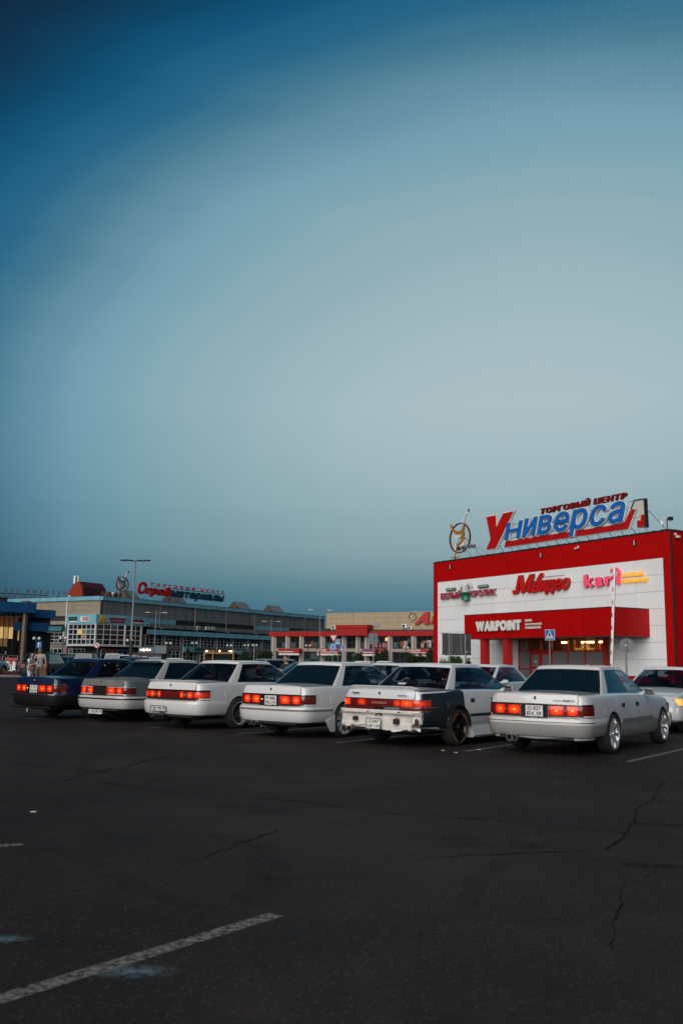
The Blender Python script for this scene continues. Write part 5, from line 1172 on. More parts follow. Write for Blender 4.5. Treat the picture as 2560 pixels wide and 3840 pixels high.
    MB().prism(out, 1.5, lambda u, v, w: (u, v, 7.0+w)).build('bay_fascia', LBLUE, r)
    MB().prism([(-.95, 5.9), (-.95, -.05), (4.3, -1.0), (8.0, -1.0), (8.0, .2), (.2, .2), (.2, 5.9)], 3.5, lambda u, v, w: (u, v, 3.5+w)).build('bay_core', DARKGAP, r)
    MB().prism([(-1.4, 6.1), (-1.4, -.3), (4.3, -1.4), (8.3, -1.4), (8.3, .1), (0, .1), (0, 6.1)], .16, lambda u, v, w: (u, v, 3.46+w)).build('bay_sill', WFRAME, r)
    def run(p, q, nx, odd=None, fw=.1):
        d = Vector(q)-Vector(p); o = window(r, .12, d.length-.12, 3.72, 6.93, 0, nx, 4, 0, odd=odd, fw=fw); o.location = (p[0], p[1], 0); o.rotation_euler = (0, 0, math.atan2(d.y, d.x))
    run((-1.2, 5.95), (-1.2, -.2), 6, {(2, 2): LITW, (3, 2): LITDIM, (3, 1): LITDIM, (4, 2): BGLASS2}); run((-1.2, -.2), (4.3, -1.2), 4); run((4.3, -1.2), (8.1, -1.2), 3)
    for x, y in ((-1.22, -.2), (4.3, -1.23), (8.12, -1.2), (-1.22, 5.95)): slab(r, 'bay_post', x-.13, x+.13, y-.13, y+.13, 3.6, 7.0, WFRAME)
    window(r, -6.9, -3.2, .6, 3.0, .02, 4, 3, Q); slab(r, 'pier', -7.8, -7.1, -.3, .2, base, 3.5, STONE, Q)
    window(r, .5, 9, .6, 3.0, .1, 7, 3)
    slab(r, 'red_shop_line', 1.2, 3.4, -.05, .08, 2.8, 3.05, SIGNRED); slab(r, 'blue_shop_line', 4.0, 7.2, -.05, .08, 2.75, 2.95, mat('dull_blue_sign', (.03, .12, .22), .5))
    # lower wing further left on the left face
    slab(r, 'wing_fascia', -11.8, -7.8, -1.0, -.3, 5.9, 6.62, mat('teal_fascia', (.03, .14, .17), .5), Q); slab(r, 'wing_core', -11.6, -7.9, -.2, .2, base, 5.9, STONE, Q)
    window(r, -11.1, -8.1, 4.0, 5.6, -.3, 3, 3, Q); window(r, -11.1, -8.1, .8, 3.0, -.3, 3, 3, Q); slab(r, 'pier_trim', -11.7, -11.45, -.45, -.2, base, 5.9, WFRAME, Q); slab(r, 'pier_trim', -8.0, -7.8, -.45, -.2, base, 5.9, WFRAME, Q)
    pass
    return r
def roof_things():
    th = R_(59); C = Vector((-38.49, 151.52, 0))
    # skylight lanterns with slatted gable ends
    SHEET = rusty('lantern_sheet', (.16, .19, .20), (.07, .08, .085), (5, 5, 5), .7); SLAT = mat('lantern_slat', (.17, .115, .08), .8, var=.3, scale=2.)
    for i, (x0, ln) in enumerate(((7.9, 2.4), (18.6, 4.0), (38.3, 4.1), (50.1, 4.2))):
        r = empty('roof_lantern', C+Vector((math.cos(th)*x0-math.sin(th)*.9, math.sin(th)*x0+math.cos(th)*.9, 11.0)), th)
        tag(r, ['grey gabled roof skylight under the round emblem', 'grey gabled roof skylight just below the dark blue letters', 'grey gabled roof skylight standing between lettering and the far one', 'farthest grey gabled roof skylight on the long building'][i], 'skylight', 'skylights along the roof')
        d, hh = 3.8, 2.1
        MB().add([(0, 0, .2), (ln, 0, .2), (ln, d/2, hh), (0, d/2, hh), (ln, 0, .12), (0, 0, .12)], [(0, 1, 2, 3), (0, 5, 4, 1)]).add([(0, d, .2), (ln, d, .2), (ln, d/2, hh), (0, d/2, hh)], [(0, 3, 2, 1)]).build('roof_sheet', SHEET, r)
        MB().prism([(0, 0), (d, 0), (d/2, hh-.08)], .05, lambda u, v, w: (ln-.1+w, u, v)).build('gable_end', DARKGAP, r); MB().prism([(.0, 0), (d, 0), (d/2, hh-.08)], .05, lambda u, v, w: (.15+w, u, v)).build('gable_end', DARKGAP, r)
        for k in range(9):
            y = .25+k*.41; zt = (hh-.1)*(1-abs(y-d/2)/(d/2)); slab(r, 'slat', .06, .14, y, y+.16, .0, max(.2, zt), SLAT)
    # brick penthouse and its maroon roof
    r = empty('roof_penthouse', C+Vector((math.cos(th)*1.6-math.sin(th)*6, math.sin(th)*1.6+math.cos(th)*6, 11.0)), th); tag(r, 'brick rooftop penthouse with a maroon sheet roof', 'penthouse')
    BR = mottle('red_brick', (.22, .035, .015), .8, .3, 3.); MR = rusty('maroon_sheet', (.055, .018, .028), (.02, .008, .012), (4, 4, 1), .7)
    g = [(0, 0), (4.2, 0), (3.4, 1.7), (2.4, 2.9), (1.3, 3.2), (.4, 2.2)]
    MB().prism(g, .3, lambda u, v, w: (w, u, v)).build('brick_gable', BR, r)
    MB().prism([(u, v+.06) for u, v in g], 5.2, lambda u, v, w: (.31+w, u, v)).build('maroon_roof', MR, r); slab(r, 'hatch', -.05, -.005, 3.0, 3.5, .3, .9, SIGNWHITE)
    MB().prism([(-1.6, 0), (3.0, 0), (2.6, 1.0), (1.0, 1.9), (-.8, 1.6)], 4.6, lambda u, v, w: (4.2+w, u-1, v)).build('lower_roof', MR, r)
    for x, y, z in ((4.1, -2.3, 1.3), (6.6, -2.6, .8)): MB().bevbox(x, x+.35, y-.5, y, z, z+.3, .05).tube([(x+.1, y-.2, 0), (x+.1, y-.2, z)], .04, 5).build('floodlight', SIGNWHITE, r)
    p = at(281, 2235, 158); a = empty('phone_mast', (p.x, p.y, 11.0), 0); tag(a, 'rooftop phone mast with white panel antennas beside the brick penthouse', 'antenna')
    MB().tube([(0, 0, 0), (0, 0, 4.2)], .16, 8).build('mast', DARKSTEEL, a)
    for k in range(3):
        t = 2*math.pi*k/3+.4; MB().bevbox(.35*math.cos(t)-.14, .35*math.cos(t)+.14, .35*math.sin(t)-.1, .35*math.sin(t)+.1, 2.9, 4.3, .03).build('panel_antenna', SIGNWHITE, a)
    MB().lathe([(.0, 2.2), (.45, 2.3), (.45, 2.75), (.2, 2.9)], 10, 'z').build('antenna_collar', DARKSTEEL, a)
    # roof sign
    s = sign_root('roof_sign', 'red and dark blue rooftop lettering above the long grey building', (C.x, C.y, 0), 59); x = 2.89; DB = mat('sign_navy', (.012, .05, .09), .4); PB = mat('sign_pale_blue', (.12, .24, .30), .5)
    SR = mat('roof_sign_red', (.44, .012, .012), .4)
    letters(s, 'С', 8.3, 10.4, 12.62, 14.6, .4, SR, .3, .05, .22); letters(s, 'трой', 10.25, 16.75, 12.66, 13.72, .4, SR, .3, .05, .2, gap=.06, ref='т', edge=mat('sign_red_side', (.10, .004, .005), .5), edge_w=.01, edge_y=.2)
    letters(s, 'материалы', 16.9, 31.9, 12.66, 13.72, .4, DB, .3, .035, .2, gap=.08, ref='м', edge=PB, edge_w=.035, edge_y=.15)
    letters(s, 'ТОРГОВЫЙ ЦЕНТР', 11.6, 32.1, 14.12, 14.56, .4, SR, .15, .03, 0, gap=.62, space=.7)
    slab(s, 'sign_bar', 17.3, 32.3, .3, .5, 13.94, 14.06, mat('bar_teal', (.02, .10, .12), .5))
    for k in range(9):
        xx = 9.5+k*2.7; MB().tube([(xx, .5, 11.4), (xx, .5, 12.8)], .05, 5).build('upright', STEEL, s); MB().tube([(xx-.3, 3.0, 11.4), (xx, .6, 13.4)], .04, 5).build('brace', STEEL, s)
    for zz in (14.0, 14.62): MB().tube([(11.5, .55, zz), (32.1, .55, zz)], .03, 5).build('rail', STEEL, s)
    e = sign_root('emblem_sign', 'small round roof emblem with a leaping figure behind the tall lamp post', (C.x, C.y, 0), 59); emblem(e, 4.95, 13.8, 1.3, .4, MAROON, mat('emblem_dull_gold', (.16, .12, .07), .5), mat('emblem_grey', (.34, .34, .33), .5), .25)
    for a_, b_ in ((3.6, 4.2), (5.6, 5.4)): MB().tube([(a_-1.2, 2.5, 11.4), (b_, .5, 14.2)], .05, 5).build('brace', STEEL, e); MB().tube([(b_, .6, 11.4), (b_, .6, 14.3)], .05, 5).build('upright', STEEL, e)
    # back of another roof sign: the words run mirrored
    P0 = at(252, 2240, 172); m = sign_root('roof_sign', 'mirrored rooftop lettering seen from behind at the left edge', (P0.x, P0.y, 0), 31+180, 'sign')
    BK = mat('sign_back', (.09, .10, .11), .6, var=.2, scale=2); BKR = mat('sign_back_red', (.10, .05, .055), .6)
    letters(m, 'ТОРГОВЫЙ ЦЕНТР', -.9, 13.2, 13.0, 13.6, 0, BKR, .12, .02, 0, gap=.75, space=.9); slab(m, 'sign_bar', 3.5, 22, -.1, .1, 12.62, 12.8, mat('bar_dark_teal', (.015, .045, .05), .6))
    letters(m, 'Стройматериалы', 1.0, 16, 11.6, 12.45, 0, BK, .2, .03, .0, gap=.1, ref='т')
    for k in range(10): MB().tube([(k*2.2, 0, 10.8), (k*2.2, 0, 13.5)], .05, 5).build('upright', STEEL, m)
    # boards on the bay
    bs = sign_root('shop_board', 'white and red shop board on the pale blue bay', (C.x, C.y, 0), -31); slab(bs, 'board', -3.14, -1.24, -1.46, -1.34, 7.35, 8.15, SIGNWHITE); slab(bs, 'red_field', -2.64, -1.94, -1.485, -1.462, 7.55, 8.05, mat('board_red', (.34, .02, .025), .5)); slab(bs, 'red_field', -1.92, -1.32, -1.485, -1.462, 7.5, 8.1, mat('board_red2', (.42, .03, .03), .5)); flat_text(bs, 'КРЕП', -2.59, -1.99, 7.65, 7.95, -1.49, SIGNWHITE); flat_text(bs, 'МАРКЕТ', -1.88, -1.36, 7.65, 7.95, -1.49, SIGNWHITE)
    b2 = sign_root('shop_board', 'dark green shop board with a white underline on the pale blue bay', (C.x, C.y, 0), -31); slab(b2, 'board', -5.84, -3.94, -1.46, -1.34, 7.5, 8.15, mat('board_green', (.008, .06, .05), .5)); slab(b2, 'underline', -5.54, -3.84, -1.48, -1.34, 7.25, 7.45, SIGNWHITE)
    pc = (C.x+math.cos(th)*-1.35-math.sin(th)*-.3, C.y+math.sin(th)*-1.35+math.cos(th)*-.3, 0); ta = 59-10.35
    b3 = sign_root('shop_board', 'yellow round shop logo with orange lettering on the pale blue bay', pc, ta); MB().lathe([(0, 0), (.45, 0), (.45, .1), (0, .1)], 18, 'y', (1.2, -.14, 7.95)).build('disc', mat('logo_yellow', (.5, .28, .02), .5), b3); slab(b3, 'caption', .4, 2.1, -.15, -.02, 7.2, 7.5, mat('caption_orange', (.42, .20, .02), .5))
    b4 = sign_root('shop_board', 'two dark red lines of shop lettering on the pale blue bay', pc, ta); flat_text(b4, 'НАПОЛЬНЫЕ', 2.4, 5.6, 7.78, 8.12, -.1, SIGNDARKRED, .03, depth=.05); flat_text(b4, 'ПОКРЫТИЯ', 2.6, 5.4, 7.3, 7.6, -.1, SIGNDARKRED, .03, depth=.05)
    b5 = sign_root('shop_board', 'dark red script sign with white underline at the end of the bay', (C.x, C.y, 0), 59); rq = random.Random(9); xq = 5.75
    while xq < 8.2: hq = rq.choice((.28, .30, .34, .5)); MB().prism([(xq, 7.65), (xq+.13, 7.65), (xq+.13+hq*.25, 7.65+hq), (xq+hq*.25, 7.65+hq)], .08, lambda u, v, w: (u, -1.47+w, v)).build('script_stroke', SIGNDARKRED, b5); xq += rq.uniform(.17, .26)
    slab(b5, 'underline', 5.9, 8.2, -1.45, -1.37, 7.35, 7.52, SIGNWHITE)
left_centre(); roof_things()

# ------------------------------------------------------------------ blue entrance hall at the far left
def blue_hall():
    r = empty('entrance_hall', (-33.4, 113.0, 0), R_(180-50+180)); 
    p0 = Vector((-40.5, 107.5, 0)); th = R_(40); r.location = p0; r.rotation_euler = (0, 0, th); tag(r, 'blue-roofed glass entrance hall with a steel column', 'building')
    B1 = rusty('deep_blue_fascia', (.008, .065, .18), (.006, .04, .11), (2, 2, .4), .5); b = gz(110)
    def X(px, z): return px
    slab(r, 'roof_fascia', -8, 5.2, -1.2, -.9, 6.62, 7.78, B1); slab(r, 'roof_fascia', 5.2, 5.4, -1.2, 6, 6.62, 7.78, B1)
    slab(r, 'roof_slab', -8, 5.2, -.9, 10, 7.3, 7.7, DARKGAP); slab(r, 'second_fascia', 2.0, 8.8, 1.6, 1.9, 6.2, 7.2, B1); slab(r, 'second_fascia', 8.8, 9.0, 1.6, 8, 6.2, 7.2, B1); slab(r, 'upper_wall', 0, 8.6, 2.1, 9, 5.4, 6.3, DARKGAP)
    slab(r, 'canopy_fascia', 3.4, 7.6, .1, .4, 4.55, 5.55, B1); slab(r, 'hall_wall', -2, 8.2, 2.0, 9, b, 5.4, DARKGAP)
    MB().tube([(4.42, -.46, b), (4.42, -.46, 6.6)], .34, 20).build('steel_column', mat('column_steel', (.15, .105, .08), .45, .6, var=.3, scale=3), r, 50)
    MB().lathe([(.55, 7.80), (.6, 7.9), (.5, 8.0), (0, 8.02)], 16, 'z', (4.4, -.6, 0)).build('roof_vent', STEEL, r, 50)
    slab(r, 'roof_box', 1.2, 2.2, -.5, .4, 7.78, 8.3, DARKSTEEL)
    m = MB()
    for k in range(8):
        x = -5+k*1.15; m.tube([(x, -.3, 6.55), (x+.57, -.3, 6.1)], .035, 5); m.tube([(x+.57, -.3, 6.1), (x+1.15, -.3, 6.55)], .035, 5)
    m.tube([(-5, -.3, 6.1), (4.2, -.3, 6.1)], .05, 6); m.tube([(-5, -.3, 6.55), (4.2, -.3, 6.55)], .05, 6); m.build('roof_truss', STEEL, r)
    OR = mat('orange_panel', (.26, .085, .03), .6, emit=(1., .35, .1), estr=.03); YW = mat('lit_hall_glass', (.6, .42, .18), .4, emit=(1., .62, .22), estr=.42); FRM = mat('hall_frame', (.02, .022, .025), .5)
    rn = random.Random(6)
    for k in range(9):
        x = -1.0+k*.58; slab(r, 'mullion', x-.03, x+.03, .85, 1.0, b, 6.2, FRM); slab(r, 'upper_pane', x+.04, x+.54, .9, .93, 5.0, 6.1, OR)
        slab(r, 'lit_pane', x+.04, x+.54, .9, .93, 3.6, 4.95, YW if k in (4, 5, 7) else (LITW if k in (1, 6) else BGLASS)); slab(r, 'lit_pane', x+.04, x+.54, .9, .93, 2.7, 3.55, LITDIM if k in (3, 5, 6) else BGLASS); slab(r, 'lower_pane', x+.04, x+.54, .9, .93, b, 2.65, BGLASS)
    slab(r, 'transom', -1.0, 4.3, .86, .98, 4.95, 5.0, FRM); slab(r, 'transom', -1.0, 4.3, .86, .98, 3.55, 3.6, FRM)
    for x in (4.3, 5.3, 6.3, 7.2): slab(r, 'mullion', x, x+.07, .75, .85, b, 4.5, FRM); slab(r, 'dark_pane', x+.08, x+1.0, .79, .81, b, 4.45, BGLASS)
    slab(r, 'lit_strip', 4.15, 4.3, .7, .74, 3.4, 4.7, LITW); slab(r, 'hall_roof_back', -8, -1.0, .8, 9, b, 6.1, DARKGAP)
    ra = empty('ramp_railing', (*atg(30, 104)[:2], gz(104)), R_(25)); tag(ra, 'pale metal ramp railing before the glass hall', 'railing')
    for z in (.9, 1.15, 1.4): MB().tube([(-1.2, 0, z+.15), (1.1, 0, z)], .035, 6).build('rail', STEEL, ra)
    for x in (-1.1, 0, 1.05): MB().tube([(x, 0, 0), (x, 0, 1.48)], .035, 6).build('post', STEEL, ra)
blue_hall()

# ------------------------------------------------------------------ beige and red shopping arcade in the middle
def mid_centre():
    r = empty('shopping_arcade', (0, 157, 0), R_(-32)); tag(r, 'beige shopping arcade with a red fascia and shop fronts below', 'building'); b = gz(157)
    BE = mottle('beige_panel', (.36, .285, .19), .7, .1, 1.2); RF = mottle('red_fascia', (.33, .016, .016), .55, .15, .6); CO = mottle('column_pale', (.38, .34, .31), .6, .12, 1.); SP = mottle('pale_spandrel', (.30, .25, .21), .7, .12, 1.5)
    # beige upper block, set back
    slab(r, 'wall', -3.2, 30, .9, 20, 6.4, 9.6, BE); xs = [-3.25, -2.16, -.05, 2.06, 4.17, 6.32, 8.46, 10.6, 12.8, 14.98, 17.1, 19.3, 21.5]; zz = [6.9, 7.91, 8.72, 9.42, 9.66]
    for i in range(len(xs)-1):
        for j in range(4): slab(r, 'panel', xs[i]+.015, xs[i+1]-.015, .84, .9, zz[j]+.015, zz[j+1]-.015, BE)
    slab(r, 'vent', 6.3, 7.1, .74, .83, 7.35, 8.1, STEEL); 
    MB().tube([(-.6, 1.2, 9.6), (-.6, 1.2, 10.2), (.3, 1.2, 10.2), (.3, 1.2, 9.6)], .04, 5).build('roof_hoop', STEEL, r)
    # lower arcade
    slab(r, 'core', -14.3, 30, .7, 6, b, 6.45, DARKGAP); slab(r, 'lean_to_roof', -13.8, 30, -.2, .9, 6.5, 6.75, DARKSTEEL)
    for k in range(22): slab(r, 'fascia_panel', -14.3+k*1.6+.01, -14.3+(k+1)*1.6-.01, -.4, -.2, 5.74, 6.52, RF)
    slab(r, 'fascia_return', -14.3, -14.1, -.2, 5, 5.74, 6.5, RF)
    for k in range(3): slab(r, 'porch_panel', .05+k*1.98+.01, .05+(k+1)*1.98-.01, -1.2, -1.0, 5.8, 7.0, RF)
    slab(r, 'porch_core', .07, 5.97, -1.0, .5, 5.8, 7.5, MAROON); slab(r, 'porch_cap', -.05, 6.1, -1.3, .5, 7.02, 7.55, RF)
    cols = [-13.5, -10.6, -7.7, -3.4, .8, 3.5, 5.2, 9.5, 13.8, 18.1]
    for k, x in enumerate(cols):
        slab(r, 'column', x-.22, x+.22, -.3, .1, b, 5.74, CO); slab(r, 'column', x+.3, x+.5, -.1, .2, b, 5.74, CO)
        if k == len(cols)-1: break
        a, c = x+.55, cols[k+1]-.28
        w = window(r, a, c, 3.85, 5.6, .25, max(2, round((c-a)/.95)), 2, frame=mat('arcade_frame', (.06, .045, .045), .5), odd={(0, 0): BGLASS2} if k % 2 else None)
        slab(r, 'spandrel', a-.3, c+.05, -.05, .3, 3.2, 3.72, SP); window(r, a, c, .75, 3.05, .3, max(2, round((c-a)/1.3)), 2, frame=mat('arcade_frame', (.06, .045, .045), .5))
    GOODS = [mat('goods_cream', (.32, .28, .22), .8), mat('goods_red', (.22, .03, .03), .8), mat('goods_pink', (.30, .13, .12), .8), mat('goods_white', (.42, .42, .42), .8), mat('goods_blue', (.05, .1, .16), .8)]
    rnd = random.Random(5)
    for k in range(26):
        x = rnd.choice([rnd.uniform(-9, -4), rnd.uniform(6, 9), rnd.uniform(10.2, 13), rnd.uniform(14.5, 17.5)]); slab(r, 'display_goods', x, x+rnd.uniform(.25, .6), .20, .235, 3.95+rnd.choice([0, 0, .7]), 4.3+rnd.uniform(.1, .9), rnd.choice(GOODS))
    slab(r, 'warm_display', 8.6, 9.0, .19, .235, 5.0, 5.5, mat('lit_display', (.6, .4, .2), .5, emit=(1, .55, .2), estr=.9))
    ac_unit(r, -1.9, .8, 6.95, s=.9); ac_unit(r, 11.4, .8, 7.0, s=1.1); ac_unit(r, 12.6, .75, 6.8, s=.8)
    slab(r, 'plant_box', -4.4, -2.4, .2, .8, 6.7, 7.05, DARKSTEEL)
    # shop awnings and boards
    AW = mat('awning_red', (.30, .008, .010), .5)
    for (x0, x1, tx, col_, lab) in ((-11.6, -7.2, None, None, 'plain red awning board at the left end of the arcade'), (-3.7, .5, 'AUTO LEB', SIGNWHITE, 'red awning board with white lettering over a shop'), (5.15, 9.4, 'ВЕКТОР', mat('awning_blue', (.02, .12, .42), .5), 'red awning board with blue lettering over a shop'), (13.8, 17.4, 'NOVATOR', SIGNWHITE, 'red awning board with bold white lettering beside the red centre')):
        s = sign_root('shop_awning', lab, (0, 157, 0), -32, 'awning', 'red shop awnings'); slab(s, 'board', x0, x1, -1.3, -.4, 2.85, 3.66, AW); slab(s, 'lower_band', x0+.1, x1-.1, -1.28, -.4, 2.55, 2.83, SIGNWHITE); slab(s, 'stripe', x0+.1, x1-(.1 if tx else 1.2), -1.34, -1.302, 3.05, 3.16, SIGNWHITE)
        if tx: flat_text(s, tx, x0+.15, x0+(1.9 if tx != 'ВЕКТОР' else 2.0), 3.28, 3.56, -1.32, col_, .04, .1, depth=.03)
    e = sign_root('emblem_sign', 'golden emblem on the beige wall of the arcade', (0, 157, 0), -32); emblem(e, 13.3, 8.85, .62, .7, MAROON, mat('gold_wall', (.34, .22, .09), .5), SIGNWHITE, .1)
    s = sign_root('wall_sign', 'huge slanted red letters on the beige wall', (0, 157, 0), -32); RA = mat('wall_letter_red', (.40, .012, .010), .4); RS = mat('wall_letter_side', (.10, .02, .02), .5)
    letters(s, 'А', 13.7, 16.2, 7.72, 9.56, .62, RA, .2, .07, .42, edge=RS, edge_w=.012, edge_y=.14); letters(s, 'лл', 16.3, 19.3, 7.75, 8.95, .62, RA, .2, .06, .3, edge=RS, edge_w=.012, edge_y=.14)
mid_centre()
# ------------------------------------------------------------------ street furniture
POLE = mat('pole_grey', (.20, .205, .21), .5, .3, var=.15, scale=2.); POLEB = mat('pole_black', (.014, .014, .015), .5); GLOBE = mat('milky_globe', (.62, .62, .60), .35)
SGREY = mat('sign_back_grey', (.13, .15, .165), .5, .2, var=.15, scale=3); SBLUE = mat('road_sign_blue', (.008, .12, .40), .35); SWHITE = mat('road_sign_white', (.6, .6, .6), .4); SRED = mat('road_sign_red', (.42, .02, .02), .4); SBLK = mat('road_sign_black', (.012, .012, .012), .5)
def lamp_post(px, D, H, label, kind='t'):
    p = atg(px, D); r = empty('street_lamp', p, 0); tag(r, label, 'street lamp', 'street lamps around the car park')
    MB().lathe([(.09, 0), (.09, H*.32), (.085, H*.33), (.05, H), (0, H)], 12, 'z').build('pole', POLE, r, 40); MB().lathe([(.11, 0), (.105, H*.30), (.09, H*.30)], 12, 'z').build('pole_base', POLEB, r, 40)
    if kind == 'four':
        for sx, sy in ((-1, -.35), (1, -.35), (-1, .5), (1, .5)):
            MB().tube([(0, 0, H-.05), (sx*.5, sy*.5, H), (sx*.75, sy*.8, H+.06*(1 if sy > 0 else -1))], .04, 6).build('arm', POLEB, r); o = MB().bevbox(-.28, .28, -.11, .11, -.05, .05, .03).build('lamp_head', POLEB, r); o.location = (sx*.85, sy*.9, H+.05*(1 if sy > 0 else -1)); o.rotation_euler = (0, 0, math.atan2(sy, sx))
    else:
        for sx in (-1, 1):
            MB().tube([(0, 0, H-.5), (sx*1.0, 0, H-.42)], .03, 6).build('arm', POLE, r); o = MB().bevbox(-.42, .42, -.12, .12, -.05, .05, .03).build('lamp_head', GLOBE, r); o.location = (sx*1.35, 0, H-.40)
for a in ((490, 75, 9.2, 'tall street lamp with four dark heads before the long grey building', 'four'), (578, 149, 8.9, 'thin twin-arm street lamp beside the tall four-headed one', 't'), (1014, 178, 8.9, 'thin twin-arm street lamp near the left end of the red arcade', 't'), (1197, 134, 8.9, 'twin-arm street lamp rising above the sky-line left of the beige wall', 't'), (1587, 153, 8.5, 'twin-arm street lamp in front of the huge slanted red letters', 't')): lamp_post(*a)
for i, (px, py, D) in enumerate(((134, 2394, 100), (233, 2392.5, 105), (484, 2401.6, 110), (630, 2412, 125), (727, 2411.5, 130), (858, 2420.8, 135), (923, 2420, 140), (954, 2420, 140), (1154, 2421, 135), (1522, 2429.4, 135))):
    p = atg(px, D); zt = at(px, py, D).z; r = empty('globe_lamp', p, 0)
    tag(r, 'black post lamp with two white globes '+['beside the steel column', 'before the low stone wing', 'behind the tall four-headed lamp', 'right of the coffee kiosk', 'by the blue-roofed shop door', 'above the wooden kiosk', 'left of its twin by the dark bushes', 'right of its twin by the dark bushes', 'at the plain red awning', 'before the arcade near the red centre'][i], 'lamp', 'double globe lamps'); h_ = zt-p.z; w = .27 if i not in (9,) else .26
    MB().tube([(0, 0, 0), (0, 0, h_+.1)], .05, 8).tube([(-w, 0, h_-.15), (w, 0, h_-.15)], .03, 6).build('post', POLEB, r)
    for s in (-1, 1): MB().lathe([(.17*math.sin(t), -.17*math.cos(t)) for t in np.linspace(0, math.pi, 8)], 12, 'z', (s*w, 0, h_)).build('globe', GLOBE, r, 60)
def sign_post(name, label, px, D, parts, yaw=0., H=None, pole=POLE, cat='road sign', pw=.035):
    """parts: (kind, px, py, size m)"""
    p = atg(px, D); r = empty(name, p, R_(yaw)); tag(r, label, cat); tops = []
    for kind, qx, qy, s in parts:
        q = at(qx, qy, D); dx = (q.x-p.x)/math.cos(R_(yaw)); z = q.z-p.z; tops.append(z+s*.5); o = empty if 0 else None
        y = -.07
        def flat(poly, m, off, nm): return MB().prism([(dx+u*s, z+v*s) for u, v in poly], .012, lambda a, b, w: (a, y-off+w, b)).build(nm, m, r)
        circ = lambda rad, n=28: [(rad*math.cos(2*math.pi*k/n), rad*math.sin(2*math.pi*k/n)) for k in range(n)]
        sq = lambda a, b: [(-a, -b), (a, -b), (a, b), (-a, b)]
        if kind == 'cross':
            flat(sq(.5, .5), SWHITE, 0, 'plate'); flat(sq(.46, .46), SBLUE, .014, 'blue_field'); flat([(-.38, -.34), (.38, -.34), (0, .40)], SWHITE, .028, 'white_triangle')
            for q_ in ([(-.05, .12), (.05, .12), (.06, -.08), (-.06, -.08)], [(-.04, .15), (.04, .15), (.04, .23), (-.04, .23)], [(-.06, -.08), (.0, -.08), (-.12, -.3), (-.17, -.3)], [(0, -.08), (.06, -.08), (.17, -.3), (.12, -.3)], [(-.05, .1), (-.03, .02), (-.14, -.06), (-.16, -.02)], [(.05, .1), (.03, .02), (.13, -.06), (.15, -.02)]): flat(q_, SBLK, .042, 'walker')
        elif kind == 'round':
            flat(circ(.5), SWHITE, 0, 'plate'); flat(circ(.47), SBLUE, .014, 'blue_field')
            for k in range(3):
                a0 = 2*math.pi*k/3+.5; arc = [(.30*math.cos(a0+t), .30*math.sin(a0+t)) for t in np.linspace(0, 1.2, 6)]+[(.20*math.cos(a0+t), .20*math.sin(a0+t)) for t in np.linspace(1.2, 0, 6)]
                flat(arc, SWHITE, .028, 'arrow'); flat([(.36*math.cos(a0+1.2), .36*math.sin(a0+1.2)), (.25*math.cos(a0+1.7), .25*math.sin(a0+1.7)), (.13*math.cos(a0+1.2), .13*math.sin(a0+1.2))], SWHITE, .028, 'arrow')
        elif kind == 'yield': flat([(0, -.55), (.58, .45), (-.58, .45)], SRED, 0, 'plate'); flat([(0, -.34), (.38, .33), (-.38, .33)], SWHITE, .014, 'white_field')
        elif kind == 'ahead': flat(sq(.5, .55), SBLUE, 0, 'plate'); flat([(-.06, -.42), (.06, -.42), (.06, .1), (.2, .1), (0, .42), (-.2, .1), (-.06, .1)], SWHITE, .014, 'arrow')
        elif kind == 'noturn':
            flat(circ(.5), SRED, 0, 'plate'); flat(circ(.40), SWHITE, .014, 'white_field'); flat([(.08, -.28), (.17, -.28), (.17, .16), (-.05, .16), (-.05, .25), (-.24, .11), (-.05, -.02), (-.05, .07), (.08, .07)], SBLK, .028, 'arrow'); flat([(-.33, .25), (-.25, .33), (.33, -.25), (.25, -.33)], SRED, .042, 'bar')
        elif kind == 'back_round': flat(circ(.5), SGREY, -.13, 'plate'); flat(sq(.05, .05), SWHITE, .0, 'label')
        elif kind == 'back_rect': flat(sq(.41, .5), SGREY, -.13, 'plate'); flat(sq(.0, .46), SGREY, -.11, 'rib')
    Ht = H if H else max(tops); MB().tube([(0, 0, 0), (0, 0, Ht)], pw, 8).build('post', pole, r)
    return r
sign_post('road_sign', 'blue square road sign with a white arrow, above the couple', 144, 105, [('ahead', 147, 2418, .62)])
sign_post('road_sign', 'round red and white no-left-turn sign before the glazed bay', 365, 105, [('noturn', 365, 2420, .64)])
sign_post('road_sign', 'red-rimmed give-way triangle over a round blue roundabout sign', 1247, 88, [('yield', 1250, 2393, .68), ('round', 1248, 2427, .70)], yaw=-4)
sign_post('road_sign', 'blue pedestrian crossing sign beside the give-way triangle', 1267, 95, [('cross', 1266, 2407, .56)], yaw=-10)
sign_post('road_sign', 'small low blue pedestrian crossing sign right of the roundabout sign', 1281, 92, [('cross', 1283, 2432, .56)], yaw=-30)
sign_post('road_sign', 'grey back of a rectangular road sign on a pale post', 1399, 70, [('back_rect', 1398, 2396, .80)], pw=.045)
sign_post('road_sign', 'blue pedestrian crossing sign in front of the glazed entrance', 2061, 48, [('cross', 2062, 2381, .54)], yaw=-40)
sign_post('road_sign', 'grey back of a round road sign by the red canopy', 2347, 44, [('back_round', 2346, 2420, .66)], yaw=-30, pw=.045)
sign_post('steel_post', 'bare pale steel post behind the parked silver wagon', 952, 90, [], H=2.9, cat='post', pw=.06)
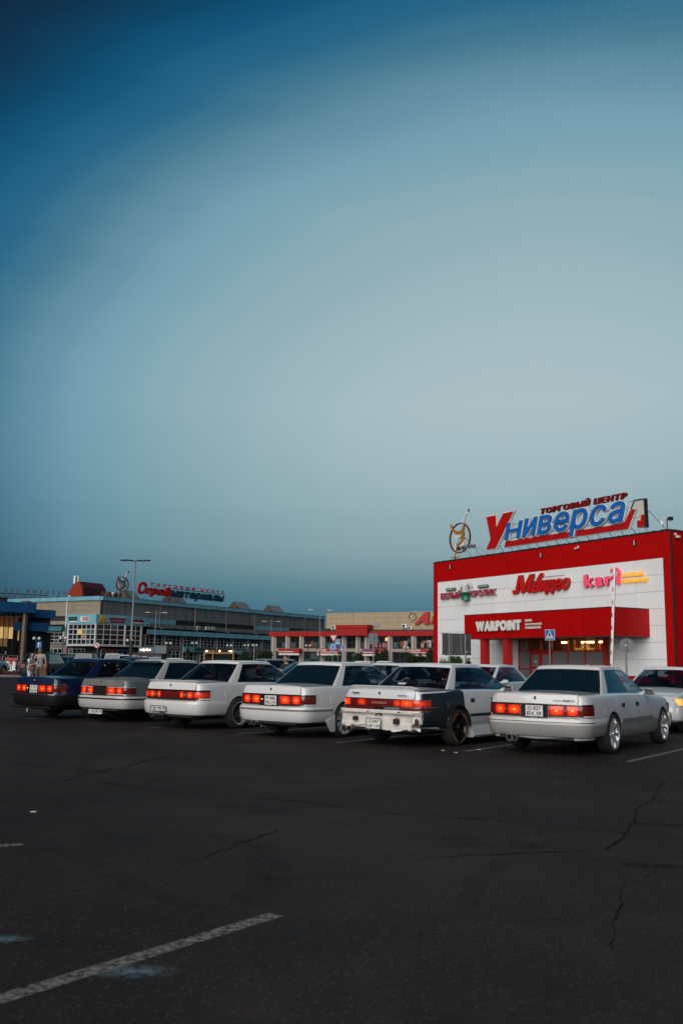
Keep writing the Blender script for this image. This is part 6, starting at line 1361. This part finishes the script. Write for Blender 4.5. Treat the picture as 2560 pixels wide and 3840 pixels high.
def billboard():
    p = atg(1712, 46); r = empty('notice_board', p, R_(14)); tag(r, 'dark grey back of a notice board on two posts', 'notice board')
    zt, zb = at(1712, 2378, 46).z, at(1712, 2454, 46).z
    for i, x in enumerate((-.75, -.27, .22, .75)):
        if i < 3: slab(r, 'board_sheet', x+.01, (-.27, .22, .75)[i]-.01, 0, .03, zb, zt, mat('board_back', (.055, .05, .055), .75, var=.3, scale=3.))
    slab(r, 'board_frame', -.78, .78, -.01, .035, zt, zt+.03, DARKSTEEL); slab(r, 'board_frame', -.78, .78, -.01, .035, zb-.03, zb, DARKSTEEL)
    for x in (-.40, .43): MB().tube([(x, -.05, 0), (x, -.05, zt)], .04, 10).build('post', POLE, r, 50)
    slab(r, 'label', .46, .55, -.02, -.005, zb+.10, zb+.17, SWHITE)
billboard()
def barrier():
    D = 34; p = atg(2290, D); r = empty('car_park_barrier', (p.x, p.y, 0), R_(-20)); tag(r, 'raised red and white striped barrier arm before the red centre', 'barrier')
    MB().bevbox(-.18, .18, -.18, .18, 0, 1.0, .03).build('cabinet', mat('barrier_orange', (.5, .16, .02), .5), r)
    top = at(2313, 2130, D); ln = top.z-.95; lean = .058; RB = mat('barrier_red', (.40, .015, .012), .45)
    arm = MB().box(-.042, .042, -.03, .03, 0, ln).build('arm', SIGNWHITE, r); arm.location = (0, -.22, .95); arm.rotation_euler = (0, lean, 0)
    k = .35
    while k < ln-.1: slab(arm, 'red_stripe', -.044, -.008, -.034, .034, k, k+.16, RB); k += .455
    slab(arm, 'dark_edge', .043, .056, -.03, .03, 0, ln, DARKSTEEL)
barrier()
def kiosks():
    p = atg(822, 150); b = p.z; r = empty('kiosk', p, R_(-6)); tag(r, 'dark kiosk with yellow posts and warm bulbs along its roof', 'kiosk'); s = 150/3500.
    W = 111*s; H = 2.55; YEL = mat('yellow_post', (.42, .24, .05), .5); BRN = mat('kiosk_brown', (.20, .11, .05), .6, var=.25, scale=4)
    slab(r, 'wall', -W/2+1.4, W/2-.1, -.2, 1.8, 0, H-.4, mat('kiosk_green', (.008, .014, .012), .8, spec=.1)); slab(r, 'back_wall', -W/2, -W/2+1.4, 1.0, 1.8, 0, H-.4, DARKGAP); slab(r, 'roof_beam', -W/2-.1, W/2+.1, -.5, 2.0, H-.4, H-.12, BRN); slab(r, 'crest', -W/2, -W/2+1.7, -.52, -.4, H-.12, H+.12, BRN)
    for x in (-W/2, -W/2+1.35, W/2-.12): slab(r, 'post', x, x+.13, -.45, -.3, 0, H-.4, YEL)
    for x in (-W/2+.45, .15, 1.7, 2.05): MB().lathe([(.12*math.sin(t), -.12*math.cos(t)) for t in np.linspace(0, math.pi, 7)], 10, 'z', (x, -.55, H+.05)).build('bulb', WARMBULB, r, 60)
    p = atg(546, 115); r = empty('coffee_kiosk', p, R_(-4)); tag(r, 'dark red coffee kiosk with a glowing white sign', 'kiosk'); s = 115/3500.
    RD = mat('kiosk_red', (.085, .010, .008), .6); W = 121*s
    slab(r, 'box', -W/2, W/2, 0, 2.2, 0, 1.9, RD); slab(r, 'side_wall', -.55, W/2, -.03, -.005, 0, 1.88, mat('kiosk_brown_dark', (.035, .014, .012), .6)); slab(r, 'roof', -W/2-.05, W/2+.1, -.1, 2.3, 1.9, 2.0, DARKSTEEL); slab(r, 'sign_board', -W/2+1.1, W/2-.9, -.12, -.02, 2.0, 2.75, mat('kiosk_board', (.05, .09, .11), .5)); slab(r, 'advert_board', W/2-.85, W/2+.55, -.1, 0, 1.95, 2.9, mat('advert', (.09, .13, .15), .5, var=.5, scale=5))
    LIT = mat('lit_white_letters', (.9, .85, .75), .4, emit=(1., .82, .55), estr=1.5); flat_text(r, 'кофейня', -W/2+1.3, -W/2+2.6, 2.2, 2.55, -.15, LIT, .05, depth=.03)
    w = window(r, .9, W/2-.1, .6, 1.5, -.06, 2, 1, glass=mat('kiosk_window', (.30, .27, .25), .5)); slab(r, 'notice', -.85, -.65, -.03, -.01, 1.1, 1.55, SIGNWHITE); ac_unit(r, -.35, -.05, 1.15, s=.7)
    p = atg(47, 82); r = empty('ice_cream_cart', p, 0); tag(r, 'white cart with a red lid on the raised pavement', 'cart')
    slab(r, 'body', -.42, .5, -.3, .3, .12, 1.0, SIGNWHITE); slab(r, 'lid', -.48, .56, -.36, .36, 1.0, 1.28, mat('cart_red', (.30, .03, .02), .5)); 
    for x in (-.3, .35): MB().lathe([(0, -.34), (.12, -.34), (.12, -.28), (0, -.28)], 12, 'y', (x, 0, .12)).build('wheel', TYRE, r)
kiosks()
# raised pavement with a planted kerb, far left
def island():
    a, b = atg(-60, 66), atg(98, 66); c, d = atg(98, 100), atg(-160, 110)
    o = MB().prism([(a.x, a.y), (b.x, b.y), (c.x+4, c.y), (d.x, d.y)], .16, lambda u, v, w: (u, v, gz(v)-.02+w)).build('pavement', mottle('paving_grey', (.16, .165, .17), .8, .15, 2.)); structure(o)
    k = MB().prism([(a.x, a.y-.15), (b.x+.15, b.y-.15), (b.x+.15, b.y-.002), (a.x, a.y-.002)], .17, lambda u, v, w: (u, v, gz(v)-.02+w)).build('kerb', mottle('kerb_stone', (.13, .13, .13), .8, .2, 3.)); structure(k)
    m = MB(); rnd = random.Random(8)
    for i in range(900):
        t = rnd.random(); x = a.x+(b.x-a.x)*t; y = a.y+.3+rnd.random()*.9; z = gz(y)+.14+rnd.random()*.22; s = rnd.uniform(.03, .07); q = rnd.random()*6.28
        m.add([(x-s*math.cos(q), y-s*math.sin(q), z), (x+s*math.cos(q), y+s*math.sin(q), z), (x+s*math.cos(q)*.6, y+s*math.sin(q)*.6, z+s*1.6)], [(0, 1, 2)], 0 if rnd.random() < .7 else 1)
    f = m.build('flower_bed', [mat('dark_red_flowers', (.11, .008, .012), .8), mat('flower_leaves', (.02, .035, .012), .8)], None, fix=False); tag(f, 'strip of dark red flowers along the kerb', 'flowers', kind='stuff')
island()

# ------------------------------------------------------------------ bushes
def leafmat(name, a, b):
    m = bpy.data.materials.new(name); m.use_nodes = True; nt = m.node_tree; p = nt.nodes['Principled BSDF']; N = nt.nodes.new; L = nt.links.new
    g = N('ShaderNodeNewGeometry'); r = N('ShaderNodeValToRGB'); r.color_ramp.elements[0].color = (*a, 1); r.color_ramp.elements[1].color = (*b, 1); L(g.outputs['Random Per Island'], r.inputs[0]); L(r.outputs[0], p.inputs['Base Color']); p.inputs['Roughness'].default_value = .6; p.inputs['Specular IOR Level'].default_value = .25
    return m
LEAF = leafmat('dark_leaves', (.008, .016, .007), (.032, .055, .018)); LEAF2 = leafmat('green_leaves', (.015, .028, .010), (.05, .085, .025)); BARK = mat('bark', (.05, .035, .025), .9)
def bush(label, px0, px1, pyt, D, n, lm=LEAF, name='bush', cat='bush', seed=1, conic=False):
    c = atg((px0+px1)/2, D); w = (px1-px0)/2*D/F_PX; ht = at((px0+px1)/2, pyt, D).z-c.z; rnd = random.Random(seed+int(px0)); r = empty(name, c, 0); tag(r, label, cat, 'bushes by the buildings' if cat == 'bush' else None)
    tw = MB(); tips = []
    for k in range(9):
        a = rnd.random()*6.28; q = rnd.uniform(.2, .85); tip = Vector((w*q*math.cos(a), w*q*.8*math.sin(a), ht*rnd.uniform(.45, .92))); tw.tube([(rnd.gauss(0, .05), rnd.gauss(0, .05), 0), tip*.5+Vector((0, 0, .1)), tip], [.04, .025, .01], 5); tips.append(tip)
    tw.build('stems', BARK, r); m = MB(); ls = max(.04, .0011*D); n = int(n*1.9)
    cl = [Vector((w*.75*rnd.uniform(-1, 1), w*.6*rnd.uniform(-1, 1), ht*rnd.uniform(.12, .85))) for _ in range(26)]+tips
    for i in range(n):
        q = rnd.choice(cl); f = 1 if not conic else max(.15, 1-q.z/ht); p = Vector((q.x*f+rnd.gauss(0, w*.13), q.y*f+rnd.gauss(0, w*.13), max(.03, q.z+rnd.gauss(0, ht*.08))))
        e = Vector((p.x/w, p.y/w, (p.z-ht*.48)/(ht*.54)))
        if e.length > 1.08 and rnd.random() < .8: continue
        u = Vector((rnd.gauss(0, 1), rnd.gauss(0, 1), rnd.gauss(0, .7))).normalized(); v = u.orthogonal().normalized(); v.rotate(Matrix.Rotation(rnd.random()*6.28, 3, u)); s = ls*rnd.uniform(.6, 1.3); t = u.cross(v)
        m.add([p-v*s, p+t*s*.5, p+v*s, p-t*s*.5], [(0, 1, 2, 3)])
    m.build('foliage', lm, r, fix=False)
for i, a in enumerate((('loose leafy bush under the grey notice board', 1640, 1738, 2458, 56, 2600, LEAF2), ('dark bush against the left corner of the red centre', 1590, 1658, 2430, 82, 2400, LEAF), ('dark wide bush before the arcade next to the bold white awning board', 1505, 1600, 2448, 90, 2400, LEAF), ('tall dark bush behind the grey back of the rectangular sign', 1402, 1458, 2432, 100, 1900, LEAF), ('small dark bush before the arcade porch', 1312, 1366, 2450, 100, 1600, LEAF), ('round green bush under the give-way and roundabout signs', 1213, 1284, 2458, 100, 1900, LEAF2), ('dark bush right of the bare steel post', 965, 1025, 2440, 120, 1700, LEAF), ('dark bush between the wooden kiosk and the bare steel post', 885, 945, 2444, 125, 1600, LEAF), ('thin dark conifer by the blue-roofed shop door', 692, 716, 2432, 128, 1100, LEAF), ('sparse twiggy bush beside the notice board post', 1742, 1768, 2466, 54, 420, LEAF2), ('low green shrub behind the dark minivan', 408, 440, 2470, 70, 900, LEAF2))): bush(*a, seed=i, conic=(i == 8))

# ------------------------------------------------------------------ other cars
def mkP(key, L, w, belt, hood, roof, xr, xf, yb, yt, ax, rw=.33, **k):
    P = dict(SEDAN); P.update(key=key, L=L, ZB=[(0, .33), (.5, .28), (1.5, .23), (3.0, .23), (L-.4, .26), (L, .3)], ZS=[(0, belt), (.3, belt), (xf[0]-.2, belt-.03), (xf[0]+.15, hood+.02), (L-.35, hood-.10), (L, hood-.18)], ZT=[(0, belt+.01), (xf[0], belt), (xf[0]+.2, hood+.06), (L-.3, hood-.05), (L, hood-.15)],
        W=[(.10, w-.12), (.115, w-.085), (.15, w-.05), (.22, w-.025), (.35, w-.01), (.7, w), (L-1.1, w), (L-.6, w-.02), (L-.32, w-.06), (L-.17, w-.11), (L-.10, w-.16)], xr=xr, xf=xf, yb=yb, yt=yt, zr=roof-.07, roof=roof, ax=ax, rw=rw, arch=rw+.04, deck=False, bow_r=(.06, .05), bow_f=(.25, .15), b1=.10, bB=.52, bA=.95, a_rear=.93, zlight=(belt-.28, belt-.06), bump=(.32, .62), slant=.10, zh=belt-.16, zfront=(hood-.25, hood-.12), fbump=(.28, .60), door_back=.12); P.update(k); return P
SUV = mkP('suv', 4.55, .90, 1.06, 1.0, 1.68, (.16, .55), (3.35, 2.55), .80, .66, (.85, 3.52), .35); VAN = mkP('van', 4.6, .86, 1.05, .98, 1.82, (.14, .30), (3.75, 2.75), .79, .68, (.85, 3.55), .32)
WAGON = mkP('wagon', 4.7, .87, .98, .92, 1.50, (.15, .62), (3.45, 2.6), .78, .62, (.95, 3.65), .32); MODERN = dict(SEDAN); MODERN.update(key='modern', roof=1.46, zr=1.39, xr=(.75, 1.45), xf=(3.6, 2.55), b1=.13)
WH = paint('paint_white_plain', (.60, .61, .62), dirt=.15); SV = paint('paint_silver', (.33, .345, .36), dirt=.15, metal=.5); BK = paint('paint_black', (.006, .009, .011), rough=.5, coat=.0, dirt=.05, dirtcol=(.02, .02, .02), spec=.12); TEAL = paint('paint_dark_teal', (.006, .014, .019), rough=.45, coat=.0, dirt=.05, dirtcol=(.02, .02, .02), spec=.2); GB = paint('paint_grey_blue', (.07, .10, .13), rough=.25, coat=1., dirt=.1, metal=.4)
BG = 'other cars in the car park'
def place(P, o, label, px, D, hd, name='car', cat='car', z=None):
    c = atg(px, D); a = R_(hd); L = P['L']; q = dict(glass=G_DARK, wheel=W_PLAIN, rear='suv', detail=1, rimr=.2, handles=0, track=(.85, .85)); q.update(o)
    return make_car(name, label, P, q, (c.x-math.sin(a)*L/2, c.y-math.cos(a)*L/2, c.z), hd, BG, cat)
def facing(label, rear, hd=215, **k):
    o = dict(paint=WH, glass={'all': G_MID, 'frontside': G_MID, 'front': G_MID}, rear='mark', wheel=W_PLAIN, handles=1, detail=2); o.update(k); return make_car('car', label, SEDAN, o, (*rear, 0), hd, BG)
ca = facing('white saloon facing the camera with amber corner lights lit, at the right edge', (8.95, 23.75), lights=True)
MB().prism([(0, 0), (.05, .02), (.10, .0), (.07, .05), (.10, .09), (.05, .075), (.0, .1), (.025, .05)], .002, lambda u, v, w: (4.15+v, .02+u, .868+w)).build('bonnet_star', SRED, ca)
t = put('bonnet_script', fit_mesh(text_mesh('Crew', 1., bold=.01, shear=.3), 0, .26, 0, .12), INK, ca); t.location = (4.16, -.25, .872); t.rotation_euler = (R_(-84), 0, R_(90))
facing('white saloon facing the camera behind the black-quartered car', (5.13, 26.97), glass=G_MID); facing('white saloon facing the camera, only roof and windscreen showing between two parked cars', (2.75, 28.6), glass=G_MID); facing('grey-blue saloon facing the camera below the man in black', (.45, 30.3), paint=GB, glass=G_MID)
place(MODERN, dict(paint=SV, rear='mark', surround=SV), 'silver saloon parked sideways before the dark bushes', 1384, 62, 100); place(MODERN, dict(paint=WH, rear='mark'), 'white saloon half hidden behind the silver one', 1455, 86, 110)
place(WAGON, dict(paint=SV, rear='wagon', lamp=LENS_DIM, lamp_z=(.80, 1.32), lamp_in=.6), 'silver wagon with tall red tail lamps behind the man in black', 1073, 56, 58)
place(SUV, dict(paint=TEAL, lamp=LENS_OFF), 'dark teal off-roader right behind the couple', 178, 58, 3, 'off_road_car'); place(VAN, dict(paint=BK), 'black boxy minivan seen from behind near the glazed bay', 335, 74, -3, 'minivan')
place(SUV, dict(paint=WH), 'white off-roader behind the grey wagon roof', 492, 92, 2, 'off_road_car'); place(VAN, dict(paint=WH), 'white van half hidden behind the white off-roader', 438, 100, 0, 'van'); place(WAGON, dict(paint=GB), 'grey-blue wagon behind the patchy grey saloon', 545, 46, 3); place(MODERN, dict(paint=WH, rear='mark'), 'white saloon in front of the dark red kiosk', 662, 72, 4)
place(SUV, dict(paint=WH, lamp=LENS_ORANGE, lamp_z=(.85, 1.05)), 'small white off-roader with tail lights on beside the wooden kiosk', 774, 185, -68, 'off_road_car'); place(SUV, dict(paint=SV, lamp=LENS_ORANGE, lamp_z=(.95, 1.1)), 'car with a lit red tail lamp cut off by the left edge', -52, 74, 12, 'off_road_car'); place(SUV, dict(paint=BK, lamp=LENS_DIM), 'black car with dim red lamp between the off-roader and the minivan', 246, 100, 10, 'off_road_car'); place(MODERN, dict(paint=GB, rear='mark'), 'small dark blue saloon beside the black minivan', 262, 84, 20)
# ------------------------------------------------------------------ people
def skin_mesh(verts, edges, radii, root=0, sub=2):
    me = bpy.data.meshes.new('s'); me.from_pydata(verts, edges, []); o = bpy.data.objects.new('s', me); sc = bpy.data.scenes.get('build') or bpy.data.scenes.new('build'); sc.collection.objects.link(o)
    md = o.modifiers.new('k', 'SKIN'); md.use_smooth_shade = True
    for i, r in enumerate(radii):
        v = me.skin_vertices[0].data[i]; v.radius = (r if isinstance(r, tuple) else (r, r)); v.use_root = (i == root)
    s2 = o.modifiers.new('u', 'SUBSURF'); s2.levels = sub; s2.render_levels = sub
    vl = sc.view_layers[0]; vl.update(); dg = vl.depsgraph; res = bpy.data.meshes.new_from_object(o.evaluated_get(dg)); bpy.data.objects.remove(o)
    return res
def chain(*lists):
    V = []; E = []; R = []
    for parent, pts in lists:
        prev = parent
        for p, r in pts:
            V.append(p); R.append(r)
            if prev is not None: E.append((prev, len(V)-1))
            prev = len(V)-1
    return V, E, R
def hand_mesh(w, d, up, curl=.5, sc=1.):
    """palm and five fingers from the wrist w along direction d"""
    d = Vector(d).normalized(); up = Vector(up).normalized(); s = d.cross(up).normalized(); up = s.cross(d); w = Vector(w); m = MB()
    m.tube([w, w+d*.045*sc, w+d*.09*sc], [.022*sc, .034*sc, .036*sc], 8)
    for k, (off, ln) in enumerate(((-.028, .062), (-.010, .075), (.010, .078), (.028, .068))):
        b = w+d*.085*sc+s*off*sc; m.tube([b, b+(d*.6+up*-.2*curl)*ln*sc, b+(d*(1.0-curl*.55)+up*-.75*curl)*ln*sc], [.0095*sc, .0085*sc, .007*sc], 6)
    b = w+d*.03*sc-s*.03*sc; m.tube([b, b-s*.025*sc+d*.03*sc-up*.01, b-s*.03*sc+d*.062*sc-up*.025*curl], [.012*sc, .010*sc, .008*sc], 6)
    return m
def person(label, pos, heading, H, arms, skin, top, legs_m, hair_m, shoes, long_hair=False, short=True, dress=False, sleeve=.55, bend=0., head_tilt=0., stance=.09, legs=None, detail=True, sit=0.):
    """arms: for right and left (elbow, wrist) in body axes: x right, y forward, z up, for a 1.75 m figure"""
    k = H/1.75; r = empty('person', pos, R_(-heading)); tag(r, label, 'person')
    dz = -sit
    def S(p): return (p[0]*k, (p[1]+bend*max(0, p[2]-.9))*k, (p[2]+(dz if p[2] > .55 else (dz*.5 if p[2] > .3 else 0)))*k)
    hy = .03+head_tilt
    spine = [((0, 0, .94), (.125, .10)), ((0, -.01, 1.10), (.125, .09)), ((0, 0, 1.28), (.145, .10)), ((0, -.005, 1.40), (.13, .085)), ((0, 0, 1.475), .055), ((0, .015, 1.53), .052), ((0, .035, 1.57), (.062, .075)), ((0, hy, 1.63), (.074, .092)), ((0, hy-.005, 1.69), (.072, .09)), ((0, hy-.01, 1.725), (.045, .06))]
    L = [(None, [(S(p), tuple(q*k for q in rr) if isinstance(rr, tuple) else rr*k) for p, rr in spine])]
    A = []
    for s, (el, wr) in zip((1, -1), arms): A.append([(S((s*.175, -.005, 1.40)), .055*k), (S(el), .042*k), (S(((el[0]+wr[0])/2, (el[1]+wr[1])/2, (el[2]+wr[2])/2)), .038*k), (S(wr), .027*k)])
    kn = [(s*(stance+.01), .03+(.12*sit*2), .50) for s in (1, -1)]
    G = []
    for s, kk in zip((1, -1), kn): G.append([(S((s*.09, 0, .90)), .088*k), (S((s*(stance), .015, .72)), .080*k), (S(kk), .056*k), (S((s*(stance+.012), -.01, .34)), .055*k), (S((s*(stance+.012), -.02, .09)), .036*k), (S((s*(stance+.02), .06, .045)), (.042*k, .034*k)), (S((s*(stance+.025), .14, .03)), (.036*k, .024*k))])
    V, E, R = chain(L[0], (3, A[0]), (3, A[1]), (0, G[0]), (0, G[1]))
    put('body', skin_mesh(V, E, R), skin, r)
    # clothes
    g = 1.16
    T = [(S(p), tuple(q*k*g for q in rr)) for p, rr in spine[:4]]; T[0] = (S((0, 0, .86)), (.15*k, .12*k)) if not dress else (S((0, 0, .64)), (.155*k, .13*k))
    sl = []
    for a in A: sl.append([(a[0][0], .075*k), (tuple(a[0][0][i]+(a[1][0][i]-a[0][0][i])*sleeve for i in range(3)), .072*k)])
    T.insert(1, (S((0, 0, .97)), (.185*k, .145*k)))
    if dress: T.insert(1, (S((0, 0, .80)), (.20*k, .16*k)))
    n = len(T)-1; T.append((S((0, 0, 1.455)), .075*k)); V, E, R = chain((None, T), (n, sl[0]), (n, sl[1])); put('shirt', skin_mesh(V, E, R, 2), top, r)
    e = .62 if short else .95
    pl = []
    for q in G: pl.append([(q[0][0], .105*k), (q[1][0], .102*k)]+([(tuple(q[1][0][i]+(q[2][0][i]-q[1][0][i])*.8 for i in range(3)), .098*k)] if short else [(q[2][0], .075*k), (q[3][0], .07*k), (tuple(q[4][0][i]+(.02 if i == 2 else 0) for i in range(3)), .055*k)]))
    V, E, R = chain((None, [(S((0, 0, 1.0)), (.17*k, .13*k)), (S((0, 0, .93)), (.185*k, .135*k))]), (1, pl[0]), (1, pl[1])); put('shorts' if short else 'trousers', skin_mesh(V, E, R, 0), legs_m, r)
    for q in G: V, E, R = chain((None, [(tuple(q[4][0][i]-(.02*k if i == 2 else 0) for i in range(3)), .046*k), (q[5][0], (.052*k, .042*k)), (q[6][0], (.044*k, .032*k))])); put('shoe', skin_mesh(V, E, R), shoes, r)
    # hair and face
    hc = Vector(S((0, hy-.012, 1.665))); m = MB(); rows = []
    for a in np.linspace(0, 2*math.pi, 25):
        tm = .95+.50*(1-math.sin(a))*.5*2-.05; tm = min(tm, 1.85) if math.sin(a) < .3 else .98; row = []
        for i in range(9): t = tm*i/8; row.append(hc+Vector((.094*math.sin(t)*math.cos(a)*k, (.112*math.sin(t)*math.sin(a)-.008)*k, (.085*math.cos(t))*k)))
        rows.append(row)
    m.grid(rows); m.build('hair', hair_m, r, 60)
    if long_hair: V, E, R = chain((None, [(tuple(hc+Vector((0, -.03, .06))*k), .09*k), (tuple(hc+Vector((0, -.075, -.06))*k), .095*k), (tuple(hc+Vector((0, -.10, -.25))*k), (.11*k, .06*k)), (tuple(hc+Vector((0, -.12, -.48))*k), (.085*k, .04*k))])); put('long_hair', skin_mesh(V, E, R), hair_m, r)
    if detail:
        fc = Vector(S((0, hy, 1.63))); D = mat_dark_eye()
        for s in (1, -1):
            MB().lathe([(.011*k*math.sin(t), -.011*k*math.cos(t)) for t in np.linspace(0, math.pi, 5)], 8, 'z', fc+Vector((s*.031, .083, .022))*k).build('eye', D, r); MB().box(-.02*k, .02*k, 0, .008*k, 0, .006*k).build('eyebrow', hair_m, r).location = fc+Vector((s*.031, .082, .040))*k
            MB().lathe([(.02*k*math.sin(t), -.028*k*math.cos(t)) for t in np.linspace(0, math.pi, 6)], 8, 'z', fc+Vector((s*.077, -.01, .005))*k).build('ear', skin, r, 60)
        MB().add([fc+Vector(q)*k for q in ((0, .085, .03), (-.014, .086, -.012), (.014, .086, -.012), (0, .112, -.010))], [(0, 1, 3), (0, 3, 2), (1, 2, 3)]).build('nose', skin, r); MB().box(-.022*k, .022*k, 0, .008*k, -.005*k, .005*k).build('mouth', mat_lip(), r).location = fc+Vector((0, .083, -.04))*k
    for s, (el, wr) in zip((1, -1), arms):
        w = Vector(S(wr)); d = w-Vector(S(el)); up = Vector((0, 1, 0)) if abs(d.normalized().y) < .8 else Vector((0, 0, 1)); hand_mesh(w-d.normalized()*.01, d, up, .6, k).build('hand', skin, r, 60)
    return r, S
_pm = {}
def mat_dark_eye():
    if 'e' not in _pm: _pm['e'] = mat('eye_dark', (.02, .015, .012), .3)
    return _pm['e']
def mat_lip():
    if 'l' not in _pm: _pm['l'] = mat('lips', (.30, .10, .085), .5)
    return _pm['l']
SKIN = mat('skin', (.36, .19, .125), .55, var=.06, scale=8); SKIN2 = mat('skin_fair', (.42, .25, .18), .55); HAIRD = mat('hair_black', (.012, .010, .009), .55, var=.3, scale=60); HAIRB = mat('hair_brown', (.035, .018, .012), .55, var=.3, scale=60)
TEEB = mat('tee_beige', (.38, .35, .32), .85, var=.08, scale=9, bump=.3); TEEW = mat('tee_white', (.50, .495, .49), .85, var=.06, scale=9, bump=.3); TEEK = mat('tee_black', (.012, .012, .014), .85); KHAKI = mat('shorts_khaki', (.20, .145, .085), .85, var=.12, scale=9, bump=.3); DENIM = mat('trousers_dark', (.018, .02, .026), .85); SHOEW = mat('shoe_white', (.5, .5, .5), .6); PINKT = mat('top_pink', (.38, .16, .20), .85); REDT = mat('top_red', (.34, .02, .02), .85)
def people():
    p = atg(152, 43); man, S = person('tall man in a beige tee and khaki shorts eating beside a woman in white', p, 184, 1.85, (((.27, .06, 1.15), (.10, .26, 1.32)), ((-.26, -.02, 1.13), (-.25, .05, .88))), SKIN, TEEB, KHAKI, HAIRD, SHOEW, head_tilt=.035)
    # rolled snack in the raised hand, paper bag in the other
    w = Vector(S((.06, .34, 1.36))); sn = empty('wrapped_snack', man.matrix_world @ w if False else (0, 0, 0)); 
    M = Matrix.Translation(p) @ Matrix.Rotation(R_(-184), 4, 'Z')
    sn.location = M @ w; tag(sn, 'small wrapped snack in the raised hand of the man', 'snack'); MB().tube([(-.03, 0, -.03), (.0, 0, .0), (.04, 0, .05)], [.02, .03, .026], 8).build('wrapper', mat('wrapper_white', (.5, .47, .43), .7), sn, 50); MB().tube([(.03, 0, .04), (.05, 0, .065)], [.022, .012], 8).build('filling', mat('filling', (.25, .10, .04), .7), sn)
    bag = empty('paper_bag', M @ Vector(S((-.25, .07, .80))), R_(20)); tag(bag, 'crumpled brown paper bag hanging from the hand of the man', 'bag'); rnd = random.Random(2); rows = []
    for j, (z, wd) in enumerate(((.06, .05), (.0, .045), (-.06, .10), (-.18, .13), (-.30, .15), (-.36, .13))): rows.append([(wd*math.cos(a)*(1+rnd.uniform(-.15, .15)), wd*.6*math.sin(a)*(1+rnd.uniform(-.15, .15)), z+rnd.uniform(-.012, .012)) for a in np.linspace(0, 2*math.pi, 11)[:-1]])
    b_ = MB().grid([[row[i] for row in rows] for i in range(10)], closed_u=True); b_.add(rows[-1], [tuple(range(10))]); b_.build('bag_paper', mat('brown_paper', (.20, .105, .05), .8, var=.25, scale=14), bag)
    q = atg(119, 42.4); wom, S2 = person('long-haired woman in a white shirt dress holding a cup beside the tall man', q, 110, 1.62, (((.22, .10, 1.14), (.12, .30, 1.20)), ((-.22, .10, 1.14), (-.08, .32, 1.24))), SKIN2, TEEW, TEEW, HAIRB, SHOEW, long_hair=True, dress=True, sleeve=.7, head_tilt=.02)
    M2 = Matrix.Translation(q) @ Matrix.Rotation(R_(-110), 4, 'Z'); cup = empty('takeaway_cup', M2 @ Vector(S2((.06, .40, 1.17))), 0); tag(cup, 'white takeaway cup held by the woman in white', 'cup'); MB().lathe([(0, 0), (.032, 0), (.042, .11), (.038, .11), (0, .10)], 14, 'z').build('cup_wall', SHOEW, cup, 50); MB().lathe([(.044, .105), (.044, .12), (.03, .128), (0, .128)], 14, 'z').build('lid', SHOEW, cup, 50)
    hb = empty('handbag', M2 @ Vector(S2((.20, .17, .98))), 0); tag(hb, 'small brown handbag at the side of the woman in white', 'bag'); MB().bevbox(-.12, .12, -.04, .04, -.10, .08, .02).build('bag_body', mat('bag_leather', (.12, .035, .018), .5), hb); MB().tube([(-.10, 0, .07), (-.06, 0, .35), (.04, 0, .42), (.10, 0, .07)], .01, 6).build('strap', TEEK, hb)
    c = atg(1078, 33); person('man in a black tee leaning behind the parked white cars', c, 215, 1.72, (((.25, .02, 1.14), (.22, .16, .95)), ((-.25, .02, 1.14), (-.22, .16, .95))), SKIN2, TEEK, DENIM, HAIRD, SHOEW, short=False, bend=.12, sit=.14)
    far = (('small distant person in pink before the long building', 708, 140, 1.66, 200, PINKT, DENIM), ('small distant person in dark clothes beside the one in pink', 700, 141, 1.72, 170, TEEK, DENIM), ('distant standing person in black on the raised pavement', 21, 88, 1.75, 160, TEEK, DENIM), ('distant child in red in front of the white cart', 43, 80, 1.15, 180, REDT, TEEW), ('distant crouching person in dark clothes right of the cart', 67, 80, 1.35, 200, DENIM, TEEK))
    for i, (lab, px, D, H, hd, tp, lg) in enumerate(far): person(lab, atg(px, D)+Vector((0, 0, .14 if px < 100 else 0)), hd, H, (((.25, 0, 1.14), (.24, .08, .90)), ((-.25, 0, 1.14), (-.24, .08, .90))), SKIN, tp, lg, HAIRD, SBLK, short=(i == 3), detail=False, sit=.2 if i == 4 else 0.)
    sc = bpy.data.scenes.get('build')
    if sc: bpy.data.scenes.remove(sc)
people()
